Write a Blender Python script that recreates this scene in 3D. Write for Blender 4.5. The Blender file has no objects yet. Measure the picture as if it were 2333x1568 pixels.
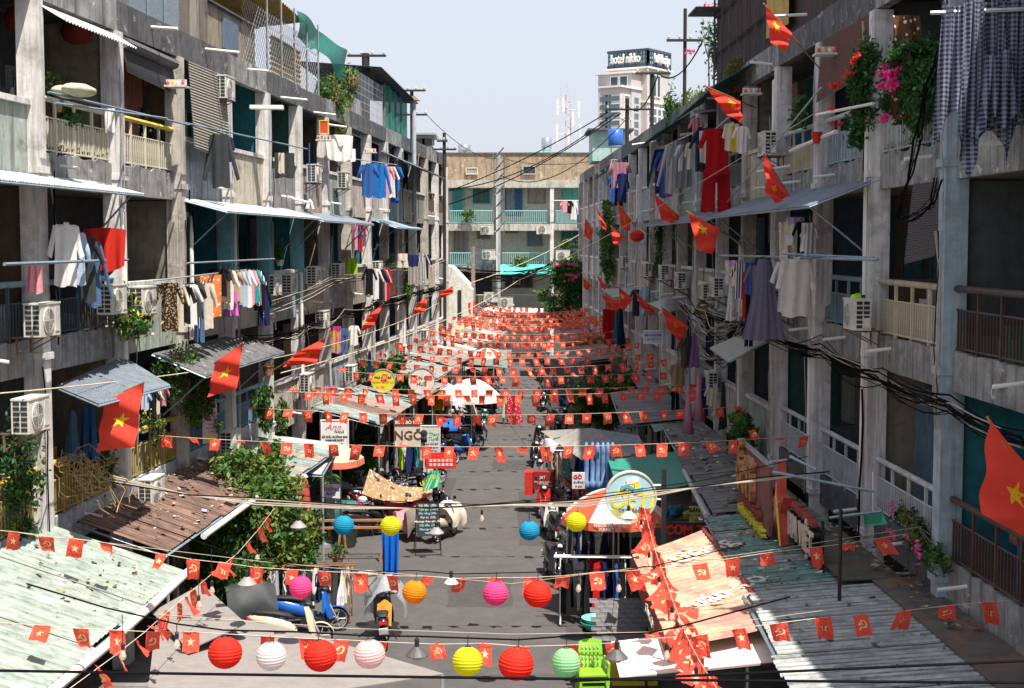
import bpy, math, random
from mathutils import Vector, Matrix
from math import sin, cos, pi, radians as R
rnd = random.Random(7)
SC = bpy.context.scene
COL = SC.collection
# ---------------------------------------------------------------- camera
E = 8.8; F = 3240.0; TH = math.atan(229 / F)
cam_d = bpy.data.cameras.new('camera'); cam_d.lens = 50; cam_d.sensor_width = 36
cam_d.clip_start = .1; cam_d.clip_end = 3000
cam = bpy.data.objects.new('camera', cam_d); COL.objects.link(cam)
cam.location = (0, 0, E); cam.rotation_euler = (pi / 2 - TH, 0, 0); SC.camera = cam
# ---------------------------------------------------------------- light
SUN = Vector((.26, -.38, 1)).normalized()
el = math.asin(SUN.z); az = math.atan2(SUN.x, SUN.y)
w = bpy.data.worlds.new('World'); SC.world = w; w.use_nodes = True
nt = w.node_tree; bg = nt.nodes['Background']
sky = nt.nodes.new('ShaderNodeTexSky'); sky.sky_type = 'NISHITA'; sky.sun_disc = False
sky.sun_elevation = el; sky.sun_rotation = az; sky.air_density = 1.0; sky.dust_density = 4.0; sky.ozone_density = 2.0
# a thin bright haze whitens the whole tropical sky evenly
hz = nt.nodes.new('ShaderNodeMixRGB'); hz.inputs[0].default_value = .8; hz.inputs[2].default_value = (3.9, 4.05, 4.55, 1)
nt.links.new(sky.outputs[0], hz.inputs[1]); nt.links.new(hz.outputs[0], bg.inputs[0]); bg.inputs[1].default_value = .11
sl = bpy.data.lights.new('sun', 'SUN'); sl.energy = 5; sl.angle = R(.5); sl.color = (1, .93, .83)
so = bpy.data.objects.new('sun', sl); COL.objects.link(so); so.rotation_euler = SUN.to_track_quat('Z', 'Y').to_euler(); so.location = (20, -20, 60)
vs = SC.view_settings; vs.view_transform = 'Standard'; vs.look = 'None'; vs.exposure = .95; vs.gamma = 1; vs.use_curve_mapping = False
SC.cycles.max_bounces = 5; SC.cycles.diffuse_bounces = 3; SC.cycles.transparent_max_bounces = 12
# ---------------------------------------------------------------- pixel rays -> places (a point of the 2333x1568 picture and a real plane)
CAM = Vector((0, 0, E))
FW = Vector((0, cos(TH), -sin(TH))); UP = Vector((0, sin(TH), cos(TH))); RT = Vector((1, 0, 0))
def ray(x, y): return FW * F + RT * (x - 1166.5) + UP * (784 - y)
def atY(x, y, Y): d = ray(x, y); return CAM + d * (Y / d.y)
def atZ(x, y, z): d = ray(x, y); return CAM + d * ((z - E) / d.z)
TL, TR_ = .0842, -.0242
XL0, XR0 = -10.5, 7.4
def XL(Y): return XL0 + TL * Y
def XR(Y): return XR0 + TR_ * Y
def LW(x, y, o=0.):
    d = ray(x, y); return CAM + d * ((XL0 + o) / (d.x - TL * d.y))
def RW(x, y, o=0.):
    d = ray(x, y); return CAM + d * ((XR0 - o) / (d.x - TR_ * d.y))
# ---------------------------------------------------------------- materials
MATS = {}
def mat(name, col, rough=.8, var=.12, scale=4., bump=.15, metal=0., streak=0., scol=(.05, .045, .04), trans=0., alpha=1., spec=.3, emit=0., stretch=None, rust=0., rcol=(.16, .06, .03), bscale=None, coat=0., peel=0.):
    if name in MATS: return MATS[name]
    m = bpy.data.materials.new(name); m.use_nodes = True; t = m.node_tree; N = t.nodes; L = t.links
    b = N['Principled BSDF']; out = N['Material Output']
    tc = N.new('ShaderNodeTexCoord'); n = N.new('ShaderNodeTexNoise'); n.inputs['Scale'].default_value = scale; n.inputs['Detail'].default_value = 6; n.inputs['Roughness'].default_value = .65
    src = tc.outputs['Object']
    if stretch:
        mp = N.new('ShaderNodeMapping'); mp.inputs['Scale'].default_value = stretch; L.new(src, mp.inputs[0]); src2 = mp.outputs[0]
    else: src2 = src
    L.new(src2, n.inputs['Vector'])
    r = N.new('ShaderNodeValToRGB'); r.color_ramp.elements[0].position = .3; r.color_ramp.elements[1].position = .72
    r.color_ramp.elements[0].color = tuple(max(0, c * (1 - 2.2 * var)) for c in col) + (1,)
    r.color_ramp.elements[1].color = tuple(min(1, c * (1 + var)) for c in col) + (1,)
    L.new(n.outputs[0], r.inputs[0]); colsock = r.outputs[0]
    def layer(scale3, lo, hi, c2, amt, prev, detail=5):
        mp = N.new('ShaderNodeMapping'); mp.inputs['Scale'].default_value = scale3; L.new(src, mp.inputs[0])
        q = N.new('ShaderNodeTexNoise'); q.inputs['Scale'].default_value = 1; q.inputs['Detail'].default_value = detail; q.inputs['Roughness'].default_value = .7; L.new(mp.outputs[0], q.inputs['Vector'])
        k = N.new('ShaderNodeMapRange'); k.inputs[1].default_value = lo; k.inputs[2].default_value = hi; k.inputs[3].default_value = 0; k.inputs[4].default_value = amt; L.new(q.outputs[0], k.inputs[0])
        x = N.new('ShaderNodeMixRGB'); L.new(k.outputs[0], x.inputs[0]); L.new(prev, x.inputs[1]); x.inputs[2].default_value = tuple(c2) + (1,); return x.outputs[0]
    if streak:
        colsock = layer((4.5, 4.5, .3), .5, .64, scol, streak * .75, colsock)
        colsock = layer((11, 11, .55), .54, .66, scol, streak * .5, colsock)
        colsock = layer((1.1, 1.1, 1.5), .53, .68, scol, streak * .8, colsock)
    if peel: colsock = layer((2.3, 2.3, 2.9), .60, .625, (.62, .60, .56), peel, colsock, 9)
    if rust: colsock = layer((.9, .9, .9), .48, .62, rcol, rust, colsock)
    L.new(colsock, b.inputs['Base Color'])
    b.inputs['Roughness'].default_value = rough; b.inputs['Metallic'].default_value = metal; b.inputs['Specular IOR Level'].default_value = spec
    if coat: b.inputs['Coat Weight'].default_value = coat
    if bump:
        bn = N.new('ShaderNodeTexNoise'); bn.inputs['Scale'].default_value = bscale or scale * 5; bn.inputs['Detail'].default_value = 4; L.new(src2, bn.inputs['Vector'])
        bp = N.new('ShaderNodeBump'); bp.inputs['Strength'].default_value = bump; bp.inputs['Distance'].default_value = .03; L.new(bn.outputs[0], bp.inputs['Height']); L.new(bp.outputs[0], b.inputs['Normal'])
    if emit: b.inputs['Emission Color'].default_value = tuple(col) + (1,); b.inputs['Emission Strength'].default_value = emit
    if trans:
        tb = N.new('ShaderNodeBsdfTranslucent'); L.new(colsock, tb.inputs[0]); mx = N.new('ShaderNodeMixShader'); mx.inputs[0].default_value = trans
        L.new(b.outputs[0], mx.inputs[1]); L.new(tb.outputs[0], mx.inputs[2]); L.new(mx.outputs[0], out.inputs[0])
    if alpha < 1: b.inputs['Alpha'].default_value = alpha
    MATS[name] = m; return m
def cm(name, col, **k): return mat(name, col, **k)
def cloth(col, pat=None):
    """fabric of one colour, or with a woven/printed pattern"""
    key = 'fabric_' + '_'.join('%02d' % int(c * 99) for c in col) + (pat or '')
    if key in MATS: return MATS[key]
    m = mat(key, col, rough=.95, var=.06, scale=6, bump=.25, trans=.18, spec=.1, bscale=9)
    if pat:
        t = m.node_tree; N = t.nodes; L = t.links; b = N['Principled BSDF']; tc = N['Texture Coordinate']
        prev = b.inputs['Base Color'].links[0].from_socket
        x = N.new('ShaderNodeMixRGB'); L.new(prev, x.inputs[1])
        if pat == 'leopard':
            v = N.new('ShaderNodeTexVoronoi'); v.inputs['Scale'].default_value = 22; L.new(tc.outputs['Object'], v.inputs['Vector'])
            g = N.new('ShaderNodeMapRange'); g.inputs[1].default_value = .35; g.inputs[2].default_value = .42; L.new(v.outputs['Distance'], g.inputs[0]); L.new(g.outputs[0], x.inputs[0]); x.inputs[2].default_value = (.04, .025, .015, 1)
        elif pat == 'floral':
            v = N.new('ShaderNodeTexVoronoi'); v.inputs['Scale'].default_value = 9; L.new(tc.outputs['Object'], v.inputs['Vector'])
            g = N.new('ShaderNodeMapRange'); g.inputs[1].default_value = .3; g.inputs[2].default_value = .2; L.new(v.outputs['Distance'], g.inputs[0]); L.new(g.outputs[0], x.inputs[0]); x.inputs[2].default_value = (.8, .75, .68, 1)
        elif pat == 'print':
            v = N.new('ShaderNodeTexVoronoi'); v.inputs['Scale'].default_value = 5; L.new(tc.outputs['Object'], v.inputs['Vector'])
            hs = N.new('ShaderNodeHueSaturation'); hs.inputs['Saturation'].default_value = .9; L.new(v.outputs['Color'], hs.inputs['Color']); x.inputs[0].default_value = .4; L.new(hs.outputs[0], x.inputs[2])
        elif pat in ('check', 'stripe'):
            s = N.new('ShaderNodeSeparateXYZ'); L.new(tc.outputs['Object'], s.inputs[0])
            def band(sock, f):
                a = N.new('ShaderNodeMath'); a.operation = 'MULTIPLY'; a.inputs[1].default_value = f; L.new(sock, a.inputs[0])
                c = N.new('ShaderNodeMath'); c.operation = 'FRACT'; L.new(a.outputs[0], c.inputs[0])
                d = N.new('ShaderNodeMath'); d.operation = 'GREATER_THAN'; d.inputs[1].default_value = .5; L.new(c.outputs[0], d.inputs[0]); return d.outputs[0]
            h = band(s.outputs[0], 16)
            if pat == 'check':
                g = N.new('ShaderNodeMath'); g.operation = 'ADD'; L.new(h, g.inputs[0]); L.new(band(s.outputs[2], 16), g.inputs[1])
                q = N.new('ShaderNodeMath'); q.operation = 'MULTIPLY'; q.inputs[1].default_value = .46; L.new(g.outputs[0], q.inputs[0]); h = q.outputs[0]
            L.new(h, x.inputs[0]); x.inputs[2].default_value = (.01, .012, .025, 1) if pat == 'check' else (.03, .04, .1, 1)
        L.new(x.outputs[0], b.inputs['Base Color'])
        for nn in N:
            if nn.type == 'BSDF_TRANSLUCENT': L.new(x.outputs[0], nn.inputs[0])
    return m
# ---------------------------------------------------------------- mesh builder
class MB:
    def __init__(s): s.v = []; s.f = []; s.m = []; s.cur = 0; s.mats = []; s.smooth = False
    def use(s, m):
        if m not in s.mats: s.mats.append(m)
        s.cur = s.mats.index(m); return s
    def add(s, vs_, fs):
        o = len(s.v); s.v += [tuple(p) for p in vs_]; s.f += [tuple(i + o for i in f) for f in fs]; s.m += [s.cur] * len(fs); return s
    def box(s, c, d, rot=None, taper=1.):
        x, y, z = (q / 2 for q in d); P = []
        for k in (-1, 1):
            t = taper if k > 0 else 1.
            for a, b in ((-1, -1), (1, -1), (1, 1), (-1, 1)): P.append(Vector((a * x * t, b * y * t, k * z)))
        if rot is not None:
            if not isinstance(rot, Matrix): rot = Matrix.Rotation(rot, 3, 'Z')
            P = [rot @ p for p in P]
        c = Vector(c); P = [p + c for p in P]
        return s.add(P, [(3, 2, 1, 0), (4, 5, 6, 7), (0, 1, 5, 4), (1, 2, 6, 5), (2, 3, 7, 6), (3, 0, 4, 7)])
    def b2(s, lo, hi):  # box by corners
        return s.box([(a + b) / 2 for a, b in zip(lo, hi)], [abs(b - a) for a, b in zip(lo, hi)])
    def path(s, pts, r, n=6, cap=True, r2=None):
        pts = [Vector(p) for p in pts]; K = len(pts); V = []; Fc = []
        for i, p in enumerate(pts):
            t = (pts[min(i + 1, K - 1)] - pts[max(i - 1, 0)]); t = t.normalized() if t.length > 1e-9 else Vector((0, 0, 1))
            a = t.orthogonal().normalized() if abs(t.z) > .95 else Vector((0, 0, 1)).cross(t).normalized()
            b = t.cross(a); rr = r[i] if isinstance(r, (list, tuple)) else (r if r2 is None else r + (r2 - r) * i / max(1, K - 1))
            for j in range(n):
                q = 2 * pi * j / n; V.append(p + a * (rr * cos(q)) + b * (rr * sin(q)))
        for i in range(K - 1):
            for j in range(n):
                k = (j + 1) % n; Fc.append((i * n + j, i * n + k, (i + 1) * n + k, (i + 1) * n + j))
        if cap: Fc.append(tuple(range(n - 1, -1, -1))); Fc.append(tuple((K - 1) * n + j for j in range(n)))
        return s.add(V, Fc)
    def lathe(s, c, prof, n=12, axis='z', ang=2 * pi, wob=None, caps=True):
        c = Vector(c); V = []; Fc = []; K = len(prof)
        for i, (r, h) in enumerate(prof):
            for j in range(n):
                q = ang * j / n; rr = r * (wob(q) if wob else 1)
                p = Vector((rr * cos(q), rr * sin(q), h))
                if axis == 'x': p = Vector((p.z, p.x, p.y))
                elif axis == 'y': p = Vector((p.x, p.z, p.y))
                V.append(c + p)
        for i in range(K - 1):
            for j in range(n):
                k = (j + 1) % n; Fc.append((i * n + j, i * n + k, (i + 1) * n + k, (i + 1) * n + j))
        if caps and prof[0][0] > 1e-6: Fc.append(tuple(range(n - 1, -1, -1)))
        if caps and prof[-1][0] > 1e-6: Fc.append(tuple((K - 1) * n + j for j in range(n)))
        return s.add(V, Fc)
    def grid(s, fn, nu, nv, thick=None):
        V = [Vector(fn(i / nu, j / nv)) for j in range(nv + 1) for i in range(nu + 1)]
        Fc = [(j * (nu + 1) + i, j * (nu + 1) + i + 1, (j + 1) * (nu + 1) + i + 1, (j + 1) * (nu + 1) + i) for j in range(nv) for i in range(nu)]
        s.add(V, Fc)
        if thick:
            t = Vector(thick); s.add([p + t for p in V], [tuple(reversed(f)) for f in Fc])
            W = nu + 1; ed = [i for i in range(nu + 1)] + [j * W + nu for j in range(1, nv + 1)] + [nv * W + i for i in range(nu - 1, -1, -1)] + [j * W for j in range(nv - 1, 0, -1)]
            P = [V[i] for i in ed]; n = len(P)
            s.add(P + [p + t for p in P], [(i, i + n, (i + 1) % n + n, (i + 1) % n) for i in range(n)])
        return s
    def poly(s, pts): return s.add(pts, [tuple(range(len(pts)))])
    def prism(s, pts2, y0, y1, map=lambda x, y, z: (x, y, z)):
        """outline in xz, thickness along y"""
        n = len(pts2); V = [map(x, y0, z) for x, z in pts2] + [map(x, y1, z) for x, z in pts2]
        return s.add(V, [tuple(range(n)), tuple(range(2 * n - 1, n - 1, -1))] + [(i, (i + 1) % n, (i + 1) % n + n, i + n)[::-1] for i in range(n)])
    def mesh(s, name, m=None):
        me = bpy.data.meshes.new(name); me.from_pydata(s.v, [], s.f)
        ml = s.mats or ([m] if not isinstance(m, (list, tuple)) else list(m))
        for x in ml: me.materials.append(x)
        if len(ml) > 1: me.polygons.foreach_set('material_index', s.m)
        if s.smooth: me.polygons.foreach_set('use_smooth', [True] * len(s.f))
        me.update(); return me
def tag(o, label=None, cat=None, group=None, kind=None):
    if label: o['label'] = label
    if cat: o['category'] = cat
    if cat and not kind: kind = 'thing'
    if group: o['group'] = group
    if kind: o['kind'] = kind
    return o
def thing(name, label, cat, loc=(0, 0, 0), rz=0., group=None, sc=1.):
    o = bpy.data.objects.new(name, None); COL.objects.link(o); o.location = loc
    o.rotation_euler = (0, 0, rz) if not isinstance(rz, (tuple, list)) else rz
    o.scale = (sc, sc, sc); o.empty_display_size = .1
    return tag(o, label, cat, group)
def part(name, mb, m=None, parent=None, loc=None, rz=0., label=None, kind=None, smooth=None):
    me = mb if isinstance(mb, bpy.types.Mesh) else None
    if me is None:
        if smooth: mb.smooth = True
        me = mb.mesh(name, m)
    o = bpy.data.objects.new(name, me); COL.objects.link(o); o.parent = parent
    if loc is not None: o.location = loc
    if rz: o.rotation_euler = (0, 0, rz) if not isinstance(rz, (tuple, list)) else rz
    return tag(o, label, None, None, kind)
def single(name, mb, m, label, cat, loc=(0, 0, 0), rz=0., group=None, kind=None, smooth=None):
    o = part(name, mb, m, None, loc, rz, smooth=smooth); return tag(o, label, cat, group, kind)
def kids(o): return [c for c in o.children]
def dup(o, loc=None, rz=None, label=None, parent=None, sc=None):
    c = o.copy(); COL.objects.link(c); c.parent = parent
    for ch in kids(o):
        d = dup(ch, parent=c)
    if loc is not None: c.location = loc
    if rz is not None: c.rotation_euler = (0, 0, rz) if not isinstance(rz, (tuple, list)) else rz
    if label: c['label'] = label
    if sc: c.scale = (sc, sc, sc)
    return c
ORD = 'first second third fourth fifth sixth seventh eighth ninth tenth eleventh twelfth thirteenth fourteenth fifteenth sixteenth seventeenth eighteenth nineteenth twentieth'.split()
ORD += ['twenty-' + o for o in ORD[:9]] + ['thirtieth'] + ['thirty-' + o for o in ORD[:9]]
def sag(a, b, d, n=14, jit=0.):
    a = Vector(a); b = Vector(b); P = []
    for i in range(n + 1):
        t = i / n; p = a.lerp(b, t); p.z -= d * 4 * t * (1 - t)
        if jit and 0 < i < n: p += Vector((rnd.uniform(-jit, jit), rnd.uniform(-jit, jit), rnd.uniform(-jit, jit)))
        P.append(p)
    return P
_txt = {}
def text(s, size, m, parent, loc, rot, name='lettering', ext=.004, bold=0., sx=1., shear=0.):
    c = bpy.data.curves.new(name, 'FONT'); c.body = s; c.size = size; c.extrude = ext; c.offset = bold; c.align_x = 'CENTER'; c.align_y = 'CENTER'; c.resolution_u = 2; c.shear = shear
    o = bpy.data.objects.new('tmp', c); COL.objects.link(o); dg = bpy.context.evaluated_depsgraph_get()
    me = bpy.data.meshes.new_from_object(o.evaluated_get(dg)); bpy.data.objects.remove(o)
    me.materials.clear(); me.materials.append(m); me.name = name
    q = bpy.data.objects.new(name, me); COL.objects.link(q); q.parent = parent; q.location = loc; q.rotation_euler = rot; q.scale = (sx, 1, 1); return q
# common materials
plaster_w = mat('whitewash', (.66, .64, .63), streak=.75, scol=(.17, .16, .15), peel=.3, var=.1, scale=2.5)
plaster_b = mat('aged_beige_plaster', (.50, .46, .41), streak=.9, scol=(.10, .09, .08), var=.13, scale=2, peel=.5)
plaster_g = mat('aged_grey_plaster', (.27, .265, .26), streak=.9, scol=(.07, .07, .07), var=.16, scale=2, peel=.5)
slabm = mat('mouldy_concrete', (.30, .30, .295), streak=1., scol=(.05, .05, .052), var=.2, scale=3, peel=.6)
darkc = mat('dark_concrete', (.12, .12, .125), streak=.8, peel=.3, scol=(.03, .03, .03), var=.2)
steel = mat('galvanised_steel', (.42, .44, .46), rough=.45, metal=.4, var=.12, bump=.05)
steelb = mat('blue_grey_angle_iron', (.22, .30, .36), rough=.5, metal=.3, bump=.05)
blackm = mat('black_metal', (.02, .02, .022), rough=.5, bump=0)
blackr = mat('black_rubber', (.018, .018, .02), rough=.7, bump=.05)
wire_m = mat('black_cable', (.006, .006, .007), rough=.95, bump=0, spec=.05)
wire_w = mat('pale_cable', (.40, .35, .28), rough=.7, bump=0)
rope_m = mat('pale_cord', (.5, .42, .32), rough=.9, bump=0)
whitep = mat('white_plastic', (.72, .71, .68), rough=.4, var=.05, bump=.02)
acm = mat('aged_white_casing', (.60, .59, .54), rough=.5, var=.1, streak=.25, scol=(.3, .26, .2), bump=.03)
creamp = mat('cream_paint', (.62, .57, .42), rough=.6, var=.12, streak=.3, scol=(.2, .12, .06), bump=.08)
brownm = mat('brown_paint', (.055, .035, .03), rough=.5, bump=.06)
wood = mat('brown_wood', (.22, .11, .055), rough=.7, var=.25, stretch=(8, 8, 1))
woodd = mat('grey_wood', (.16, .13, .10), rough=.8, var=.3, stretch=(8, 8, 1))
glassd = mat('dark_glass', (.03, .035, .04), rough=.12, bump=0, spec=.5)
# ================================================================ ground
g = MB(); g.grid(lambda u, v: (-300 + 600 * u, -60 + 700 * v, -.02), 4, 4)
asph = mat('street_asphalt', (.088, .082, .082), rough=.9, var=.10, scale=1.2, bump=.35, bscale=45, streak=.5, scol=(.055, .05, .05), rust=.5, rcol=(.062, .058, .06))
single('ground', g, mat('bare_ground', (.2, .18, .16)), None, None, kind='structure')
g = MB(); g.grid(lambda u, v: ((XL(v * 100 + 12) + .3) * (1 - u) + (XR(v * 100 + 12) - .3) * u, v * 100 + 12, 0.), 6, 12)
single('street', g, asph, None, None, kind='structure')
for side in (0, 1):
    g = MB(); gy = [12, 112]
    X = (lambda Y: XL(Y) + .1) if side == 0 else (lambda Y: XR(Y) - .1); s_ = 1 if side == 0 else -1
    g.add([(X(12), 12, 0), (X(12) + s_ * 1.1, 12, 0), (X(108) + s_ * 1.1, 108, 0), (X(108), 108, 0), (X(12), 12, .12), (X(12) + s_ * 1.1, 12, .12), (X(108) + s_ * 1.1, 108, .12), (X(108), 108, .12)],
          [(4, 5, 6, 7), (0, 1, 5, 4), (1, 2, 6, 5), (2, 3, 7, 6), (3, 0, 4, 7)])
    single('pavement', g, mat('pavement_concrete', (.2, .19, .18), var=.2, scale=2), None, None, kind='structure')
# ================================================================ long apartment rows
ZB = {1: 3.2, 2: 6.5, 3: 9.8}; ZR = 13.07
doorcols = [(.05, .13, .12), (.10, .07, .05), (.16, .18, .17), (.04, .09, .08), (.20, .16, .12), (.07, .08, .10), (.03, .12, .14)]
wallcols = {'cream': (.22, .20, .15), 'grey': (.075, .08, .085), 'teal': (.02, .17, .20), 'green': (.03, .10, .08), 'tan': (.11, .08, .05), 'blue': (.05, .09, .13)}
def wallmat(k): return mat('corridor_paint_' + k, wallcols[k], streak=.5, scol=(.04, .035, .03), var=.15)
def doormat(i): return mat('door_paint_%d' % i, doorcols[i], rough=.5, var=.15, bump=.08)
def railmat(c): return mat('rail_paint_%02d_%02d_%02d' % tuple(int(q * 99) for q in c), c, rough=.55, var=.12, streak=.35, scol=(.12, .07, .04), bump=.08)
PV = [plaster_b, plaster_g, plaster_b] + [mat('aged_plaster_' + n_, c_, streak=.9, scol=(.09, .085, .08), var=.13, scale=2, peel=.5) for n_, c_ in (('cream', (.54, .49, .39)), ('green', (.36, .42, .38)), ('blue', (.34, .40, .44)), ('brown', (.36, .31, .26)))]
class Row:
    def __init__(s, side, Y0, bay, k0, k1, label):
        s.side = side; s.sg = -1 if side == 'L' else 1
        X = XL if side == 'L' else XR; t = TL if side == 'L' else TR_
        s.ang = math.atan2(1, t); s.Y0 = Y0; s.bay = bay * math.sqrt(1 + t * t); s.k0 = k0; s.k1 = k1
        s.root = thing('apartment_building', label, 'building', (X(Y0), Y0, 0), s.ang)
        s.nbal = 0; s.protos = {}
        s.ys = s.sg  # outward in local y
    def P(s, name, mb, m, parent=None, **k): return part(name, mb, m, parent or s.root, **k)
    def bx(s, mb, x0, x1, o0, o1, z0, z1): return mb.b2((x0, min(s.ys * o0, s.ys * o1), z0), (x1, max(s.ys * o0, s.ys * o1), z1))
    def structure(s, m_up, m_pil, pilmats={}):
        x0 = s.k0 * s.bay; x1 = s.k1 * s.bay
        m = MB(); s.bx(m, x0, x1, -9.5, -1.62, 0, 13.3); s.P('wall', m, plaster_g)
        for f, z in ZB.items():
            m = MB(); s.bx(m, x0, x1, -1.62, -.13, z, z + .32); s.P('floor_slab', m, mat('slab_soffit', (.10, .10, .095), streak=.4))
        m = MB(); s.bx(m, x0, x1, -9.6, -.02, 13.3, 13.5); s.P('roof', m, darkc)
        for k in range(s.k0, s.k1):
            m = MB(); s.bx(m, k * s.bay + .006, (k + 1) * s.bay - .006, -.10, .10, ZR + rnd.uniform(-.02, .02), 13.68 + rnd.uniform(-.02, .03)); s.P('roof_beam', m, darkc if k % 3 else slabm)
        for k in range(s.k0, s.k1 + 1):
            m = MB(); x = k * s.bay; ww = .17
            m.box((x, s.ys * -.02, 6.53), (ww * 2, .36, 13.06)); 
            # patched bands and a ledge at every floor
            for f, z in ZB.items(): m.box((x, s.ys * -.0, z + .3 + rnd.uniform(-.1, .1)), (ww * 2 + .05, .42, .12))
            s.P('pillar', m, pilmats.get(k, plaster_w if (k * 7) % 5 < m_pil else plaster_b))
    def solid(s, f, k, m=None, top=1.5, capm=None):
        z = ZB[f]; x0 = k * s.bay + .175; x1 = (k + 1) * s.bay - .175; mm = PV[(k * 5 + f * 3) % len(PV)] if m in (None, plaster_b, plaster_g) else m
        n = 4; w_ = (x1 - x0) / n
        for i in range(n):  # cast panels with open joints between them
            p = MB(); s.bx(p, x0 + i * w_ + .012, x0 + (i + 1) * w_ - .012, -.12, -.0 - .012 * ((i * 3 + k) % 3), z, z + top - .1); s.P('parapet_panel', p, mm)
        p = MB(); s.bx(p, x0 - .01, x1 + .01, -.15, .05, z + top - .1, z + top); s.P('parapet_cap', p, capm or plaster_w)
    def upstand(s, f, k, m=None, h=.62):
        z = ZB[f]; x0 = k * s.bay + .171; x1 = (k + 1) * s.bay - .171
        p = MB(); n = 16
        def top(u): return z + h + (.03 * sin(u * 40 + k) + .03 * sin(u * 17 + 2 * k)) * (1 if f == 3 else .5)
        ya, yb = s.ys * -.13, 0.
        for i in range(n):
            a = x0 + (x1 - x0) * i / n; b = x0 + (x1 - x0) * (i + 1) / n; ta, tb = top(i / n), top((i + 1) / n)
            V = [(a, ya, z), (b, ya, z), (b, yb, z), (a, yb, z), (a, ya, ta), (b, ya, tb), (b, yb, tb), (a, yb, ta)]
            if s.ys > 0: p.add(V, [(3, 2, 1, 0), (4, 5, 6, 7), (2, 3, 7, 6), (0, 1, 5, 4)])
            else: p.add(V, [(0, 1, 2, 3), (7, 6, 5, 4), (6, 7, 3, 2), (4, 5, 1, 0)])
        p.add([(x0, ya, z), (x0, yb, z), (x0, yb, z + h), (x0, ya, z + h), (x1, ya, z), (x1, yb, z), (x1, yb, z + h), (x1, ya, z + h)], [(0, 1, 2, 3), (7, 6, 5, 4)])
        s.P('balcony_edge', p, m or slabm)
    def railing(s, f, k, col, topcol=None, style='bar', up=True, upm=None, rest=None):
        if up: s.upstand(f, k, upm)
        z = ZB[f]; x0 = k * s.bay + .19; x1 = (k + 1) * s.bay - .19; L = x1 - x0
        m = railmat(col); tm = railmat(topcol) if topcol else m; y = s.ys * -.05
        r = MB().use(m); r.path([(x0, y, z + 1.27), (x1, y, z + 1.27)], .018, 5); r.path([(x0, y, z + .68), (x1, y, z + .68)], .02, 5)
        for i in range(1, 4): r.box((x0 + L * i / 4, y, z + 1.1), (.05, .05, .98))
        r.use(tm).path([(x0 - .05, y, z + 1.6), (x1 + .05, y, z + 1.6)], .055, 8)
        n = int(L / .125); key = ('bal', style, col)
        ind = s.nbal + n <= 290
        rp = s.P('railing', r, m)
        if key not in s.protos:
            a = MB(); a.box((0, 0, 0), (.026, .026, .58)); b = MB(); b.box((0, 0, 0), (.026, .026, .58)); b.box((0, 0, 0.02), (.072, .034, .42))
            s.protos[key] = (a.mesh('baluster', m), b.mesh('baluster', m))
        if ind:
            s.nbal += n
            for i in range(n):
                me = s.protos[key][1 if style == 'slat' and i % 2 else 0]
                part('baluster', me, None, rp, loc=(x0 + L * (i + .5) / n, y, z + .975 + (rnd.uniform(-.04, .04) if style == 'slat' else 0)))
        else:
            q = MB()
            for i in range(n): q.box((x0 + L * (i + .5) / n, y, z + .975), (.026 if style == 'bar' or i % 2 else .07, .026, .58))
            part('baluster_row', q, m, rp, kind='stuff')
    def back(s, f, k, wallk, style, di):
        """corridor wall of one flat with its door, shutter or window"""
        z = (ZB[f] + .32) if f else .12; H = 2.95 if f < 3 else 3.1
        if f == 0: H = 2.9
        x0 = k * s.bay; x1 = x0 + s.bay; o = -1.56
        m = MB(); s.bx(m, x0 + .05, x1 - .05, -1.62, o, z, z + H); w_ = s.P('wall', m, wallmat(wallk))
        # party wall between neighbours
        m = MB(); s.bx(m, x0 - .05, x0 + .05, -1.62, -.22, z, z + H * (1 if (k + f) % 3 else .45)); s.P('party_wall', m, wallmat(wallk))
        dm = doormat(di); fr = mat('window_frame_paint', (.30, .31, .29), rough=.6)
        def frame(xa, xb, za, zb, mm, name, n=2, slats=False, grille=False):
            p = MB(); t = .06
            for (a, b, c, d) in ((xa, xb, zb - t, zb), (xa, xb, za, za + t), (xa, xa + t, za + t, zb - t), (xb - t, xb, za + t, zb - t)): s.bx(p, a, b, o, o + .09, c, d)
            fo = s.P(name, p, mm)
            for i in range(n):
                a = xa + t + (xb - xa - 2 * t) * i / n; b = xa + t + (xb - xa - 2 * t) * (i + 1) / n
                q = MB()
                if slats:
                    s.bx(q, a + .01, b - .01, o + .02, o + .05, za + t, zb - t); nn = 9
                    for j in range(nn):
                        zc = za + t + (zb - za - 2 * t) * (j + .5) / nn; s.bx(q, a + .07, b - .07, o + .05, o + .075, zc - .045, zc + .02)
                    part('shutter', q, mm, fo)
                else:
                    s.bx(q, a + .01, b - .01, o + .02, o + .035, za + t, zb - t); part('pane', q, glassd, fo)
            if grille:
                q = MB()
                for i in range(9): a = xa + (xb - xa) * (i + .5) / 9; s.bx(q, a - .01, a + .01, o + .1, o + .12, za, zb)
                for i in range(3): c = za + (zb - za) * (i + .5) / 3; s.bx(q, xa, xb, o + .12, o + .135, c - .01, c + .01)
                part('grille', q, mm, fo)
        if style == 0:
            frame(x0 + .5, x0 + 1.4, z, z + 2.2, dm, 'door', 1, slats=True); frame(x0 + 2., x0 + 3.3, z + .9, z + 2.2, dm, 'window', 2, slats=True)
        elif style == 1:   # folding steel gate
            p = MB(); xa, xb = x0 + .7, x0 + 2.6
            for i in range(14):
                a = xa + (xb - xa) * i / 14; s.bx(p, a, a + .05, o, o + .05 + .04 * (i % 2), z, z + 2.35)
            s.bx(p, xa, xb, o, o + .03, z, z + 2.35); s.P('folding_gate', p, dm); frame(x0 + 2.9, x0 + 3.7, z + 1., z + 2.1, fr, 'window', 1, grille=True)
        elif style == 2:
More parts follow.
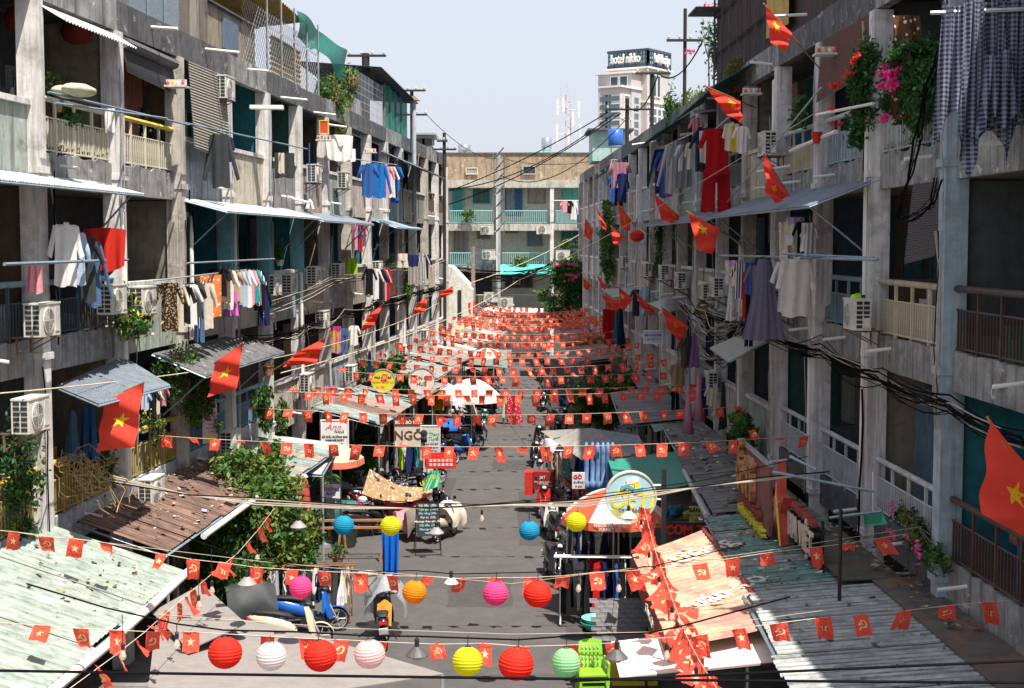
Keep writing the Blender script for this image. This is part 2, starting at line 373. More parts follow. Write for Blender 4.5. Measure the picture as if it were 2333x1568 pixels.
            frame(x0 + .4, x0 + 2., z, z + 2.3, dm, 'door', 2, slats=True); frame(x0 + 2.4, x0 + 3.4, z + .9, z + 2.1, fr, 'window', 2, grille=True)
        elif style == 3:
            frame(x0 + .6, x0 + 1.5, z, z + 2.25, fr, 'door', 1); frame(x0 + 1.9, x0 + 3.4, z + .7, z + 2.2, dm, 'window', 3, slats=True)
        else:
            p = MB(); s.bx(p, x0 + .4, x0 + 3.4, o, o + .05, z, z + 2.5); n = 20
            for i in range(n): c = z + 2.5 * (i + .5) / n; s.bx(p, x0 + .45, x0 + 3.35, o + .05, o + .075, c - .035, c + .035)
            s.P('roller_shutter', p, dm)
    def spout(s, f, k, u=.5, L=.35):
        p = MB(); x = (k + u) * s.bay; z = ZB[f] + .42 if f < 4 else 13.3
        p.path([(x, 0, z), (x, s.ys * L, z - .05)], .032, 7); s.P('drain_pipe', p, whitep)
    def drain(s, k, u, z0, z1, r=.05, m=None):
        x = (k + u) * s.bay; p = MB(); pts = [(x, s.ys * .16, z0)]
        n = 6
        for i in range(1, n): pts.append((x + rnd.uniform(-.02, .02), s.ys * .18, z0 + (z1 - z0) * i / n))
        pts += [(x + .1, s.ys * .16, z1 - .15), (x + .25, s.ys * .0, z1)]
        p.path(pts, r, 7); s.P('downpipe', p, m or whitep)
    def cap(s, k, name='end_wall'):
        x = k * s.bay; m = MB(); s.bx(m, x + .0, x + .2, -9.5, -.2, 0, 13.6); s.P(name, m, plaster_b)

L = Row('L', 25.1, 3.93, -2, 14, 'four-storey apartment block down the left side, sunlit balconies with weathered parapets')
Lw = ['grey', 'grey', 'cream', 'tan', 'teal', 'teal', 'green', 'grey', 'cream', 'blue', 'grey', 'cream', 'tan', 'grey', 'cream', 'grey']
tealpil = mat('teal_pillar_paint', (.16, .42, .47), streak=.5, scol=(.12, .12, .12))
L.structure(None, 4, {12: plaster_b})
for k in (3, 4, 5):
    m = MB(); L.bx(m, k * L.bay - .178, k * L.bay + .178, -.19, .168, 6.9, 9.7); L.P('painted_band', m, tealpil)
cream = (.62, .58, .45); yellow = (.60, .44, .08); blue = (.14, .32, .45); dkb = (.06, .09, .12)
for k in range(-2, 14):
    wk = Lw[(k + 2) % 16]
    for f in (0, 1, 2, 3): L.back(f, k, ('teal' if f == 2 and k in (3, 4, 5) else Lw[(k + 2 + f * 5) % 16]) if f else 'grey', 4 if f == 0 else (k * 3 + f * 2) % 4, (k * 5 + f * 3) % 7)
    # top floor
    if k == 0: L.railing(3, k, cream, style='slat')
    elif k == 1: L.railing(3, k, cream, topcol=(.62, .48, .08))
    elif k >= 12: L.railing(3, k, (.13, .08, .06))
    else: L.solid(3, k, plaster_g if k < 0 else (plaster_b if k % 3 else plaster_g))
    if k < 1: L.railing(2, k, dkb, topcol=(.2, .34, .4))
    elif k == 11: L.railing(2, k, (.12, .16, .15))
    else: L.solid(2, k, plaster_b if k % 4 else plaster_g)
    if k < 2: L.railing(1, k, (.42, .34, .10), topcol=yellow, upm=mat('blue_white_limewash', (.46, .50, .54), streak=.8, scol=(.1, .1, .1)))
    elif k < 4: L.railing(1, k, blue, topcol=(.2, .42, .55), upm=mat('blue_white_limewash', (.46, .50, .54)))
    else: L.solid(1, k, plaster_b if k % 3 else plaster_g)
    for f in (1, 2, 3):
        if (k + f) % 2: L.spout(f, k, .3 + .4 * ((k * 7 + f) % 3) / 2)
def dress_row(r, n):
    cu = [(.30, .12, .10), (.10, .16, .22), (.34, .30, .22), (.08, .2, .16), (.4, .38, .36), (.22, .2, .24)]
    for k in range(r.k0, min(r.k1, 12)):
        for i in range(3):   # cables and conduits running up the fronts
            x = k * r.bay + rnd.uniform(-.28, .5); z0 = rnd.choice([3, 6, 9]) + rnd.uniform(-.4, 1); P = [(x, r.ys * .22, z0)]
            for j in range(5): x += rnd.uniform(-.05, .05); P.append((x, r.ys * rnd.uniform(.18, .26), z0 + (j + 1) * .62))
            m = MB(); m.path(P, rnd.choice([.01, .014, .022]), 4); r.P('cable', m, rnd.choice([wire_m, wire_w, steel]))
        for f in (1, 2, 3):
            z = ZB[f] + .32; q = rnd.random(); x0 = k * r.bay + .4
            if q < .45:
                w_ = rnd.uniform(.6, 1.5); a = x0 + rnd.uniform(0, 2); c = rnd.choice(cu); m = MB(); m.smooth = True
                m.grid(lambda u, v: (a + w_ * u, r.ys * (-.6 + .05 * sin(u * 26)), z + 2.7 - v * rnd.choice([2.1]) ), 16, 2); r.P('curtain', m, mat('curtain_%02d' % int(c[1] * 99), c, rough=.9, trans=.2, stretch=(9, 9, .6), var=.25))
            for j in range(rnd.choice([1, 2, 3])):
                b = x0 + rnd.uniform(0, 2.9); h = rnd.uniform(.4, 1.3); c = rnd.choice(cu + [(.5, .3, .05), (.05, .2, .4), (.45, .42, .4)]); m = MB(); m.box((b, r.ys * -rnd.uniform(.5, 1.1), z + h / 2), (rnd.uniform(.3, .7), .4, h)); m.box((b + .05, r.ys * -.7, z + h + .1), (.3, .3, .2)); r.P('stored_box', m, mat('stored_%02d_%02d' % (int(c[0] * 99), int(c[1] * 99)), c, var=.2), kind='stuff')
dress_row(L, 0)
for k, u, z0, z1 in ((1, -.02, 3.3, 9.6), (2, .12, 6.6, 9.5), (5, -.07, 3.4, 8), (8, .1, 1, 6.4), (9, .6, 5, 12.5), (10, .05, 1, 9), (3, .05, 6.6, 9.7)): L.drain(k, u, z0, z1)
L.cap(14)
Rr = Row('R', 22.26, 4.2, -2, 19, 'four-storey apartment block down the right side, shaded grey balconies hung with laundry')
bluep = mat('pale_blue_pillar_paint', (.34, .42, .47), streak=.6, scol=(.14, .15, .16))
Rr.structure(None, 3, {0: bluep, 1: plaster_w, -1: bluep, 2: plaster_w})
cre2 = (.55, .50, .36); pblue = (.34, .42, .48); tq = (.16, .27, .31); whi = (.50, .52, .54)
Rw = ['tan', 'blue', 'green', 'grey', 'grey', 'blue', 'teal', 'cream', 'grey', 'green', 'grey']
for k in range(-2, 19):
    for f in (0, 1, 2, 3): Rr.back(f, k, Rw[(k + 2 + f * 4) % 11] if f else 'grey', 4 if f == 0 else (k * 3 + f * 2 + 1) % 4, (k * 3 + f * 5) % 7)
    if k <= 0: Rr.railing(3, k, (.10, .12, .13) if k < 0 else (.42, .45, .44), style='slat', topcol=(.4, .42, .4))
    elif k == 1: Rr.railing(3, k, pblue, style='slat', topcol=(.55, .56, .55))
    elif k == 2: Rr.railing(3, k, cre2, style='slat', topcol=(.55, .56, .55))
    elif k == 4: Rr.railing(3, k, (.20, .22, .22))
    else: Rr.solid(3, k, plaster_b if k % 2 else plaster_g)
    if k < 0: Rr.railing(2, k, brownm and (.05, .035, .03), upm=slabm)
    elif k == 0: Rr.railing(2, k, cre2, topcol=(.46, .38, .28))
    elif k == 1: Rr.railing(2, k, tq)
    elif k == 2: Rr.railing(2, k, (.20, .30, .36))
    else: Rr.solid(2, k, plaster_b if k % 3 else plaster_g)
    if k < 0: Rr.railing(1, k, (.07, .04, .035))
    elif k < 3: Rr.railing(1, k, whi, upm=darkc)
    elif k == 5: Rr.railing(1, k, (.25, .27, .27))
    else: Rr.solid(1, k, plaster_b if k % 2 else plaster_g)
    for f in (1, 2, 3): Rr.spout(f, k, .25 + .5 * ((k * 5 + f) % 3) / 2, .45)
for k, u, z0, z1 in ((1, .03, 3.3, 12.5), (3, .03, 5, 12.9), (4, .04, 1, 9), (6, .05, 1, 9), (8, .1, 3, 13), (10, .1, 3, 12), (2, .05, 3.4, 8)): Rr.drain(k, u, z0, z1, .04)
Rr.cap(19); dress_row(Rr, 0)
for xa, ya, w_, l_ in ((-1.6, 34, 1.6, 3.2), (.2, 41, .9, 9), (-.8, 55, 1.4, 2.4), (1.2, 31, .6, 5), (-2.6, 47, .5, 6)):
    g = MB(); g.grid(lambda u, v: (xa + w_ * u + .04 * sin(v * 9), ya + l_ * v + .05 * sin(u * 7), .004), 6, 10); single('road_patch', g, mat('patched_asphalt', (.062, .058, .058), rough=.95, bump=.4, bscale=45), None, None, kind='structure')
# ================================================================ far block across the end of the street
FY = 112.; fs = FY / F
fb = thing('apartment_building', 'pale apartment block with turquoise railings closing the end of the street', 'building', (0, FY, 0))
fcream = mat('pale_cream_plaster', (.50, .52, .46), streak=.35, scol=(.2, .19, .16)); ftan = mat('tan_render', (.33, .25, .17), streak=.9, peel=.35, scol=(.12, .09, .07)); fturq = mat('turquoise_paint', (.12, .55, .50), rough=.5)
flt = mat('light_turquoise_rail', (.30, .62, .60), rough=.5); fblue = mat('blue_door_paint', (.03, .13, .30), rough=.5)
def fx(x): return atY(x, 600, FY).x
X0, X1 = fx(930), fx(1420)
def fbox(name, m, x0, x1, z0, z1, y0, y1, parent=fb, n=None): p = MB(); p.b2((x0, y0, z0), (x1, y1, z1)); return part(name, p, m, parent)
fbox('wall', fcream, X0, X1, 0, 13.2, 1.5, 10)
fbox('roof_parapet', ftan, X0, X1, 13.75, 15.9, 1.6, 1.9); fbox('roof_parapet_cap', darkc, X0 - .1, X1 + .1, 15.9, 16.0, 1.5, 2.0)
fbox('roof', mat('pale_eave', (.45, .43, .38), streak=.4), X0, X1, 13.15, 13.75, -.4, 10)
for f in (1, 2, 3):
    z = ZB[f]; fbox('balcony_slab', slabm if f < 3 else mat('stained_white_edge', (.48, .46, .40), streak=.8, scol=(.1, .1, .09)), X0, X1, z, z + .55, -.1, 1.5)
for x in (930, 1005, 1135, 1257, 1338, 1410): fbox('pillar', plaster_w, fx(x) - .15, fx(x) + .15, 0, 13.15, -.35, -.12)
xs = [1015, 1135, 1257, 1338]
for f in (1, 2, 3):
    z = ZB[f] + .55
    for i in range(3):
        x0, x1 = fx(xs[i]) + .3, fx(xs[i + 1]) - .3; m = flt if f > 1 else mat('cream_rail', (.6, .55, .42))
        r = MB(); r.b2((x0, -.02, z + .98), (x1, .05, z + 1.05)); r.b2((x0, 0, z + .08), (x1, .03, z + .12))
        rp = part('railing', r, m, fb); n = 22; bm_ = MB(); bm_.box((0, 0, 0), (.035, .03, .9)); me = bm_.mesh('baluster', m)
        for j in range(n): part('baluster', me, None, rp, loc=(x0 + (x1 - x0) * (j + .5) / n, .015, z + .53))
def fwin(xa, xb, ya, yb, m, pane, kind='window', n=2, bars=False):
    xa, xb = fx(xa), fx(xb); z0 = atY(0, yb, FY + 1.5).z; z1 = atY(0, ya, FY + 1.5).z; p = MB(); t = .08
    for q in ((xa, xb, z1 - t, z1), (xa, xb, z0, z0 + t), (xa, xa + t, z0 + t, z1 - t), (xb - t, xb, z0 + t, z1 - t)): p.b2((q[0], 1.38, q[2]), (q[1], 1.5, q[3]))
    o = part(kind, p, m, fb)
    for i in range(n):
        a = xa + t + (xb - xa - 2 * t) * i / n; b = xa + t + (xb - xa - 2 * t) * (i + 1) / n; q = MB(); q.b2((a + .03, 1.43, z0 + t), (b - .03, 1.47, z1 - t)); part('pane', q, pane, o)
    if bars:
        q = MB()
        for i in range(12): a = xa + (xb - xa) * (i + .5) / 12; q.b2((a - .02, 1.3, z0), (a + .02, 1.34, z1))
        part('grille', q, m, o)
pg = mat('teal_glass', (.03, .10, .10), rough=.2); gg = mat('grey_shutter', (.28, .27, .25)); dk = mat('dark_interior', (.04, .04, .05))
fwin(1027, 1056, 428, 492, fturq, dk, 'folding_gate', 1, True); fwin(1074, 1118, 423, 466, fturq, pg); fwin(1150, 1176, 422, 492, fblue, mat('lace_blue_glass', (.2, .26, .32))); fwin(1176, 1190, 420, 492, fblue, fblue, 'door', 1)
fwin(1202, 1244, 424, 464, gg, mat('grey_pane', (.30, .28, .26))); fwin(1280, 1330, 425, 466, fturq, fturq)
fwin(1028, 1064, 523, 590, mat('cream_gate', (.5, .47, .40)), dk, 'folding_gate', 1, True); fwin(1085, 1115, 520, 545, gg, dk, 'window', 1, True); fwin(1148, 1182, 520, 532, gg, dk, 'window', 1, True); fwin(1200, 1238, 520, 562, gg, mat('blue_grey_pane', (.12, .16, .22))); fwin(1280, 1330, 515, 566, fblue, mat('petrol_pane', (.02, .16, .22)))
fwin(1020, 1120, 622, 690, blackm, dk, 'shop_grille', 2, True); fwin(1150, 1215, 618, 656, wood, dk, 'door', 3); fwin(1168, 1186, 630, 648, mat('cream_gate', (.5, .47, .4)), mat('cream_gate', (.5, .47, .4)), 'window', 1)
fwin(1060, 1088, 382, 398, mat('cream_gate', (.5, .47, .40)), gg, 'louvre_vent', 1); fwin(1190, 1222, 378, 398, steel, dk, 'window', 1)
p = MB(); a = atY(1137, 600, FY - .5); b = atY(1270, 600, FY - .5); p.add([(a.x, -.2, 7.15), (b.x, -.2, 7.15), (b.x, -1.5, 6.45), (a.x, -1.5, 6.45), (a.x, -.2, 7.1), (b.x, -.2, 7.1), (b.x, -1.5, 6.4), (a.x, -1.5, 6.4)], [(0, 1, 2, 3)[::-1], (4, 5, 6, 7), (3, 2, 6, 7), (0, 3, 7, 4), (1, 2, 6, 5)])
part('awning', p, mat('turquoise_sheet', (.08, .50, .44)), fb)
# small white house in the gap at the end of the left row
p = MB(); a = atY(1018, 600, 98).x; b = atY(1078, 700, 98).x
p.prism([(a - 2, 0), (b, 0), (b, 5.6), (a + .3, 7.2), (a - 2, 7.6)], 98, 104); 
wh = thing('small_house', 'small whitewashed house with sloping roofline squeezed in before the far block', 'house', (0, 0, 0)); part('wall', p, mat('bright_whitewash', (.6, .58, .52), streak=.25), wh)
p = MB(); p.b2((a + .75, 97.93, 3.6), (a + 1., 97.99, 5.6)); part('window', p, glassd, wh)
# ================================================================ builders for loose things
import numpy as np
def ordw(i): return ORD[i]
# ---------------- air conditioner (front towards local -y, long side local x)
def make_ac():
    t = thing('air_conditioner', 'proto', 'air conditioner')
    c = MB(); c.box((0, 0, .30), (.80, .30, .56)); c.box((0, -.005, .575), (.82, .32, .03)); part('casing', c, acm, t)
    f = MB(); f.lathe((-.1, -.152, .29), [(.225, -.004), (.225, -.02), (.205, -.02), (.205, -.004)], 20, axis='y', caps=False); part('fan_ring', f, acm, t)
    f = MB(); f.lathe((-.1, -.155, .29), [(.0, 0), (.205, 0)], 20, axis='y')
    part('fan_opening', f, mat('fan_opening_dark', (.06, .06, .06)), t)
    gr = MB()
    for i in range(6): r = .03 + .032 * i; gr.lathe((-.1, -.175, .29), [(r, 0), (r + .008, 0), (r + .008, -.004), (r, -.004)], 16, axis='y', caps=False)
    gr.box((-.1, -.175, .29), (.41, .006, .012)); gr.box((-.1, -.175, .29), (.012, .006, .41)); part('fan_grille', gr, acm, t)
    bl = MB()
    for k in range(3):
        q = k * 2.094; bl.add([(-.1, -.163, .29), (-.1 + .19 * cos(q), -.163, .29 + .19 * sin(q)), (-.1 + .19 * cos(q + .8), -.163, .29 + .19 * sin(q + .8))], [(0, 1, 2)])
    part('fan_blade', bl, mat('fan_blade_grey', (.2, .2, .2)), t)
    for sx in (-1, 1):
        v = MB()
        for i in range(6):
            for j in (-.065, .065): v.box((sx * .4035, j, .09 + .085 * i), (.008, .105, .058))
        part('side_vent', v, mat('vent_dark', (.03, .03, .03)), t)
    v = MB(); v.box((.28, -.156, .30), (.18, .012, .42)); part('service_cover', v, mat('cover_grey_white', (.5, .5, .47)), t)
    v = MB(); v.box((.44, .05, .16), (.08, .12, .18)); part('valve_cover', v, acm, t)
    b = MB()
    for x in (-.28, .28): b.box((x, .1, .005), (.04, .6, .03)); b.box((x, .33, -.14), (.04, .03, .3)); b.path([(x, -.15, 0), (x, .33, -.26)], .012, 5)
    b.box((0, .33, -.02), (.6, .02, .02)); b.box((0, .1, -.02), (.6, .02, .02))
    part('bracket', b, mat('rusty_bracket', (.16, .10, .07), rough=.8), t)
    return t
AC = make_ac(); ac_used = [False]
def ac(x, y, side, label, o=.45, Y=None, rz=None, sc=1.):
    if Y is not None: p = atY(x, y, Y)
    else: p = LW(x, y, o) if side == 'L' else RW(x, y, o)
    rz = (math.atan2(1, TL) if side == 'L' else math.atan2(1, TR_) + pi) if rz is None else rz
    loc = p - Vector((0, 0, .29 * sc))
    if not ac_used[0]: a = AC; ac_used[0] = True; a.location = loc; a.rotation_euler = (0, 0, rz); a['label'] = label; a.scale = (sc,) * 3
    else: a = dup(AC, loc, rz, label, sc=sc)
    a['group'] = 'air conditioner units on the house fronts'; return a
# ---------------- garments: hang from local origin, face local -y
def garment_mesh(kind, w_, h, seed):
    r = random.Random(seed); ph = r.uniform(0, 6); fa = .035
    m = MB(); m.smooth = True
    def body(xl, xr, z0, z1, nu=10, nv=8, bulge=.05, ff=5.):
        for sgn in (-1, 1):
            def fn(u, v):
                a = xl(v); b = xr(v); x = a + (b - a) * u; z = z0 + (z1 - z0) * v
                y = sgn * bulge * sin(pi * u) ** .6 * (.5 + .5 * v) + fa * v * sin(ff * u * 2 * pi + ph + 1.5 * v) + .02 * sin(3 * x / w_ * 6 + ph)
                z -= .02 * sin(u * 9 + ph) * v
                return (x, y, z)
            if sgn < 0: m.grid(fn, nu, nv)
            else: m.grid(lambda u, v: fn(1 - u, v), nu, nv)
    if kind in ('tshirt', 'shirt', 'jacket'):
        bw = w_ * .31
        body(lambda v: -bw * (1 + .12 * v) + .0, lambda v: bw * (1 + .12 * v), -.0, -h, ff=2.2)
        sl = {'tshirt': .42, 'shirt': .5, 'jacket': .85}[kind] * h
        for s in (-1, 1):
            a0 = Vector((s * bw * .75, 0, -.02)); a1 = Vector((s * (bw + .03), 0, -.28 * h)); dirv = Vector((s * (.42 if kind == 'tshirt' else .22), 0, -1)).normalized()
            wd = .36 * bw * 2
            def fn(u, v, s=s, dirv=dirv):
                p = Vector((s * bw * .8, 0, -.015)) + dirv * (sl * v); per = Vector((-dirv.z * -s, 0, dirv.x * s)) * 1
                x = p.x + (u - .5) * wd * (1 - .25 * v) * .8; return (x + s * wd * .15, .03 * sin(u * pi) * -1 + .03 * sin(v * 5 + ph), p.z - .05 * (1 - u if s > 0 else u))
            m.grid(fn, 3, 5); m.grid(lambda u, v, fn=fn: (lambda p: (p[0], .03 - p[1] * .3, p[2]))(fn(1 - u, v)), 3, 5)
        if kind == 'shirt':
            m.add([(-bw * .3, -.04, .03), (0, -.06, -.1), (bw * .3, -.04, .03), (0, .03, .06)], [(0, 1, 3), (1, 2, 3)])
    elif kind == 'pants':
        bw = w_ * .28
        body(lambda v: -bw, lambda v: bw, 0, -h * .3, bulge=.05)
        body(lambda v: -bw * (1 + .15 * v), lambda v: -bw * .05 * (1 + v), -h * .27, -h, nu=5, ff=1)
        body(lambda v: bw * .05 * (1 + v), lambda v: bw * (1 + .15 * v), -h * .27, -h, nu=5, ff=1)
    elif kind == 'shorts':
        bw = w_ * .32
        body(lambda v: -bw, lambda v: bw, 0, -h * .5); body(lambda v: -bw * (1 + .2 * v), lambda v: -bw * .03, -h * .45, -h, nu=4, ff=1); body(lambda v: bw * .03, lambda v: bw * (1 + .2 * v), -h * .45, -h, nu=4, ff=1)
    elif kind == 'dress':
        bw = w_ * .2
        body(lambda v: -bw * (.55 + .3 * min(1, v * 6) + 1.5 * max(0, v - .3)), lambda v: bw * (.55 + .3 * min(1, v * 6) + 1.5 * max(0, v - .3)), 0, -h, nu=16, nv=12, bulge=.06, ff=5)
    elif kind == 'towel':
        body(lambda v: -w_ * .5, lambda v: w_ * .5, 0.02, -h, nu=12, bulge=.03, ff=1.6)
    elif kind == 'shawl':
        for sg in (-1, 1):
            def fn(u, v, sg=sg):
                d = h * (.72 + .2 * max(0, 1 - abs(2 * u - 1.05) * 1.8) + .05 * sin(u * 11 + sg)) ; return (w_ * (u - .5) * (1 - .12 * v), sg * (.04 + .05 * v) + .07 * (.3 + v) * sin(u * 17 + ph), -d * v + .04 * sin(u * 3))
            m.grid(fn, 16, 10)
    return m
GK = {'tshirt': 't-shirt', 'shirt': 'collared shirt', 'pants': 'trousers', 'shorts': 'shorts', 'dress': 'dress', 'towel': 'towel', 'jacket': 'long-sleeved jacket', 'shawl': 'shawl'}
def garment(kind, col, p, w_, h, label, yaw=0., pat=None, group=None, tilt=0.):
    m = garment_mesh(kind, w_, h, hash((round(p[0], 2), round(p[2], 2))) % 999)
    nm = {'tshirt': 't_shirt', 'pants': 'trousers'}.get(kind, kind)
    o = single(nm, m, cloth(col, pat), label, 'clothes' if kind not in ('towel', 'shawl') else 'cloth', p, (0, tilt, yaw), group, smooth=True)
    if kind in ('tshirt', 'shirt', 'jacket', 'dress'):
        h_ = MB(); h_.path([(-w_ * .2, 0, -.03), (0, 0, .05), (w_ * .2, 0, -.03)], .007, 4); h_.path([(0, 0, .05), (0, 0, .12), (.03, 0, .14)], .005, 4); part('hanger', h_, blackm, o)
    return o
# ---------------- emblems and flags (flat print built as thin cloth pieces)
def star2(r, cx=0, cz=0, a0=pi / 2):
    P = []
    for i in range(10):
        q = a0 + i * pi / 5; rr = r if i % 2 == 0 else r * .4; P.append((cx + rr * cos(q), cz + rr * sin(q)))
    T = []
    for i in range(10): T.append([(cx, cz), P[i], P[(i + 1) % 10]])
    return T
def hammer2(s):
    T = []; n = 12
    for i in range(n):  # sickle blade
        def pt(k, out):
            q = R(-120 + 235 * k / n); w_ = .115 * sin(pi * min(1, (k + .8) / n)) * s
            r_ = .32 * s + (w_ if out else -w_ * .6); return (r_ * cos(q) + .05 * s, r_ * sin(q) + .04 * s)
        T.append([pt(i, 0), pt(i, 1), pt(i + 1, 1), pt(i + 1, 0)])
    def bar(a, b, w_):
        a = Vector(a) * s; b = Vector(b) * s; d = (b - a).normalized(); nn = Vector((-d.y, d.x)) * w_ * s; T.append([tuple(a + nn), tuple(b + nn), tuple(b - nn), tuple(a - nn)])
    bar((-.42, -.36), (-.12, -.2), .06); bar((.36, -.34), (-.16, .2), .05); bar((-.36, .06), (-.02, .4), .09); return T
redc = mat('red_flag_cloth', (.80, .075, .05), rough=.85, var=.05, scale=3, bump=.1, trans=.35, spec=.1); goldc = mat('yellow_emblem_cloth', (.88, .62, .04), rough=.85, var=.03, trans=.3, spec=.1)
palec = mat('pale_yellow_print', (.88, .74, .42), rough=.85, var=.03, trans=.35, spec=.1)
redb = mat('bunting_red_cloth', (.86, .115, .075), rough=.85, var=.05, trans=.5, spec=.1)
def warped(mb, T, W, eps):
    for t in T:
        V = []
        for (u, v) in t:
            p = W(u, v); a = W(u + .01, v) - p; b = W(u, v + .01) - p; n = a.cross(b).normalized(); V.append(p + n * eps)
        mb.add(V, [tuple(range(len(V)))])
def subdiv(T, n=1):
    for _ in range(n):
        O = []
        for t in T:
            if len(t) == 3:
                a, b, c = [Vector(p) for p in t]; ab, bc, ca = (a + b) / 2, (b + c) / 2, (c + a) / 2; O += [[a, ab, ca], [ab, b, bc], [ca, bc, c], [ab, bc, ca]]
            else: O.append(t)
        T = O
    return T
def mini_flag(seed, emb):
    r = random.Random(seed); w_, h = .235, .30; a1 = r.uniform(.01, .05); ph = r.uniform(0, 6); sh = r.uniform(-.08, .08); cur = r.uniform(-.16, .16)
    def W(u, v):  # u,v in -.5...5 ; hangs from z=0
        t = .5 - v
        return Vector((u * w_ * (1 - .06 * t) + sh * t, a1 * sin(u * 7 + ph + t * 2) * (.3 + t) + cur * t * t + (.03 * sin(ph) * t * u * 4), -h * t - .01 * sin(u * 8 + ph)))
    m = MB(); m.use(redb); m.grid(lambda u, v: W(u - .5, .5 - v), 5, 5)
    m.use(palec)
    T = subdiv(star2(.24), 0) if emb == 'star' else hammer2(.52)
    T = [[(x * 1.2, z * .95) for x, z in t] for t in T]
    warped(m, T, W, .003); warped(m, T, W, -.003)
    return m.mesh('pennant')
MINI = {e: [mini_flag(i * 7 + (3 if e == 'star' else 0), e) for i in range(9)] for e in ('star', 'hammer')}
GB = 'bunting strings of small red pennants across the street'
def bunting(label, pts, us, e0=0, swing=.35, yaw0=0., sc=1., col=rope_m, skip=()):
    """pts: string course; us: arc parameters of the pennants"""
    t = thing('bunting_string', label, 'bunting', pts[0], 0, GB); o = Vector(pts[0]); L_ = [Vector(p) - o for p in pts]
    s = MB(); s.path(L_, .006, 4); part('string', s, col, t); n = len(L_) - 1
    for i, u in enumerate(us):
        if i in skip: continue
        k = min(n - 1, int(u * n)); f = u * n - k; p = L_[k].lerp(L_[k + 1], f); d = L_[k + 1] - L_[k]; yaw = math.atan2(d.y, d.x)
        e = 'star' if (i + e0) % 2 == 0 else 'hammer'
        q = part('pennant', rnd.choice(MINI[e]), None, t, loc=p, rz=(rnd.gauss(0, swing) - .1, d.z / max(.01, d.length) * -1, yaw + yaw0 + rnd.gauss(0, .18)))
        q.scale = (sc * rnd.uniform(.8, 1.08), sc, sc * rnd.uniform(.8, 1.08))
        if rnd.random() < .06: q.rotation_euler[0] += rnd.uniform(1, 2.4)
    return t
def bigflag(c4, base, label, sY=None, o=None, side='L', amp=.06, folds=2.3, starc=(.5, .5), star=True, dY=(0, 0, 0, 0), ph=0., tip=None, seed=0):
    """c4: picture points of hoist-top, fly-top, fly-bottom, hoist-bottom; the pole runs along the edge from corner 3 to corner 0 unless tip is given"""
    if sY is None:
        cx = sum(c[0] for c in c4) / 4; cy = sum(c[1] for c in c4) / 4; sY = (LW if side == 'L' else RW)(cx, cy, o).y
    C = [atY(c[0], c[1], sY + d) for c, d in zip(c4, dY)]; org = C[0].copy(); C = [c - org for c in C]
    nrm = (C[1] - C[0]).cross(C[3] - C[0]).normalized()
    def W(u, v):
        p = C[0] * (1 - u) * (1 - v) + C[1] * u * (1 - v) + C[2] * u * v + C[3] * (1 - u) * v
        return p + nrm * (amp * (.25 + u) * sin(folds * 2 * pi * (u * .8 + v * .35) + ph) + .4 * amp * sin(6 * v + 9 * u + ph))
    t = thing('flag_on_pole', label, 'flag', org, 0, 'large red flags with a yellow star on slanting poles')
    m = MB(); m.smooth = True; m.grid(W, 18, 14); part('flag_cloth', m, redc, t)
    if star:
        H = (C[3] - C[0]).length; Wd = (C[1] - C[0]).length; s = .2; T = subdiv(star2(1), 1); T = [[(starc[0] + x * s * min(1, H / Wd), starc[1] - z * s * min(1.3, Wd / H)) for x, z in q] for q in T]
        m = MB(); warped(m, T, W, .006); warped(m, T, W, -.006); part('star', m, goldc, t)
    b = Vector(base) - org; tp = (atY(tip[0], tip[1], sY) - org) if tip else C[0]; ext = tp + (tp - b).normalized() * .06
    m = MB(); m.path([b, ext], .016, 6); part('pole', m, mat('bamboo_pole', (.35, .20, .08), rough=.6, var=.2), t)
    return t
# ---------------- paper lantern, lamp shade, bulb
def paper(c): return mat('lantern_paper_%02d_%02d_%02d' % tuple(int(q * 99) for q in c), c, rough=.7, var=.05, trans=.5, bump=.05, spec=.15)
def lantern(x, y, Y, r, col, label, top):
    c = atY(x, y, Y); t = thing('paper_lantern', label, 'lantern', c, (rnd.uniform(-.12, .12), rnd.uniform(-.1, .1), rnd.uniform(0, 3)), 'paper lanterns strung over the street'); t.scale = (rnd.uniform(.95, 1.04), 1, rnd.uniform(.92, 1.0))
    n = 13; prof = [(.22 * r, r * .98)]
    for i in range(n):
        a = R(77) - R(154) * i / n; b = R(77) - R(154) * (i + .5) / n
        prof += [(r * cos(a) * .975, r * sin(a)), (r * cos(b) * 1.01, r * sin(b))]
    prof += [(.22 * r, -r * .98)]
    # prof from top to bottom -> reverse for outward faces
    m = MB(); m.lathe((0, 0, 0), prof[::-1], 24, wob=lambda q: 1 - .012 * abs(sin(4 * q))); me = m.mesh('paper_shade', paper(col))
    # open ends
    part('paper_shade', me, None, t)
    m = MB(); m.path([(r * .2 * cos(q), r * .2 * sin(q), r * .99) for q in [i * pi / 4 for i in range(9)]], .006, 4); m.path([(0, 0, r * .9), (0, 0, top - c.z)], .006, 4); part('hanging_wire', m, blackm, t); return t
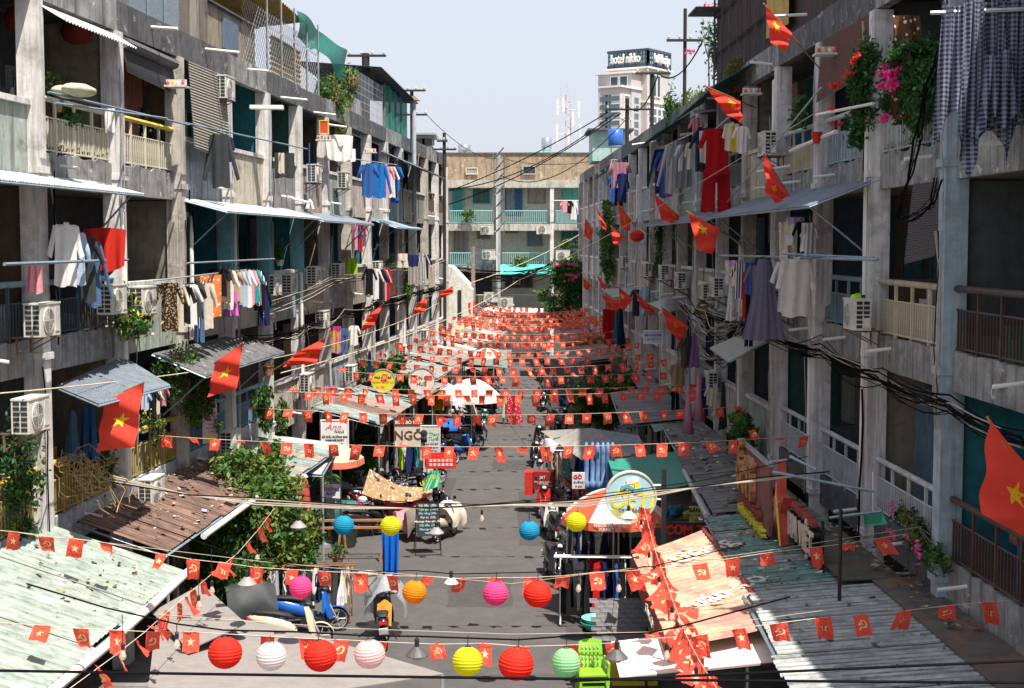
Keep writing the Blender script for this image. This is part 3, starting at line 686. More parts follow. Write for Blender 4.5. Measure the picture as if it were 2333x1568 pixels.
def shade_lamp(x, y, Y, r, col, label, top):
    c = atY(x, y, Y); t = thing('lamp', label, 'lamp', c, 0, 'cone shaded lamps on the festoon cable')
    m = MB(); m.lathe((0, 0, 0), [(.02, r * .75), (.05, r * .7), (r, 0), (r * .99, -.01), (.04, r * .66)], 18); part('lamp_shade', m, mat('lamp_shade_%02d' % int(col[0] * 99), col, rough=.5, trans=.1), t)
    m = MB(); m.lathe((0, 0, -r * .45), [(0, 0), (r * .4, .01), (r * .5, r * .25), (r * .5, r * .6)][:4], 12); part('glass_bowl', m, mat('frosted_glass_bowl', (.6, .56, .56), rough=.2, trans=.3, alpha=.7), t)
    m = MB(); m.lathe((0, 0, r * .65), [(.03, 0), (.03, .1), (.02, .12)], 8); m.path([(0, 0, r), (0, 0, top - c.z)], .007, 4); part('socket', m, blackm, t); return t
def bulb(x, y, Y, label, top):
    c = atY(x, y, Y); t = thing('light_bulb', label, 'light bulb', c, 0, 'bare filament bulbs on the festoon cables')
    m = MB(); m.lathe((0, 0, -.14), [(.008, 0), (.035, .02), (.045, .05), (.035, .09), (.018, .13), (.018, .15)], 10); part('glass', m, mat('bulb_glass', (.75, .68, .55), rough=.08, bump=0, alpha=.45, spec=.8), t)
    m = MB(); m.lathe((0, 0, 0), [(.024, 0), (.026, .07), (.012, .09)], 8); m.path([(0, 0, .08), (0, 0, max(.1, top - c.z))], .006, 4); part('socket', m, blackm, t); return t
# ---------------- corrugated / flat sheet roofs
TC = {}
def tin(name, col, rust=.5, rcol=(.14, .07, .04), **k):
    TC[name] = col; return mat(name, tuple(c * .72 for c in col), rough=.6, var=.24, scale=2.6, streak=k.pop('streak', .5), scol=(.12, .11, .10), rust=rust, rcol=rcol, bump=.1, **k)
def sheetroof(name, label, C, ms, strips=4, pitch=.16, depth=.018, cat='roof', dirv=1, group=None, posts=(), beam=True, drop=0., gfac=.4):
    """C: eave-far... four corners A,B (ridge edge) and D,C (eave edge); the corrugations run from edge AB to edge DC"""
    A, B, C_, D = [Vector(c) for c in C]; o = A.copy(); A, B, C_, D = A - o, B - o, C_ - o, D - o
    t = thing(name, label, cat, o, 0, group); n = (B - A).cross(D - A); n = n.normalized(); n = n if n.z > 0 else -n
    L_ = (B - A).length
    for s in range(strips):
        u0 = s / strips - .006; u1 = (s + 1) / strips + .006; nn = max(4, int(L_ / strips / pitch * 6)); lift = .012 * (s % 2) + rnd.uniform(0, .006); e = rnd.uniform(-.03, .03)
        def fn(u, v):
            uu = u0 + (u1 - u0) * u; vv = v * (1 + e); p = (A * (1 - uu) + B * uu) * (1 - vv) + (D * (1 - uu) + C_ * uu) * vv
            return p + n * (lift + depth * sin(uu * L_ / pitch * 2 * pi) - drop * sin(pi * vv))
        m = MB(); m.grid(fn, nn, 4); gm = ms[s % len(ms)]; gc = tuple(c * gfac for c in TC.get(gm.name, (.3, .28, .25))); m.mats = [gm, mat('%s_valley_grime_%d' % (gm.name, gfac * 100), gc, var=.3)]  # darker valley faces paint the shade between ridges into the sheet colour
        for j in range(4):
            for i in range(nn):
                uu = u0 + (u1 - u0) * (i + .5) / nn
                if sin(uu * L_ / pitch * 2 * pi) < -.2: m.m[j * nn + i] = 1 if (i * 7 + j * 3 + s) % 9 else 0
        part('corrugated_sheet', m, None, t)
    if beam:
        m = MB(); q = n * -.05
        for a, b in ((A, B), (D, C_), (A.lerp(D, .5), B.lerp(C_, .5))): m.path([a + q, b + q], .03, 4)
        for a, b in ((A, D), (B, C_)): m.path([a + q * 1.6, b + q * 1.6], .025, 4)
        part('roof_frame', m, steelb, t)
    for p in posts:
        p = Vector(p) - o; m = MB(); m.path([p, Vector((p.x, p.y, -o.z))], .03, 6); part('post', m, steel, t)
    return t
def awning(name, label, C, m_, cat='awning', thick=.02, sagd=0., group=None, nu=12, nv=6, wave=0., posts=(), edge=None, pitch=0, stays=()):
    A, B, C_, D = [Vector(c) for c in C]; o = A.copy(); A, B, C_, D = A - o, B - o, C_ - o, D - o
    t = thing(name, label, cat, o, 0, group)
    n = (B - A).cross(D - A).normalized(); n = n if n.z > 0 else -n
    def fn(u, v):
        p = (A * (1 - u) + B * u) * (1 - v) + (D * (1 - u) + C_ * u) * v
        return p - Vector((0, 0, 1)) * (sagd * sin(pi * u) * sin(pi * v)) + n * (wave * sin(v * 9 + u * 3) * sin(u * 13) + (.012 * sin(u * (B - A).length / pitch * 2 * pi) if pitch else 0))
    m = MB(); m.grid(fn, nu if not pitch else int((B - A).length / pitch * 4), nv, thick=-n * thick); part('sheet', m, m_, t)
    if edge:
        m = MB()
        for a, b in ((A, B), (D, C_), (A, D), (B, C_)): m.path([a - n * .04, b - n * .04], .02, 4)
        part('frame', m, edge, t)
    for p in posts:
        p = Vector(p) - o; m = MB(); m.path([p, Vector((p.x, p.y, -o.z))], .028, 6); part('post', m, steel, t)
    for a, b in stays:
        m = MB(); m.path([Vector(a) - o, Vector(b) - o], .02, 4); part('stay', m, steelb, t)
    return t
# ---------------- foliage
gl = [mat('leaf_green_dark', (.022, .075, .018), rough=.6, trans=.25, var=.2, scale=9, bump=0), mat('leaf_green', (.05, .14, .03), rough=.55, trans=.35, var=.2, scale=9, bump=0), mat('leaf_green_light', (.12, .23, .05), rough=.55, trans=.4, var=.2, scale=9, bump=0), mat('leaf_yellow_green', (.26, .28, .06), rough=.6, trans=.4, var=.2, scale=9, bump=0), mat('leaf_dry', (.22, .15, .06), rough=.8, trans=.3, var=.2, bump=0)]
def leafmesh(blobs, n, size, mats_, weights, seed=1, clumps=26, hang=0.):
    g_ = np.random.default_rng(seed); tot = sum(b[1][0] * b[1][1] * b[1][2] for b in blobs); V = []; MI = []
    for c, r in blobs:
        k = max(30, int(n * (r[0] * r[1] * r[2]) / tot)); nc = max(4, int(clumps * (k / n) ** .6))
        d = g_.normal(size=(nc, 3)); d /= np.linalg.norm(d, axis=1)[:, None]; rad = g_.uniform(.35, 1.0, (nc, 1)); cc = d * rad
        idx = g_.integers(0, nc, k); cs = g_.uniform(.18, .36, nc)
        pt = cc[idx] + g_.normal(size=(k, 3)) * cs[idx][:, None] * .75
        P = np.array(c) + pt * np.array(r)
        t = g_.normal(size=(k, 3)); t[:, 2] -= .4 + hang; t /= np.linalg.norm(t, axis=1)[:, None]
        b = np.cross(t, g_.normal(size=(k, 3))); b /= np.linalg.norm(b, axis=1)[:, None] + 1e-9
        s = size * g_.uniform(.6, 1.35, (k, 1)); nn = np.cross(t, b)
        V.append(np.stack([P - t * s, P + b * s * .42 + nn * s * .12, P + t * s, P - b * s * .42 + nn * s * .12], 1).reshape(-1, 3))
        cl = g_.choice(len(mats_), nc, p=np.array(weights) / sum(weights)); q = cl[idx]; fl = g_.random(k) < .35; q[fl] = g_.choice(len(mats_), fl.sum(), p=np.array(weights) / sum(weights)); MI.append(q)
    V = np.concatenate(V); MI = np.concatenate(MI); k = len(MI)
    me = bpy.data.meshes.new('foliage'); me.vertices.add(len(V)); me.vertices.foreach_set('co', V.ravel().astype('f')); me.loops.add(k * 4); me.loops.foreach_set('vertex_index', np.arange(k * 4, dtype='i'))
    me.polygons.add(k); me.polygons.foreach_set('loop_start', np.arange(0, k * 4, 4, dtype='i')); me.polygons.foreach_set('loop_total', np.full(k, 4, dtype='i'))
    for m in mats_: me.materials.append(m)
    me.polygons.foreach_set('material_index', MI.astype('i')); me.update(calc_edges=True); return me
def flowers(t, blobs, n, col, size=.05, seed=3, name='blossom'):
    fm = mat('petal_%02d_%02d_%02d' % tuple(int(q * 99) for q in col), col, rough=.7, trans=.3, var=.1, bump=0)
    part(name, leafmesh(blobs, n, size, [fm], [1], seed, clumps=10), None, t)
def shrub(name, label, cat, base, blobs, n, size=.07, w_=(3, 5, 3, 1, 0), seed=1, group=None, trunk=None, hang=0., limbs=5, clumps=26):
    """base: world point; blobs relative to the base"""
    t = thing(name, label, cat, base, 0, group)
    part('crown', leafmesh(blobs, n, size, gl, w_, seed, clumps=clumps, hang=hang), None, t)
    r = random.Random(seed); m = MB(); big = max(blobs, key=lambda b: b[1][0] * b[1][2])
    bx = Vector((0, 0, 0)); tr = trunk or .035
    mid = Vector((big[0][0] * .5, big[0][1] * .5, max(.2, (big[0][2] - big[1][2]) * .9)))
    m.path([bx, mid * .5 + Vector((.03, 0, 0)), mid], tr, 7, r2=tr * .7); part('trunk', m, mat('bark', (.13, .10, .07), var=.3, stretch=(9, 9, 2)), t)
    m = MB()
    for c, rr in blobs:
        for i in range(limbs):
            e = Vector(c) + Vector((r.uniform(-1, 1) * rr[0], r.uniform(-1, 1) * rr[1], r.uniform(-.3, 1) * rr[2])) * .8; q = mid.lerp(e, .5) + Vector((r.uniform(-.1, .1), r.uniform(-.1, .1), .05)); m.path([mid, q, e], tr * .45, 4, r2=tr * .12)
    part('limb', m, mat('bark', (.13, .10, .07)), t); return t
def pot(loc, r, h, col, label, plant=True, seed=1, lh=.35, sword=False):
    t = thing('potted_plant', label, 'plant', loc); m = MB(); m.lathe((0, 0, 0), [(r * .7, 0), (r, h), (r * 1.08, h), (r * 1.08, h * .88), (r * .9, h * .9)][:3], 12); part('pot', m, mat('pot_%02d_%02d' % (int(col[0] * 99), int(col[1] * 99)), col, rough=.8), t)
    if sword:
        rr = random.Random(seed); gm = [gl[1], gl[2]]
        proto = []
        for k in range(3):
            m = MB(); L_ = lh * (1 + .15 * k); wd = .035 + .01 * k
            m.grid(lambda u, v, L_=L_, wd=wd: ((u - .5) * 2 * wd * sin(pi * min(.98, v * .9 + .1)), L_ * (v * .75), L_ * (1.1 * v - .95 * v * v) + .02 * abs(u - .5)), 2, 6); m.smooth = True; proto.append(m.mesh('leaf', gm[k % 2]))
        for i in range(22):
            part('leaf', rr.choice(proto), None, t, loc=(0, 0, h + rr.uniform(0, lh * .9)), rz=(rr.uniform(-.5, .35), 0, rr.uniform(0, 6.28)))
        m = MB(); m.path([(0, 0, h * .8), (0, 0, h + lh)], .02, 6); part('stem', m, gl[1], t)
    else: part('foliage', leafmesh([((0, 0, h + lh * .6), (r * 1.5, r * 1.5, lh * .7))], 220, .05, gl, (2, 4, 3, 1, 0), seed, clumps=8), None, t)
    return t
# ---------------- scooter, forward = local +x
def scooter(col, label, kind=0, seatc=None):
    pm = mat('scooter_paint_%02d_%02d_%02d' % tuple(int(q * 99) for q in col), col, rough=.22, var=.04, bump=0, coat=.6, spec=.5)
    dk_ = mat('black_scooter_plastic', (.02, .02, .022), rough=.45, bump=.03); chrome = mat('chrome', (.6, .6, .62), rough=.15, metal=.9, bump=0)
    t = thing('motor_scooter', label, 'motorbike', (0, 0, 0), 0, 'motorbikes parked along the street')
    for x, r in ((.62, .28), (-.62, .27)):
        m = MB(); prof = [(r - .05, -.035), (r - .01, -.035), (r, 0), (r - .01, .035), (r - .05, .035)]; m.lathe((x, 0, r), prof + [prof[0]], 20, axis='y', caps=False); w_ = part('wheel', m, blackr, t)
        m = MB(); m.lathe((x, 0, r), [(r - .06, -.03), (r - .045, -.03), (r - .045, .03), (r - .06, .03), (r - .06, -.03)], 18, axis='y', caps=False); m.lathe((x, 0, r), [(.0, -.05), (.05, -.05), (.05, .05), (0, .05)], 10, axis='y')
        for i in range(5): q = i * 1.2566; m.path([(x, 0, r), (x + (r - .06) * cos(q), 0, r + (r - .06) * sin(q))], .012, 4)
        part('rim', m, steel, w_)
    def hull(sec, m):  # sections: (x, zlo, zhi, halfwidth) lofted
        n = 10; V = []; 
        for (x, z0, z1, hw) in sec:
            for j in range(n): q = 2 * pi * j / n; c_, s_ = cos(q), sin(q); V.append((x, hw * (abs(c_) ** .7) * (1 if c_ > 0 else -1), (z0 + z1) / 2 + (z1 - z0) / 2 * (abs(s_) ** .8) * (1 if s_ > 0 else -1)))
        Fc = [(i * n + j, (i + 1) * n + j, (i + 1) * n + (j + 1) % n, i * n + (j + 1) % n)[::-1] for i in range(len(sec) - 1) for j in range(n)]
        Fc += [tuple(range(n))[::-1], tuple((len(sec) - 1) * n + j for j in range(n))]; m.add(V, Fc)
    m = MB(); m.smooth = True; hull([(-.95, .66, .72, .05), (-.8, .55, .78, .11), (-.5, .42, .76, .15), (-.2, .36, .68, .14), (-.02, .34, .58, .11), (.12, .3, .44, .09)], m); part('body', m, pm, t)
    m = MB(); m.smooth = True; hull([(-.86, .77, .80, .08), (-.7, .76, .85, .13), (-.35, .72, .84, .15), (-.05, .66, .77, .12), (.06, .62, .7, .06)], m); part('seat', m, mat('seat_%02d' % int((seatc or (.02,))[0] * 99), seatc or (.02, .02, .022), rough=.6), t)
    m = MB(); m.box((.2, 0, .29), (.42, .3, .06)); m.box((-.25, 0, .3), (.5, .18, .2)); m.path([(-.1, .14, .25), (-.4, .17, .26), (-.75, .17, .34)], [.025, .05, .05], 8); m.path([(-.2, -.12, .3), (-.62, -.1, .28)], .03, 6); part('engine', m, dk_, t)
    m = MB(); m.smooth = True  # front shield: curved, wide at the top
    m.grid(lambda u, v: (.36 + .13 * v + .1 * cos((u - .5) * pi) * 1.0 - .04 + .0, (u - .5) * (.46 - .14 * abs(v - .6)), .93 - .62 * v), 10, 8, thick=(-.04, 0, 0)); part('front_shield', m, pm, t)
    m = MB(); hull([(.40, .55, .7, .1), (.52, .6, .86, .13), (.6, .66, .84, .08), (.63, .72, .78, .03)], m) if kind == 1 else m.add([(.52, -.1, .6), (.52, .1, .6), (.56, .0, .78)], [(0, 1, 2)]); part('nose', m, pm, t)
    m = MB(); m.smooth = True
    m.grid(lambda u, v: (.62 + (.31) * cos(R(20) + R(130) * u), (v - .5) * .13, .28 + .31 * sin(R(20) + R(130) * u) - .03 * abs(v - .5)), 10, 3, thick=(0, 0, -.01)); part('front_fender', m, pm, t)
    m = MB(); m.path([(.40, .07, .75), (.63, .075, .28)], .018, 6); m.path([(.40, -.07, .75), (.63, -.075, .28)], .018, 6); part('fork', m, steel, t)
    m = MB(); m.smooth = True; hull([(.18, .94, .98, .06), (.3, .93, 1.03, .13), (.42, .88, 1.02, .13), (.5, .86, .93, .06)], m); part('handlebar_cover', m, pm if kind else dk_, t)
    m = MB(); m.path([(.22, .36, 1.0), (.30, .16, 1.0), (.32, 0, .98), (.30, -.16, 1.0), (.22, -.36, 1.0)], .018, 6); part('handlebar', m, dk_, t)
    m = MB(); m.smooth = True; m.lathe((.49, 0, .945), [(.0, .0), (.06, -.005), (.075, -.03)][::-1], 12, axis='x'); part('headlight', m, mat('headlight_glass', (.7, .7, .68), rough=.1, bump=0, spec=.8), t)
    if kind == 1:
        for s in (-1, 1): m = MB(); m.smooth = True; m.box((.545, s * .085, .72), (.03, .07, .17), rot=s * -.4); part('headlight', m, mat('headlight_glass', (.7, .7, .68)), t)
    for s in (-1, 1):
        m = MB(); m.path([(.3, s * .2, 1.02), (.28, s * .27, 1.18)], .007, 4); m.smooth = False; m.lathe((.27, s * .3, 1.2), [(0, -.012), (.055, -.01), (.055, .01), (0, .012)], 10, axis='x'); part('mirror', m, dk_, t)
    m = MB(); m.box((-.94, 0, .68), (.05, .16, .07)); part('tail_light', m, mat('red_lens', (.55, .02, .02), rough=.2, bump=0), t)
    m = MB(); m.box((-.97, 0, .50), (.015, .2, .15), rot=Matrix.Rotation(R(-15), 3, 'Y')); part('number_plate', m, mat('plate_white', (.7, .7, .68), rough=.4), t)
    m = MB(); m.box((-.86, 0, .47), (.28, .12, .02), rot=Matrix.Rotation(R(-25), 3, 'Y')); part('rear_fender', m, dk_, t); m = MB(); m.path([(-.05, -.1, .28), (.0, -.24, .02)], .012, 4); part('kickstand', m, dk_, t)
    return t
# ---------------- market parasol
def parasol(c, r, h, label, ca, cb, rise=.45, n=8, val=.18, pole=True, rz=.2, valc=None, closed=False):
    t = thing('market_parasol', label, 'parasol', c, rz)
    if closed:
        m = MB(); m.smooth = True
        m.lathe((0, 0, h * .28), [(r * .5, 0), (r * 1., .15), (r * .8, h * .3), (r * .45, h * .62), (r * .2, h * .7)], 20, wob=lambda q: 1 + .16 * sin(6 * q)); part('canopy', m, ca, t)
        m = MB(); m.lathe((0, 0, h * .97), [(.02, 0), (.09, .02), (.05, .08), (0, .1)], 8); part('finial', m, cb, t)
        m = MB(); m.path([(0, 0, 0), (0, 0, h)], .025, 6); part('pole', m, steel, t); return t
    for i in range(n):
        a0 = 2 * pi * i / n; a1 = 2 * pi * (i + 1) / n; mm = ca if i % 2 == 0 else cb
        def fn(u, v):
            q = a0 + (a1 - a0) * u; k = cos(pi / n) / cos(q - (a0 + a1) / 2); rr = r * v * (k * (1 - .04 * sin(pi * u)) if True else 1)
            return (rr * cos(q), rr * sin(q), h - rise * (1 - cos(v * 1.25)) / (1 - cos(1.25)) - .03 * sin(pi * u) * v)
        m = MB(); m.grid(fn, 5, 7); m.smooth = True; part('canopy_panel', m, mm, t)
        if val:
            vm = valc or mm; m = MB()
            m.grid(lambda u, v: (lambda p: (p[0] * (1 + .02 * v), p[1] * (1 + .02 * v), p[2] - .005 - val * v))(fn(u, 1)), 5, 1); part('valance', m, vm, t)
        m = MB(); m.path([(0, 0, h - rise * .7), Vector(fn(0, .96)) - Vector((0, 0, .03))], .008, 4); part('rib', m, steel, t)
    m = MB(); m.path([(0, 0, 0), (0, 0, h - .05)], .025, 6); m.box((0, 0, .05), (.5, .5, .1)); part('pole', m, steel, t)
    return t
def board(name, label, c, w_, h, m_, rz=0., tiltx=0., thick=.04, lines=(), frame=None, cat='sign', parent=None, round_=0):
    t = thing(name, label, cat, c, (tiltx, 0, rz)); mb = MB()
    if round_:
        mb.lathe((0, 0, 0), [(w_ / 2, -thick / 2), (w_ / 2, thick / 2)], 40, axis='y'); part('board', mb, m_, t)
        mb = MB(); mb.lathe((0, 0, 0), [(w_ / 2, -thick / 2 - .02), (w_ / 2 + .03, -thick / 2 - .02), (w_ / 2 + .03, thick / 2 + .02), (w_ / 2, thick / 2 + .02), (w_ / 2, -thick / 2 - .02)], 40, axis='y', caps=False); part('rim', mb, frame or steel, t)
    else:
        mb.box((0, 0, 0), (w_, thick, h)); part('board', mb, m_, t)
        if frame:
            mb = MB(); f = .03
            for q in ((0, h / 2, w_ + f, f), (0, -h / 2, w_ + f, f)): mb.box((q[0], 0, q[1]), (q[2] + f, thick + .03, q[3]))
            for s in (-1, 1): mb.box((s * w_ / 2, 0, 0), (f, thick + .028, h - f))
            part('frame', mb, frame, t)
    for (s, x, z, size, mm, *r_) in lines:
        text(s, size, mm, t, (x, -thick / 2 - .006, z), (pi / 2, 0, 0), bold=r_[0] if r_ else 0, sx=r_[1] if len(r_) > 1 else 1, shear=r_[2] if len(r_) > 2 else 0)
    return t
ink = mat('dark_ink', (.03, .03, .035), bump=0); redi = mat('red_ink', (.6, .02, .02), bump=0); whi_i = mat('white_ink', (.8, .8, .78), bump=0); grni = mat('green_ink', (.05, .35, .18), bump=0); yeli = mat('yellow_ink', (.75, .65, .05), bump=0); blui = mat('blue_ink', (.05, .06, .3), bump=0)
signw = mat('sign_white', (.68, .67, .66), rough=.5, var=.04, bump=.02)
# ================================================================ skyline
HY = 450.; hs = HY / F
def hz_(y): return E + (555 - y) * hs
hot = thing('hotel_tower', 'tall beige hotel tower with dark glass crown and white letters beyond the roofs', 'tower', (atY(1410, 500, HY).x, HY, 0))
hox = hot.location.x; hb = mat('beige_stone_cladding', (.46, .43, .42), var=.05, scale=.3, bump=.02); hw = mat('pale_trim', (.66, .63, .60), var=.03, bump=0); hg = mat('tower_glass', (.10, .16, .20), rough=.15, var=.1, bump=0); hd = mat('dark_steel_crown', (.045, .075, .10), rough=.4, bump=0)
def vol(xc, wl, wr, yt, yb, m, name='wall', dY=0., a=.6, parent=hot, grow=0.):
    c = Vector((atY(xc, 500, HY).x - hox, dY, 0)); Ld = Vector((-cos(a), sin(a), 0)); Rd = Vector((sin(a), cos(a), 0)) 
    Ll = wl * hs / cos(a); Rl = wr * hs / sin(a); z0, z1 = hz_(yb), hz_(yt)
    c2 = c - (Ld + Rd) * grow; Ll2 = Ll + 2 * grow; Rl2 = Rl + 2 * grow
    P = [c2, c2 + Rd * Rl2, c2 + Rd * Rl2 + Ld * Ll2, c2 + Ld * Ll2]; mb = MB()
    mb.add([Vector((p.x, p.y, z0)) for p in P] + [Vector((p.x, p.y, z1)) for p in P], [(3, 2, 1, 0), (4, 5, 6, 7), (0, 1, 5, 4), (1, 2, 6, 5), (2, 3, 7, 6), (3, 0, 4, 7)])
    return c, Ld, Rd, Ll, Rl, part(name, mb, m, parent)
def wins(c, d, L_, cols, ys, ww, wh_, m=None, off=.15, frame=True):
    n = Vector((d.y, -d.x, 0)); n = n if n.y < 0 else -n; ang = math.atan2(d.y, d.x)
    key = (round(ww, 2), round(wh_, 2)); 
    fm_ = MB(); fm_.box((0, 0, 0), (ww + .9, .3, wh_ + .9)); f_ = fm_.mesh('window', hw); gm_ = MB(); gm_.box((0, 0, 0), (ww, .5, wh_)); g_ = gm_.mesh('pane', m or hg)
    for cx in cols:
        for y in ys:
            p = c + d * (L_ * cx) + n * off; o = part('window', f_, None, hot, loc=(p.x, p.y, hz_(y)), rz=ang); part('pane', g_, None, o)
c, Ld, Rd, Ll, Rl, _ = vol(1412, 44, 50, 203, 560, hb)
rows = [228, 246, 264, 283, 301, 320, 338]
wins(c, Ld, Ll, [.1, .26, .42, .58, .74, .9], rows, 1.3, 1.5); wins(c, Rd, Rl, [.3, .78], rows, 2.8, 1.9)
vol(1412, 44, 50, 199, 203, hw, 'cornice', grow=.8); vol(1412, 44, 50, 270, 273, hw, 'string_course', grow=.3)
c, Ld, Rd, Ll, Rl, _ = vol(1440, 73, 60, 167, 330, hb, dY=5); wins(c, Ld, Ll, [.22, .5], [186], 2.4, 3.2, hd); vol(1440, 73, 60, 163, 167, hw, 'cornice', dY=5, grow=.9)
c, Ld, Rd, Ll, Rl, _ = vol(1478, 84, 62, 152, 560, hb, dY=9); vol(1478, 84, 62, 149, 153, hw, 'cornice', dY=9, grow=.9)
wins(c, Rd, Rl, [.12, .32, .52, .72, .9], [250, 268, 287, 305, 323], 1.8, 1.8); wins(c, Rd, Rl, [.12, .3, .48], [190], 1.5, 6.5, hd)
vol(1478, 84, 62, 228, 231, hw, 'string_course', dY=9, grow=.4)
c, Ld, Rd, Ll, Rl, _ = vol(1480, 86, 60, 112, 148, mat('pale_sky_glass', (.42, .52, .62), rough=.1, bump=0), 'crown_glass', dY=9.5)
vol(1480, 86, 60, 107, 113, hd, 'crown_beam', dY=9.5, grow=.4); vol(1480, 86, 60, 141, 149, hd, 'crown_beam', dY=9.5, grow=.4)
for d, L_, n in ((Ld, Ll, 15), (Rd, Rl, 12)):
    for i in range(n + 1):
        p = c + d * (L_ * i / n); m = MB(); m.box((p.x, p.y, hz_(130)), (.9 if i % 4 == 0 else .35, .9 if i % 4 == 0 else .35, 38 * hs)); part('crown_mullion', m, hd, hot)
for y in (120, 130): vol(1480, 86, 60, y, y + 1.5, hd, 'crown_mullion', dY=9.5, grow=.25)
for s, d, L_, u, sx in (('hotel nikko', Ld, Ll, .52, .58), ('hotel nikko saigon', Rd, Rl, .5, .34)):
    n = Vector((d.y, -d.x, 0)); n = n if n.y < 0 else -n; p = c + d * (L_ * u) + n * 1.2; an = math.atan2(d.y, d.x); an = an if cos(an) > 0 else an + pi
    text(s, 4.1, mat('white_letters', (.8, .8, .8), bump=0), hot, (p.x, p.y, hz_(128.5)), (pi / 2, 0, an), 'letters', .3, .03, sx)
# telecom mast
MY = 300.; p0 = atY(1293, 352, MY); t = thing('telecom_mast', 'slim white lattice telecom mast with antenna panels on the skyline', 'mast', (p0.x, MY, 0)); k_ = MY / F; zt = E + (555 - 222) * k_; zb = E + (555 - 362) * k_
m = MB()
for a in range(3): q = a * 2.094; m.path([(1.1 * cos(q), 1.1 * sin(q), 0), (.5 * cos(q), .5 * sin(q), zt)], .1, 4)
for i in range(26):
    z = zb - 10 + (zt - zb + 10) * i / 26; r_ = .8; q = i * 2.094; m.path([(r_ * cos(q), r_ * sin(q), z), (r_ * cos(q + 2.094), r_ * sin(q + 2.094), z + 1)], .06, 4)
part('lattice', m, mat('mast_white_red', (.45, .42, .42), bump=0), t)
m = MB(); m.path([(0, 0, zt), (0, 0, zt + 2.4)], .05, 4); m.path([(-1.5, 0, zt - 1), (-1.5, 0, zt + 1.6)], .04, 4); m.path([(1.4, 0, zt - 1), (1.4, 0, zt + 1)], .04, 4); part('whip_aerial', m, steel, t)
for (x, z, h) in ((-2.1, -2.5, 3.4), (2.3, -3, 3.6), (-.9, -2, 3), (1.1, -5, 3), (-2.2, -8, 4), (2.6, -8, 4.2), (.2, -9, 3), (1.2, -16, 1.4), (1.4, -18, 1.4)):
    m = MB(); m.box((x, -.6, zt + z), (.45, .3, h)); m.path([(0, 0, zt + z), (x, -.5, zt + z)], .06, 4); part('antenna_panel', m, mat('antenna_white', (.6, .6, .62), bump=0), t)
# things on the far roofs
def tank(x, y, Y, r, h, m_, label, legs=.6):
    p = atY(x, y, Y); t = thing('water_tank', label, 'water tank', (p.x, Y, 15.9 if Y > 90 else 13.5)); z = p.z - t.location.z; m = MB(); m.smooth = True
    m.lathe((0, 0, z), [(r * .3, h), (r, h * .88), (r, h * .1), (r * .9, 0)][::-1], 18); part('tank', m, m_, t)
    m = MB()
    for a in range(4): q = a * pi / 2 + .7; m.path([(r * .8 * cos(q), r * .8 * sin(q), 0), (r * .8 * cos(q), r * .8 * sin(q), z + .05)], .05, 4)
    m.lathe((0, 0, z - .05), [(r, 0), (r, .05)], 12); part('stand', m, steel, t); return t
tank(1245, 341, 118, .42, 1.05, mat('shiny_steel', (.6, .6, .6), rough=.2, metal=.9, bump=0), 'upright stainless steel water tank on the far rooftop')
tank(1402, 333, 80, .42, 1.0, mat('blue_plastic', (.03, .12, .42), rough=.4), 'round blue water tank on the right-hand roof')
tank(1058, 350, 122, .55, .8, mat('shiny_steel', (.6, .6, .6)), 'small steel water tank left of the far parapet')
def hut(x0, x1, yt, yb, Y, m_, label, dep=4., roofm=None, win=0, name='rooftop_hut'):
    a = atY(x0, yt, Y); b = atY(x1, yb, Y); t = thing(name, label, 'hut', (a.x, Y, b.z)); h = a.z - b.z; w_ = b.x - a.x
    m = MB(); m.b2((0, 0, -.4), (w_, dep, h)); part('wall', m, m_, t); m = MB(); m.b2((-.3, -.4, h), (w_ + .3, dep + .3, h + .12)); part('roof', m, roofm or steel, t)
    for i in range(win): m = MB(); x = w_ * (i + .5) / win; m.b2((x - .3, -.04, h * .35), (x + .3, -.005, h * .8)); part('window', m, glassd, t)
    return t
palep = mat('pale_grey_render', (.45, .46, .44), streak=.5, scol=(.2, .2, .2))
hut(948, 982, 308, 345, 88, palep, 'pale rooftop hut with dark windows above the end of the left row', win=2)
hut(1350, 1432, 298, 352, 88, mat('mint_metal_sheet', (.32, .50, .48), streak=.5, scol=(.3, .2, .12)), 'mint green metal hut on the right roof near the far block', roofm=darkc)
hut(1212, 1292, 351, 358, 115, ftan, 'low brown shed behind the far parapet', roofm=fturq)
hut(1052, 1090, 352, 358, 116, palep, 'small white-roofed shed left on the far roof', roofm=mat('pv_dark_panel', (.08, .10, .12), rough=.3))
# ================================================================ rooftop sheds, in local row coordinates
def rowbox(row, Ya, Yb, o0, o1, z0, z1):
    m = MB(); X = XL if row == 'L' else XR; s = 1 if row == 'L' else -1
    P = [Vector((X(Y) + s * o, Y, z)) for z in (z0, z1) for Y, o in ((Ya, o0), (Yb, o0), (Yb, o1), (Ya, o1))]
    c = sum(P, Vector()) / 8
    # orient faces outward
    fs_ = [(0, 1, 2, 3), (4, 5, 6, 7), (0, 1, 5, 4), (1, 2, 6, 5), (2, 3, 7, 6), (3, 0, 4, 7)]; out = []
    for f in fs_:
        a, b, d = P[f[0]], P[f[1]], P[f[2]]; n = (b - a).cross(d - a); out.append(f if n.dot((a + d) / 2 - c) > 0 else f[::-1])
    m.add(P, out); return m
def join(*ms):
    M_ = MB()
    for m in ms: M_.add(m.v, m.f)
    return M_
def pt(row, Y, o, z): return Vector(((XL(Y) + o) if row == 'L' else (XR(Y) - o), Y, z))
def panelwall(t, row, Ya, Yb, o, z0, z1, mats_, n, name='wall_panel'):
    for i in range(n):
        a = Ya + (Yb - Ya) * i / n; b = Ya + (Yb - Ya) * (i + 1) / n; part(name, rowbox(row, a + .012, b - .012, o - .04 - .01 * (i % 2), o, z0, z1), mats_[i % len(mats_)], t)
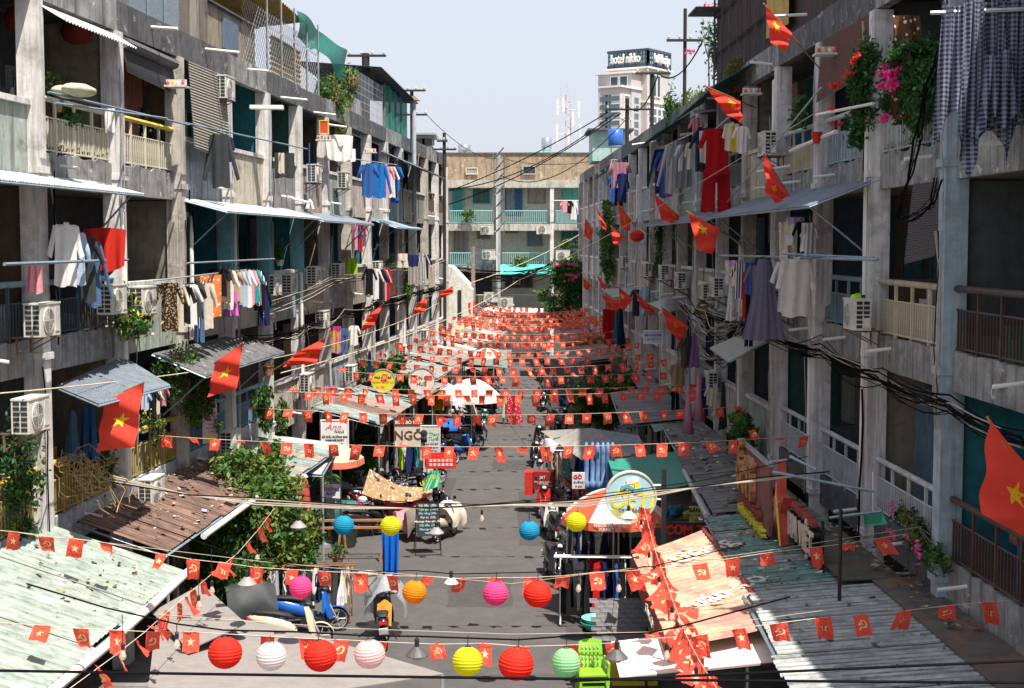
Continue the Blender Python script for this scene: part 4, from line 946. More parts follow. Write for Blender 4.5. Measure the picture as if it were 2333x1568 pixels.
def cage(t, row, Ya, Yb, o, z0, z1, m_, step=.18, diag=True, r=.008, name='wire_mesh'):
    m = MB(); n = int((Yb - Ya) / step)
    for i in range(n + 1):
        Y = Ya + (Yb - Ya) * i / n
        if diag:
            h = z1 - z0; 
            for s in (1, -1):
                Y2 = Y + s * h; a, b = pt(row, Y, o, z0), pt(row, Y2, o, z1)
                if s > 0 and Y2 > Yb: f = (Yb - Y) / h; b = a.lerp(b, f)
                if s < 0 and Y2 < Ya: f = (Y - Ya) / h; b = a.lerp(b, f)
                if (b - a).length > .1: m.path([a, b], r, 3, cap=False)
        else: m.path([pt(row, Y, o, z0), pt(row, Y, o, z1)], r, 3, cap=False)
    if not diag:
        for i in range(int((z1 - z0) / step) + 1): z = z0 + step * i; m.path([pt(row, Ya, o, z), pt(row, Yb, o, z)], r, 3, cap=False)
    part(name, m, m_, t)
rb = [mat('weathered_board', (.20, .17, .14), streak=.9, scol=(.05, .04, .035), stretch=(6, 6, 1)), mat('pale_weathered_board', (.34, .30, .26), streak=.9, scol=(.08, .07, .06), stretch=(6, 6, 1))]
t = thing('rooftop_shed', 'grey board and window shed on the left roof nearest the camera', 'shed', (0, 0, 0))
panelwall(t, 'L', 22.5, 30.6, -.25, 13.65, 16.6, [darkc, rb[0]], 6); panelwall(t, 'L', 34.2, 36.4, -.25, 13.65, 15.9, rb, 3)
for i in range(3):
    a = 30.7 + i * 1.15; part('window', rowbox('L', a, a + 1.08, -.3, -.24, 13.7, 16.4), mat('louvre_blue_grey', (.22, .27, .31), rough=.4, stretch=(1, 1, 30), var=.3), t); part('window_frame', join(rowbox('L', a - .03, a + .03, -.24, -.2, 13.68, 16.4), rowbox('L', a, a + 1.1, -.24, -.21, 15.1, 15.16)), steelb, t)
part('roof', rowbox('L', 22.4, 36.6, -3.5, .05, 16.6, 16.66), mat('rusty_edge_sheet', (.25, .2, .16), rust=.6), t)
part('roof', rowbox('L', 34.1, 36.6, -2.5, .0, 15.9, 15.95), mat('rusty_edge_sheet', (.25, .2, .16)), t)
t = thing('rooftop_room', 'stained beige rooftop room with a small sliding window, left roof', 'shed', (0, 0, 0))
panelwall(t, 'L', 36.7, 41.3, -.35, 13.65, 14.95, [mat('stained_beige_wall', (.30, .25, .19), streak=.7), rb[1]], 3); part('window', rowbox('L', 38., 39.4, -.34, -.30, 13.95, 14.75), mat('blue_grey_pane', (.12, .16, .22)), t)
part('roof', rowbox('L', 36.6, 41.4, -3.5, -.25, 14.95, 15.0), darkc, t)
t = thing('rooftop_cage', 'steel frame cage with diamond mesh and yellow corrugated roof on the left roof', 'cage', (0, 0, 0))
cage(t, 'L', 39., 48.2, -.1, 13.7, 15.5, steel, .25); cage(t, 'L', 41.5, 48.2, -.05, 13.7, 16.1, steel, 1.35, diag=False, r=.035, name='frame')
yel_tin = mat('yellow_corrugated', (.52, .36, .10), rough=.6, streak=.5, scol=(.2, .12, .05)); tan_tin = mat('tan_corrugated', (.45, .35, .18), rough=.6, streak=.4, scol=(.2, .13, .07))
A_, B_, C__, D_ = pt('L', 38.5, -.2, 16.35), pt('L', 46.5, -.1, 15.95), pt('L', 46.5, -3.2, 15.6), pt('L', 38.5, -3.2, 16.1)
m = MB(); m.grid(lambda u, v: (A_ * (1 - u) + B_ * u) * (1 - v) + (D_ * (1 - u) + C__ * u) * v + Vector((0, 0, .03 * sin(u * 200))), 140, 2); part('corrugated_roof', m, yel_tin, t)
m = MB(); m.grid(lambda u, v: pt('L', 44 + 4. * u, -.6 + .0, 13.7 + 1.5 * v) + Vector((.03 * sin(v * 60), 0, 0)), 2, 60); part('corrugated_wall', m, tan_tin, t)
part('back_wall', rowbox('L', 39, 48, -3.3, -3.2, 13.6, 15.6), darkc, t)
netm = mat('green_shade_net', (.01, .22, .17), rough=.8, trans=.35, alpha=.88)
m = MB(); m.grid(lambda u, v: pt('L', 45 + 7.8 * u, -.02 + .1 * sin(u * 9 + v * 3), 16.05 - .25 * u - (1.2 * v * (.35 + .65 * u) if u > .3 else .8 * v) + .05 * sin(u * 14)), 24, 8); m.smooth = True
single('shade_net', m, netm, 'torn green shade net draped at the end of the left rooftop cage', 'net')
Y1 = 51.5; shrub('creeper', 'green and dry creeper spilling down over the left roof edge beside the green net', 'climbing plant', pt('L', Y1, -.2, 13.6),
      [((0, -1.2, .6), (.45, 1.5, .9)), ((.2, 0, -.3), (.35, 1.1, 1.1)), ((0, 1.6, .9), (.5, 1.6, .8)), ((.1, 2.6, 1.5), (.5, 1., .5)), ((.2, .9, -.7), (.3, .7, .5))], 5200, .075, (2, 4, 4, 3, 3), 5, hang=.6)
t = thing('rooftop_cage', 'grid mesh cage with concrete panels behind the creeper on the left roof', 'cage', (0, 0, 0))
cage(t, 'L', 53.5, 60.5, -.05, 12.9, 15.4, steel, .28, diag=False, r=.012); panelwall(t, 'L', 54.5, 60.5, -.6, 13.6, 14.6, [palep, rb[1]], 4)
t = thing('rooftop_shed', 'rooftop shed wrapped in green net with a lean-to tin roof, left row', 'shed', (0, 0, 0))
for i in range(4): a = 60.8 + i * 1.5; m = MB(); m.grid(lambda u, v: pt('L', a + 1.45 * u, -.05 + .05 * sin(u * 8), 15.6 - .1 * i - 2. * v), 5, 6); part('net_panel', m, netm, t); part('post', rowbox('L', a - .05, a + .02, -.1, .0, 12.9, 15.5 - .1 * i), rb[0], t)
m = MB(); m.grid(lambda u, v: pt('L', 58 + 10 * u, .35 - 3.5 * v, 15.9 - .5 * u + .25 * v + .02 * sin(u * 150)), 100, 2); part('corrugated_roof', m, darkc, t); part('back_wall', rowbox('L', 60.5, 67, -2, -1.9, 13.6, 15.5), darkc, t)
# right roof
mar = [mat('dark_maroon_sheet', (.07, .028, .026), streak=.5, scol=(.02, .015, .015)), mat('dark_brown_sheet', (.05, .035, .03), streak=.5, scol=(.02, .02, .02))]
t = thing('rooftop_shed', 'tall dark maroon sheet metal shed on the right roof with steel posts', 'shed', (0, 0, 0))
panelwall(t, 'R', 24.5, 46.2, -.3, 13.6, 17.4, mar, 20); cage(t, 'R', 38, 46.2, -.22, 13.6, 17.2, mat('dark_steel', (.07, .07, .08)), 1.2, diag=False, r=.04, name='frame')
for z, a, b in ((17.2, 44, 47.8), (16.2, 45.5, 47.2)): part('roof', rowbox('R', a - 8 if z > 17 else a, b, -3, .5, z, z + .06), darkc, t)
m = MB(); m.grid(lambda u, v: pt('R', 34.8 + 2.6 * u, -.12 + .03 * sin(u * 60), 17.3 - 3.2 * v), 60, 2); single('bamboo_blind', m, yel_tin, 'yellow bamboo blind hanging on the dark right rooftop shed', 'blind')
shrub('roof_garden_tree', 'leafy green rooftop tree at the end of the right-hand maroon shed', 'tree', pt('R', 49.5, -1, 13.6), [((.1, -1.8, 1.6), (.9, 1.3, 1.6)), ((.6, 1, .8), (.7, 1.6, 1.)), ((.2, 3, .3), (.7, 1.6, .8)), ((.9, -1, -.3), (.3, 1.6, .7))], 6500, .09, (3, 5, 3, 1, .3), 11)
shrub('roof_garden_bush', 'yellow green bush in front of the tower on the right roof', 'bush', pt('R', 56, -.6, 13.5), [((.3, 0, .7), (.5, 1.8, .7)), ((.4, 3.5, .3), (.5, 2, .5))], 2600, .08, (1, 3, 4, 4, 1), 12)
shrub('roof_garden_bush', 'dry trailing brush on the right roof edge below the maroon shed', 'bush', pt('R', 40.2, .1, 13.8), [((-.05, 0, -.2), (.25, .8, .5)), ((-.05, .9, -.6), (.25, .6, .5))], 1300, .06, (0, 0, .3, .6, 5), 13)
p_ = shrub('roof_garden_bush', 'thin bougainvillea stems with pink blossom on the right roof skyline', 'bush', pt('R', 51, -.8, 13.6), [((0, 0, 2.6), (.4, .8, .7))], 160, .07, (1, 2, 3, 1, 0), 14, limbs=9); flowers(p_, [((0, -.2, 3.6), (.3, .4, .12)), ((-.6, 1., 2.1), (.2, .3, .08))], 40, (.75, .05, .12), .07)
# green canopies on the right, top floor
awning('canopy', 'slanting dark green tarpaulin under the right roof edge', [pt('R', 37.5, -.1, 13.7), pt('R', 46, -.1, 13.5), pt('R', 46.5, 1.1, 12.7), pt('R', 38, 1.1, 13.0)], mat('green_tarp', (.015, .13, .11), rough=.6, trans=.2), 'canopy', sagd=.1)
awning('canopy', 'second green and tan tarpaulin further along the right roof edge', [pt('R', 49, -.1, 13.4), pt('R', 58, -.1, 13.3), pt('R', 58.5, 1.1, 12.5), pt('R', 50, 1.2, 12.6)], mat('green_tarp', (.015, .13, .11)), 'canopy', sagd=.1)
awning('canopy', 'blue green patched canopy over the far right top balcony', [pt('R', 70, 0, 13.0), pt('R', 78, 0, 12.9), pt('R', 78, 1.2, 12.2), pt('R', 70, 1.2, 12.3)], mat('blue_green_sheet', (.03, .13, .17)), 'canopy')
awning('canopy', 'translucent blue corrugated canopy on pipe frame, left top floor', [pt('L', 60, 0, 12.7), pt('L', 69, 0, 12.5), pt('L', 68, 1.6, 11.9), pt('L', 61, 1.6, 12.0)], mat('blue_translucent_sheet', (.03, .16, .30), trans=.4), 'canopy', edge=steel)
# ================================================================ awnings on the fronts
gsheet = mat('grey_blue_sheet', (.17, .20, .24), rough=.6, streak=.5, scol=(.07, .07, .08)); lsheet = mat('light_grey_sheet', (.45, .46, .47), rough=.6, streak=.4)
def fa(label, row, Ya, Yb, z0, z1, o=1.2, m_=None, o0=.03, pitch=.1, **k):
    return awning('awning', label, [pt(row, Ya, o0, z0), pt(row, Yb, o0, z0), pt(row, Yb, o, z1), pt(row, Ya, o, z1)], m_ or gsheet, pitch=pitch, edge=steelb, stays=[(pt(row, Y, .1, z1 - .9), pt(row, Y, o * .9, z1 - .03)) for Y in (Ya + .4, Yb - .4)], **k)
fa('long pale tin awning over the nearest second floor balconies of the left block', 'L', 19.5, 27.8, 10., 9.76, 1.0, lsheet)
fa('bent white-edged tin awning over the second floor laundry, left block', 'L', 33., 43., 9.85, 9.55, 1.15, lsheet)
fa('bluish tin awning further along the left second floor', 'L', 43.5, 52., 9.8, 9.5, 1.1, gsheet); fa('small teal awning strip on the left block before the far end', 'L', 57, 64, 9.8, 9.45, 1.1, steelb)
fa('dark corrugated awning below the laundry on the left block', 'L', 31, 38, 6.4, 5.9, 1.2, darkc)
awning('awning', 'grey blue tin awning over the yellow railing balcony', [LW(128, 880, .05), LW(280, 812, .05), LW(388, 878, 1.5), LW(225, 920, 1.5)], gsheet, pitch=.11, edge=steelb, nv=4)
fa('long dark grey awning over the second floor of the right block, nearest', 'R', 26.3, 37.4, 10., 9.5, 1.3); fa('dark grey awning beyond the nearest one on the right block', 'R', 37.8, 48, 9.9, 9.45, 1.3)
fa('narrow grey awning above the far right second floor', 'R', 50, 57, 9.8, 9.5, 1.)
awning('awning', 'pale tilted flat sheet awning propped out from the right first floor', [RW(1740, 738, .05), RW(1775, 762, .05), RW(1660, 823, 1.35), RW(1617, 792, 1.35)], mat('fibre_cement_sheet', (.34, .33, .29), rough=.8), edge=steelb, thick=.03)
awning('awning', 'flat grey concrete coloured canopy behind the row of flags, right block', [RW(1440, 655, .05), RW(1462, 672, .05), RW(1395, 677, 1.3), RW(1370, 658, 1.3)], mat('fibre_cement_sheet', (.34, .33, .29)), thick=.06)
awning('awning', 'sagging translucent grey sheet over a right-hand first floor balcony', [RW(1530, 682, .05), RW(1568, 702, .05), RW(1520, 712, 1.6), RW(1475, 690, 1.6)], mat('cloudy_plastic', (.42, .42, .42), rough=.4, trans=.3), sagd=-.25)
# ================================================================ poles and wires
def upole(x, yt, yb, row, arms, label, o=-.4, m_=None, r=.09, base=13.5):
    p = LW(x, yt, o) if row == 'L' else RW(x, yt, o); Y = p.y; q = atY(x, yb, Y)
    t = thing('utility_pole', label, 'pole', (p.x, Y, base)); m = MB(); m.path([(0, 0, 0), (0, 0, p.z - base)], r, 7); part('post', m, m_ or mat('dark_wood_pole', (.03, .027, .025)), t)
    for (xa, xb, y) in arms:
        a = atY(xa, y, Y); b = atY(xb, y, Y); m = MB(); m.box(((a.x + b.x) / 2 - p.x, -.1, a.z - base), (b.x - a.x, .1, .09)); ar = part('crossarm', m, mat('dark_wood_pole', (.03, .027, .025)), t)
        for i in range(4): u = .06 + .88 * i / 3; m = MB(); m.lathe((a.x + (b.x - a.x) * u - p.x, -.1, a.z - base + .04), [(.03, 0), (.05, .08), (.03, .16)], 6); part('insulator', m, mat('porcelain', (.55, .53, .5), rough=.2), ar)
    return p
upole(833, 122, 150, 'L', [(792, 880, 128)], 'dark pole with a crossarm on the left roof above the creeper', r=.16)
upole(938, 205, 285, 'L', [(907, 970, 207), (902, 974, 262)], 'dark pole with two crossarms on the left roof near the white chimney')
upole(1012, 303, 420, 'L', [(996, 1020, 322), (985, 1040, 341)], 'dark utility pole at the far end of the left row', o=.5, base=0)
upole(1561, 20, 170, 'R', [(1518, 1602, 93)], 'tallest dark pole with crossarm among plants on the right roof', r=.07)
upole(1486, 165, 250, 'R', [(1447, 1527, 168)], 'dark crossarm pole in front of the tower windows on the right roof')
upole(1429, 225, 300, 'R', [(1378, 1484, 250)], 'third crossarm pole on the right roof carrying the wires down to the far block', r=.1)
p = LW(943, 230, .3); t = thing('flue_pipe', 'slim white flue pipe with rusty cap rising up the left block', 'pipe', (p.x, p.y, 9.8)); m = MB(); m.path([(0, 0, 0), (0, 0, p.z - 9.8)], .1, 10); part('pipe', m, lsheet, t); m = MB(); m.lathe((0, 0, p.z - 9.8), [(.3, 0), (.02, .25)], 10); part('cap', m, mat('rusty_bracket', (.16, .10, .07)), t)
p = atY(1078, 562, 100); t = thing('utility_pole', 'concrete pole standing before the turquoise railings of the far block', 'pole', (p.x, 100, 0)); m = MB(); m.path([(0, 0, 0), (0, 0, p.z)], .14, 8); part('post', m, mat('grey_brown_concrete', (.25, .2, .17)), t)
p = atY(1137, 352, 109); t = thing('utility_pole', 'lattice steel post with spiral arm in front of the middle of the far block', 'pole', (p.x, 109, 0)); m = MB(); m.box((0, 0, p.z / 2), (.22, .22, p.z)); part('post', m, steel, t)
m = MB()
for i in range(7): z = p.z - 6 + i * .95 ; m.path([(-.35, -.15, z), (.35, -.15, z + .8)], .05, 4)
for s in (-.38, .38): m.path([(s, -.15, p.z - 6.2), (s, -.15, p.z)], .05, 4)
part('lattice', m, darkc, t)
def wires(label, specs, name='overhead_wire', r=.02, m_=None, cat='wire', group=None):
    a0 = Vector(specs[0][0]); t = thing(name, label, cat, a0, 0, group)
    for i, (a, b, d) in enumerate(specs): m = MB(); m.path(sag(Vector(a) - a0, Vector(b) - a0, d, 16), r, 4); part('strand', m, m_ or wire_m, t)
A = RW(1429, 250, -.4); B = atY(1137, 362, 109); Lp = LW(938, 262, -.4)
wires('black wires sweeping from the left roof pole across to the far block', [(atY(972, 262, Lp.y), B, .6), (atY(1140, 360, 108), atY(1392, 358, 95), .5)])
wires('bundle of black wires climbing from the far end left to the third right roof pole', [(atY(1010, 440, 84), atY(1385, 256, A.y), .3), (atY(1010, 432, 84), atY(1400, 258, A.y), .9), (atY(1010, 470, 84), atY(1415, 258, A.y), .5), (atY(1140, 400, 108), atY(1430, 268, A.y), 1.6)], r=.03)
wires('single black wire linking the crossarm poles along the right roof', [(atY(1430, 240, A.y), RW(1500, 168, -.4), .8), (RW(1500, 168, -.4), RW(1600, 95, -.4), .6)], r=.03)
for (a, b, d, l, mm, r_) in (((1000, 665), (1345, 520), .4, 'long pale cord crossing in front of the far block to the right row', rope_m, .02), ((640, 850), (1180, 640), .5, 'thick pale cord from the left balconies towards the far block', rope_m, .018)):
    wires(l, [(LW(a[0], a[1], .3) if a[0] < 1000 else atY(a[0], a[1], 80), atY(b[0], b[1], 88), d)], r=r_, m_=mm)
wires('pale cord rising from the street to the bamboo pole of the right top balcony', [(atY(1180, 640, 80), RW(1870, 250, .5), .2)], r=.012, m_=rope_m)
wires('pale cord running from the left frame edge past the waving left flags', [(LW(-40, 900, .8), LW(700, 800, .8), .12), (LW(700, 800, .8), LW(1000, 690, .8), .2)], r=.012, m_=rope_m)
# thick wires close to the balcony where the picture was taken
wires('pair of thick black wires low across the foreground', [(atY(-60, 1527, 8), atY(2400, 1556, 8), .01), (atY(1300, 1552, 8.3), atY(2400, 1503, 8.3), .0)], r=.0085)
# cable bundles along the fronts
def bundle(label, row, pts, o, n=14, spread=.12):
    c0 = (LW if row == 'L' else RW)(pts[0][0], pts[0][1], o); t = thing('cable_bundle', label, 'cables', c0)
    P = [(LW if row == 'L' else RW)(x, y, o) - c0 for x, y in pts]
    for i in range(n):
        off = [Vector((rnd.gauss(0, spread * .6), rnd.gauss(0, .1), rnd.gauss(0, spread))) for _ in P]; Q = []
        for k in range(len(P) - 1):
            a = P[k] + off[k]; b = P[k + 1] + off[k + 1]; dd = abs(rnd.gauss(.03, .12))
            Q += sag(a, b, dd, 6, .012)[:-1]
        Q.append(P[-1] + off[-1]); m = MB(); m.path(Q, rnd.choice([.008, .011, .016]), 4); part('cable', m, rnd.choice([wire_m, wire_m, wire_m, wire_w]), t)
bundle('black cable bundle drooping past the pillars of the right block', 'R', [(2340, 1010), (2160, 920), (2000, 858), (1870, 800), (1780, 778), (1700, 735), (1600, 700)], .35, 14, .08)
bundle('tangled black and pale cables under the left laundry balconies', 'L', [(560, 775), (640, 765), (700, 748), (780, 715), (860, 690), (940, 668), (1010, 655)], .4, 18, .09)
bundle('loop of pale cables hanging down the right pillar beside the bougainvillea', 'R', [(2150, -30), (2160, 60), (2110, 200), (2090, 320), (2060, 430), (2040, 500), (2110, 470), (2140, 410)], .5, 5, .03)
bundle('dark cables strung over the shop roofs of the left row', 'L', [(600, 700), (760, 640), (900, 610), (1010, 590)], .6, 8, .08)
bundle('knot of dry cables and vines above the right awnings', 'R', [(1560, 690), (1600, 745), (1640, 765), (1690, 730), (1640, 820), (1600, 800)], .7, 16, .16)
t = thing('cable_bundle', 'black cable bundles running under the far block first floor', 'cables', (0, 107, 0))
for i in range(14):
    m = MB(); a = atY(1020, 600 + rnd.uniform(0, 25), 107); b = atY(1260, 600 + rnd.uniform(-5, 25), 107); m.path([p - Vector((0, 107, 0)) for p in sag(a, b, rnd.uniform(.2, 1.2), 10)], .03, 4); part('cable', m, wire_m, t)
# pale tubes sticking out from the fronts
TUB = [('L', 345, 62, 405, 66), ('L', 468, 112, 545, 120), ('L', 565, 158, 610, 162), ('L', 640, 222, 700, 228), ('L', 715, 256, 765, 262), ('L', 735, 282, 790, 290), ('L', 655, 450, 705, 462), ('R', 1755, 38, 1838, 33), ('R', 1710, 142, 1760, 147), ('R', 1610, 224, 1665, 220), ('R', 1580, 255, 1630, 251), ('R', 1725, 392, 1800, 378), ('R', 1550, 308, 1602, 300), ('R', 1500, 335, 1540, 328), ('R', 1440, 330, 1495, 322), ('R', 1590, 648, 1650, 640), ('R', 1500, 715, 1535, 700), ('L', 888, 700, 955, 712), ('L', 1175, 815, 1240, 830)]
for i, (row, x0, y0, x1, y1) in enumerate(TUB[:17]):
    if row == 'L': a = LW(x0, y0, .1); b = atY(x1, y1, a.y - .1)
    else: a = RW(x1, y1, .1); b = atY(x0, y0, a.y - .1)
    m = MB(); m.path([Vector((0, 0, 0)), b - a], .035, 8)
    single('tube_lamp', m, whitep, 'white tube lamp sticking out from the %s block, %s nearest the camera' % ('left' if row == 'L' else 'right', ordw(i if row == 'L' else i - 7)), 'lamp', a, group='white tubes sticking out from the fronts')
# ================================================================ air conditioners
LA = [(96, 729, .5, 'white air conditioner on the nearest left corner balcony, big slotted end'), (255, 683, .5, 'cream air conditioner in front of the red shawl'), (325, 685, .45, 'white air conditioner above the yellow-flowered shrub'),
 (70, 945, .7, 'old air conditioner at the left frame edge beside the grey blue awning'), (345, 1118, .45, 'white air conditioner beside the low limewashed wall and rusty brown roof'), (525, 1006, .5, 'air conditioner next to the hanging pink banner'),
 (512, 202, .3, 'air conditioner high on the left top floor beside the woven blind'), (622, 650, .45, 'nearer of the two air conditioners side by side on the left second floor'), (660, 647, .35, 'farther of the two air conditioners side by side on the left second floor'),
 (716, 628, .4, 'air conditioner on the teal corner of the left second floor'), (770, 620, .4, 'air conditioner by the blue cable column, left second floor'), (860, 612, .3, 'air conditioner between the dark laundry and the cream blouses'),
 (716, 397, .4, 'air conditioner behind the hanging mop, left top floor'), (784, 412, .35, 'air conditioner beneath the white sheet, left top floor'), (700, 872, .4, 'air conditioner on the pale parapet behind the waving left flag'),
 (735, 728, .35, 'air conditioner under the cables on the left first floor'), (800, 850, .4, 'air conditioner on the parapet beyond the first one, left first floor'), (920, 802, .4, 'air conditioner above the corrugated shop roofs, left row'), (968, 765, .4, 'small far air conditioner near the blue door, left row')]
for x, y, o, l in LA: ac(x, y, 'L', l, o)
RA = [(1748, 330, .5, 'large white air conditioner on the right top floor by the red pyjamas'), (1953, 717, .45, 'white air conditioner with round fan under the cycle helmet'), (1770, 687, .45, 'air conditioner partly behind the white shirt on the right block'),
 (1607, 662, .3, 'air conditioner on a blue painted wall, right second floor'), (1632, 655, .5, 'narrow air conditioner beside the printed dresses'), (1550, 640, .35, 'air conditioner beneath the red mats, right block'), (1512, 622, .35, 'fifth air conditioner along the right second floor parapet'),
 (1475, 616, .3, 'sixth air conditioner along the right second floor parapet'), (1423, 598, .3, 'small farthest air conditioner on the right second floor'), (1398, 378, .4, 'air conditioner below the pink top on the far right top floor'), (1698, 1022, .4, 'grey air conditioner behind the dark lettered sign'), (1620, 868, .3, 'air conditioner behind the pale folded tarpaulins, right first floor')]
for x, y, o, l in RA: ac(x, y, 'R', l, o)
FA = [(1110, 524, 'air conditioner on the far block, upper left'), (1238, 523, 'air conditioner on the far block, upper right'), (1113, 581, 'air conditioner on the far block behind the turquoise railing, left'), (1282, 582, 'air conditioner on the far block behind the turquoise railing, right'), (1118, 678, 'air conditioner low on the far block under the potted plants'), (1153, 688, 'lowest air conditioner of the far block by the cream railing')]
for x, y, l in FA: ac(x, y, 'F', l, Y=FY - .6, rz=0, sc=1.35)
# ================================================================ laundry
PAL = {'white': (.72, .71, .70), 'cream': (.62, .56, .46), 'black': (.015, .015, .018), 'navy': (.02, .03, .10), 'blue': (.04, .12, .36), 'bright blue': (.02, .16, .50), 'grey': (.26, .27, .28), 'light grey': (.45, .46, .48), 'red': (.48, .02, .02), 'pink': (.70, .30, .36), 'purple': (.28, .14, .34), 'magenta': (.6, .15, .5), 'brown': (.18, .11, .07), 'tan': (.42, .32, .2), 'pale blue': (.40, .52, .66), 'green': (.05, .25, .1), 'lime': (.35, .55, .04), 'yellow': (.62, .42, .04), 'orange': (.72, .22, .06), 'charcoal': (.05, .055, .06), 'denim': (.08, .15, .28), 'teal': (.03, .3, .3), 'dusty purple': (.20, .18, .27)}
def line_of(place, side, o, items, group, ordinal=True, Yf=None, yaw=.0):
    """items: x, ytop, width px, height px, kind, colour[, pattern]"""
    n = len(items)
    for i, it in enumerate(items):
        x, y, w_, h, k, c = it[:6]; pat = it[6] if len(it) > 6 else None
        if Yf: p = atY(x, y, Yf(x) if callable(Yf) else Yf)
        else: p = (LW if side == 'L' else RW)(x, y, o)
        s = p.y / F; l = f"{c}{' ' + {'leopard': 'leopard spotted', 'floral': 'flowery', 'print': 'printed', 'check': 'checked', 'stripe': 'striped'}[pat] if pat else ''} {GK[k]} {place}" + (f", {ordw(i)} from left" if n > 1 and ordinal else '')
        garment(k, PAL[c], p, w_ * s, h * s, l, yaw=yaw + rnd.uniform(-.25, .25), pat=pat, group=group, tilt=rnd.uniform(-.03, .03))
    return
def pole(label, a, b, r=.02, m_=None, name='drying_pole', sagd=0., group=None):
    a = Vector(a); b = Vector(b); m = MB(); m.path([p - a for p in sag(a, b, sagd, 8)], r, 6); return single(name, m, m_ or steel, label, 'pole', a, group=group)
G1 = 'clothes hung out along the left block'; G2 = 'clothes hung out along the right block'; G3 = 'clothes for sale on racks in the street'
line_of('by the nearest left corner', 'L', .6, [(150, 512, 75, 140, 'shirt', 'white'), (175, 530, 60, 120, 'shirt', 'pale blue'), (196, 540, 55, 150, 'tshirt', 'charcoal'), (212, 550, 45, 150, 'jacket', 'denim')], G1, yaw=.5)
line_of('on the left pillar by the nearest corner', 'L', .5, [(78, 608, 40, 60, 'towel', 'pink')], G1)
p = LW(238, 524, .7); garment('shawl', (.5, .03, .02), p, 1.0 * 95 * p.y / F, 120 * p.y / F, 'red crochet shawl spread over the balcony rail', yaw=.2, group=G1, pat=None)
items = [(385, 645, 55, 110, 'tshirt', 'tan', 'leopard'), (403, 650, 48, 105, 'tshirt', 'cream'), (418, 652, 50, 85, 'tshirt', 'black'), (430, 648, 50, 95, 'tshirt', 'white'), (443, 645, 50, 80, 'tshirt', 'charcoal'), (453, 650, 40, 130, 'pants', 'denim'), (466, 645, 55, 105, 'shirt', 'cream'), (480, 628, 48, 95, 'towel', 'orange', 'floral'), (497, 612, 60, 62, 'tshirt', 'black'), (510, 614, 45, 75, 'tshirt', 'brown'), (520, 615, 40, 90, 'tshirt', 'white'), (527, 665, 40, 55, 'shorts', 'magenta'), (531, 618, 46, 70, 'tshirt', 'tan'), (540, 616, 44, 75, 'tshirt', 'light grey'), (549, 616, 40, 80, 'tshirt', 'pale blue'), (558, 615, 40, 85, 'tshirt', 'white'), (567, 615, 40, 80, 'tshirt', 'pink'), (575, 615, 40, 75, 'tshirt', 'teal'), (583, 616, 35, 80, 'tshirt', 'white', 'stripe'), (591, 617, 36, 90, 'jacket', 'black'), (600, 622, 45, 120, 'pants', 'navy')]
line_of('in the long left second floor row', 'L', .75, items, G1, yaw=.15)
pole('galvanised slotted pole carrying the long row of laundry', LW(350, 640, .75), LW(560, 615, .75)); pole('slotted angle rail above the long row of laundry', LW(425, 600, .9), LW(625, 590, .9), .025, steelb)
pole('slotted rail across the nearest left second floor corner', LW(10, 602, .9), LW(290, 592, .7), .03, steelb)
line_of('on the left top floor rail', 'L', .6, [(500, 306, 58, 120, 'jacket', 'charcoal'), (515, 312, 42, 55, 'shirt', 'navy')], G1)
pole('slotted rail sloping along the left top floor', LW(110, 210, .5), LW(430, 285, .6), .022, steelb); pole('pair of grey slotted rails along the left top floor', LW(125, 235, .7), LW(380, 270, .7), .022, steelb); pole('slotted rail along the left top floor past the dark jacket', LW(420, 280, .5), LW(700, 340, .6), .022, steelb)
line_of('on the left top floor parapet', 'L', .5, [(648, 350, 45, 55, 'towel', 'charcoal')], G1)
line_of('draped below the plate shelf, left top floor', 'L', .5, [(641, 350, 14, 45, 'towel', 'cream')], G1)
line_of('on the pole beside the mop, left top floor', 'L', .9, [(848, 372, 50, 78, 'pants', 'bright blue'), (838, 375, 45, 70, 'tshirt', 'blue'), (866, 376, 40, 75, 'jacket', 'bright blue'), (880, 380, 32, 65, 'tshirt', 'pink'), (888, 380, 32, 70, 'tshirt', 'white'), (896, 382, 30, 70, 'tshirt', 'navy'), (902, 380, 30, 55, 'tshirt', 'bright blue')], G1, yaw=.1)
pole('drying pole with the bright blue clothes', LW(800, 362, .9), LW(905, 376, .9), .018)
p = LW(772, 310, .6); garment('shawl', (.74, .73, .72), p, .95, 1.1, 'large white sheet knotted on a pole, left top floor', yaw=.3, group=G1)
p = LW(787, 340, .8); garment('towel', PAL['white'], p, .75, .4, 'white cloth hanging beside the large sheet, left top floor', yaw=.6, group=G1); p = LW(250, 250, .6); garment('towel', PAL['white'], p, .2, .42, 'small white rag on the cream railing', group=G1)
line_of('inside the shaded left second floor', 'L', .1, [(805, 510, 20, 60, 'towel', 'pink'), (812, 515, 20, 60, 'tshirt', 'blue'), (820, 512, 18, 62, 'tshirt', 'red'), (828, 512, 18, 50, 'tshirt', 'white')], G1)
line_of('on the far left second floor rail', 'L', .9, [(855, 612, 28, 70, 'tshirt', 'white'), (862, 614, 28, 70, 'tshirt', 'black'), (868, 614, 26, 75, 'tshirt', 'charcoal'), (874, 614, 24, 72, 'tshirt', 'pink'), (880, 612, 24, 70, 'jacket', 'red'), (842, 612, 26, 60, 'tshirt', 'black')], G1)
line_of('beyond the dark clothes, left block', 'L', 1., [(917, 578, 36, 32, 'shorts', 'cream'), (941, 582, 24, 26, 'towel', 'navy'), (947, 600, 34, 48, 'towel', 'cream', 'stripe'), (962, 576, 24, 60, 'tshirt', 'light grey'), (970, 580, 20, 55, 'tshirt', 'black')], G1)
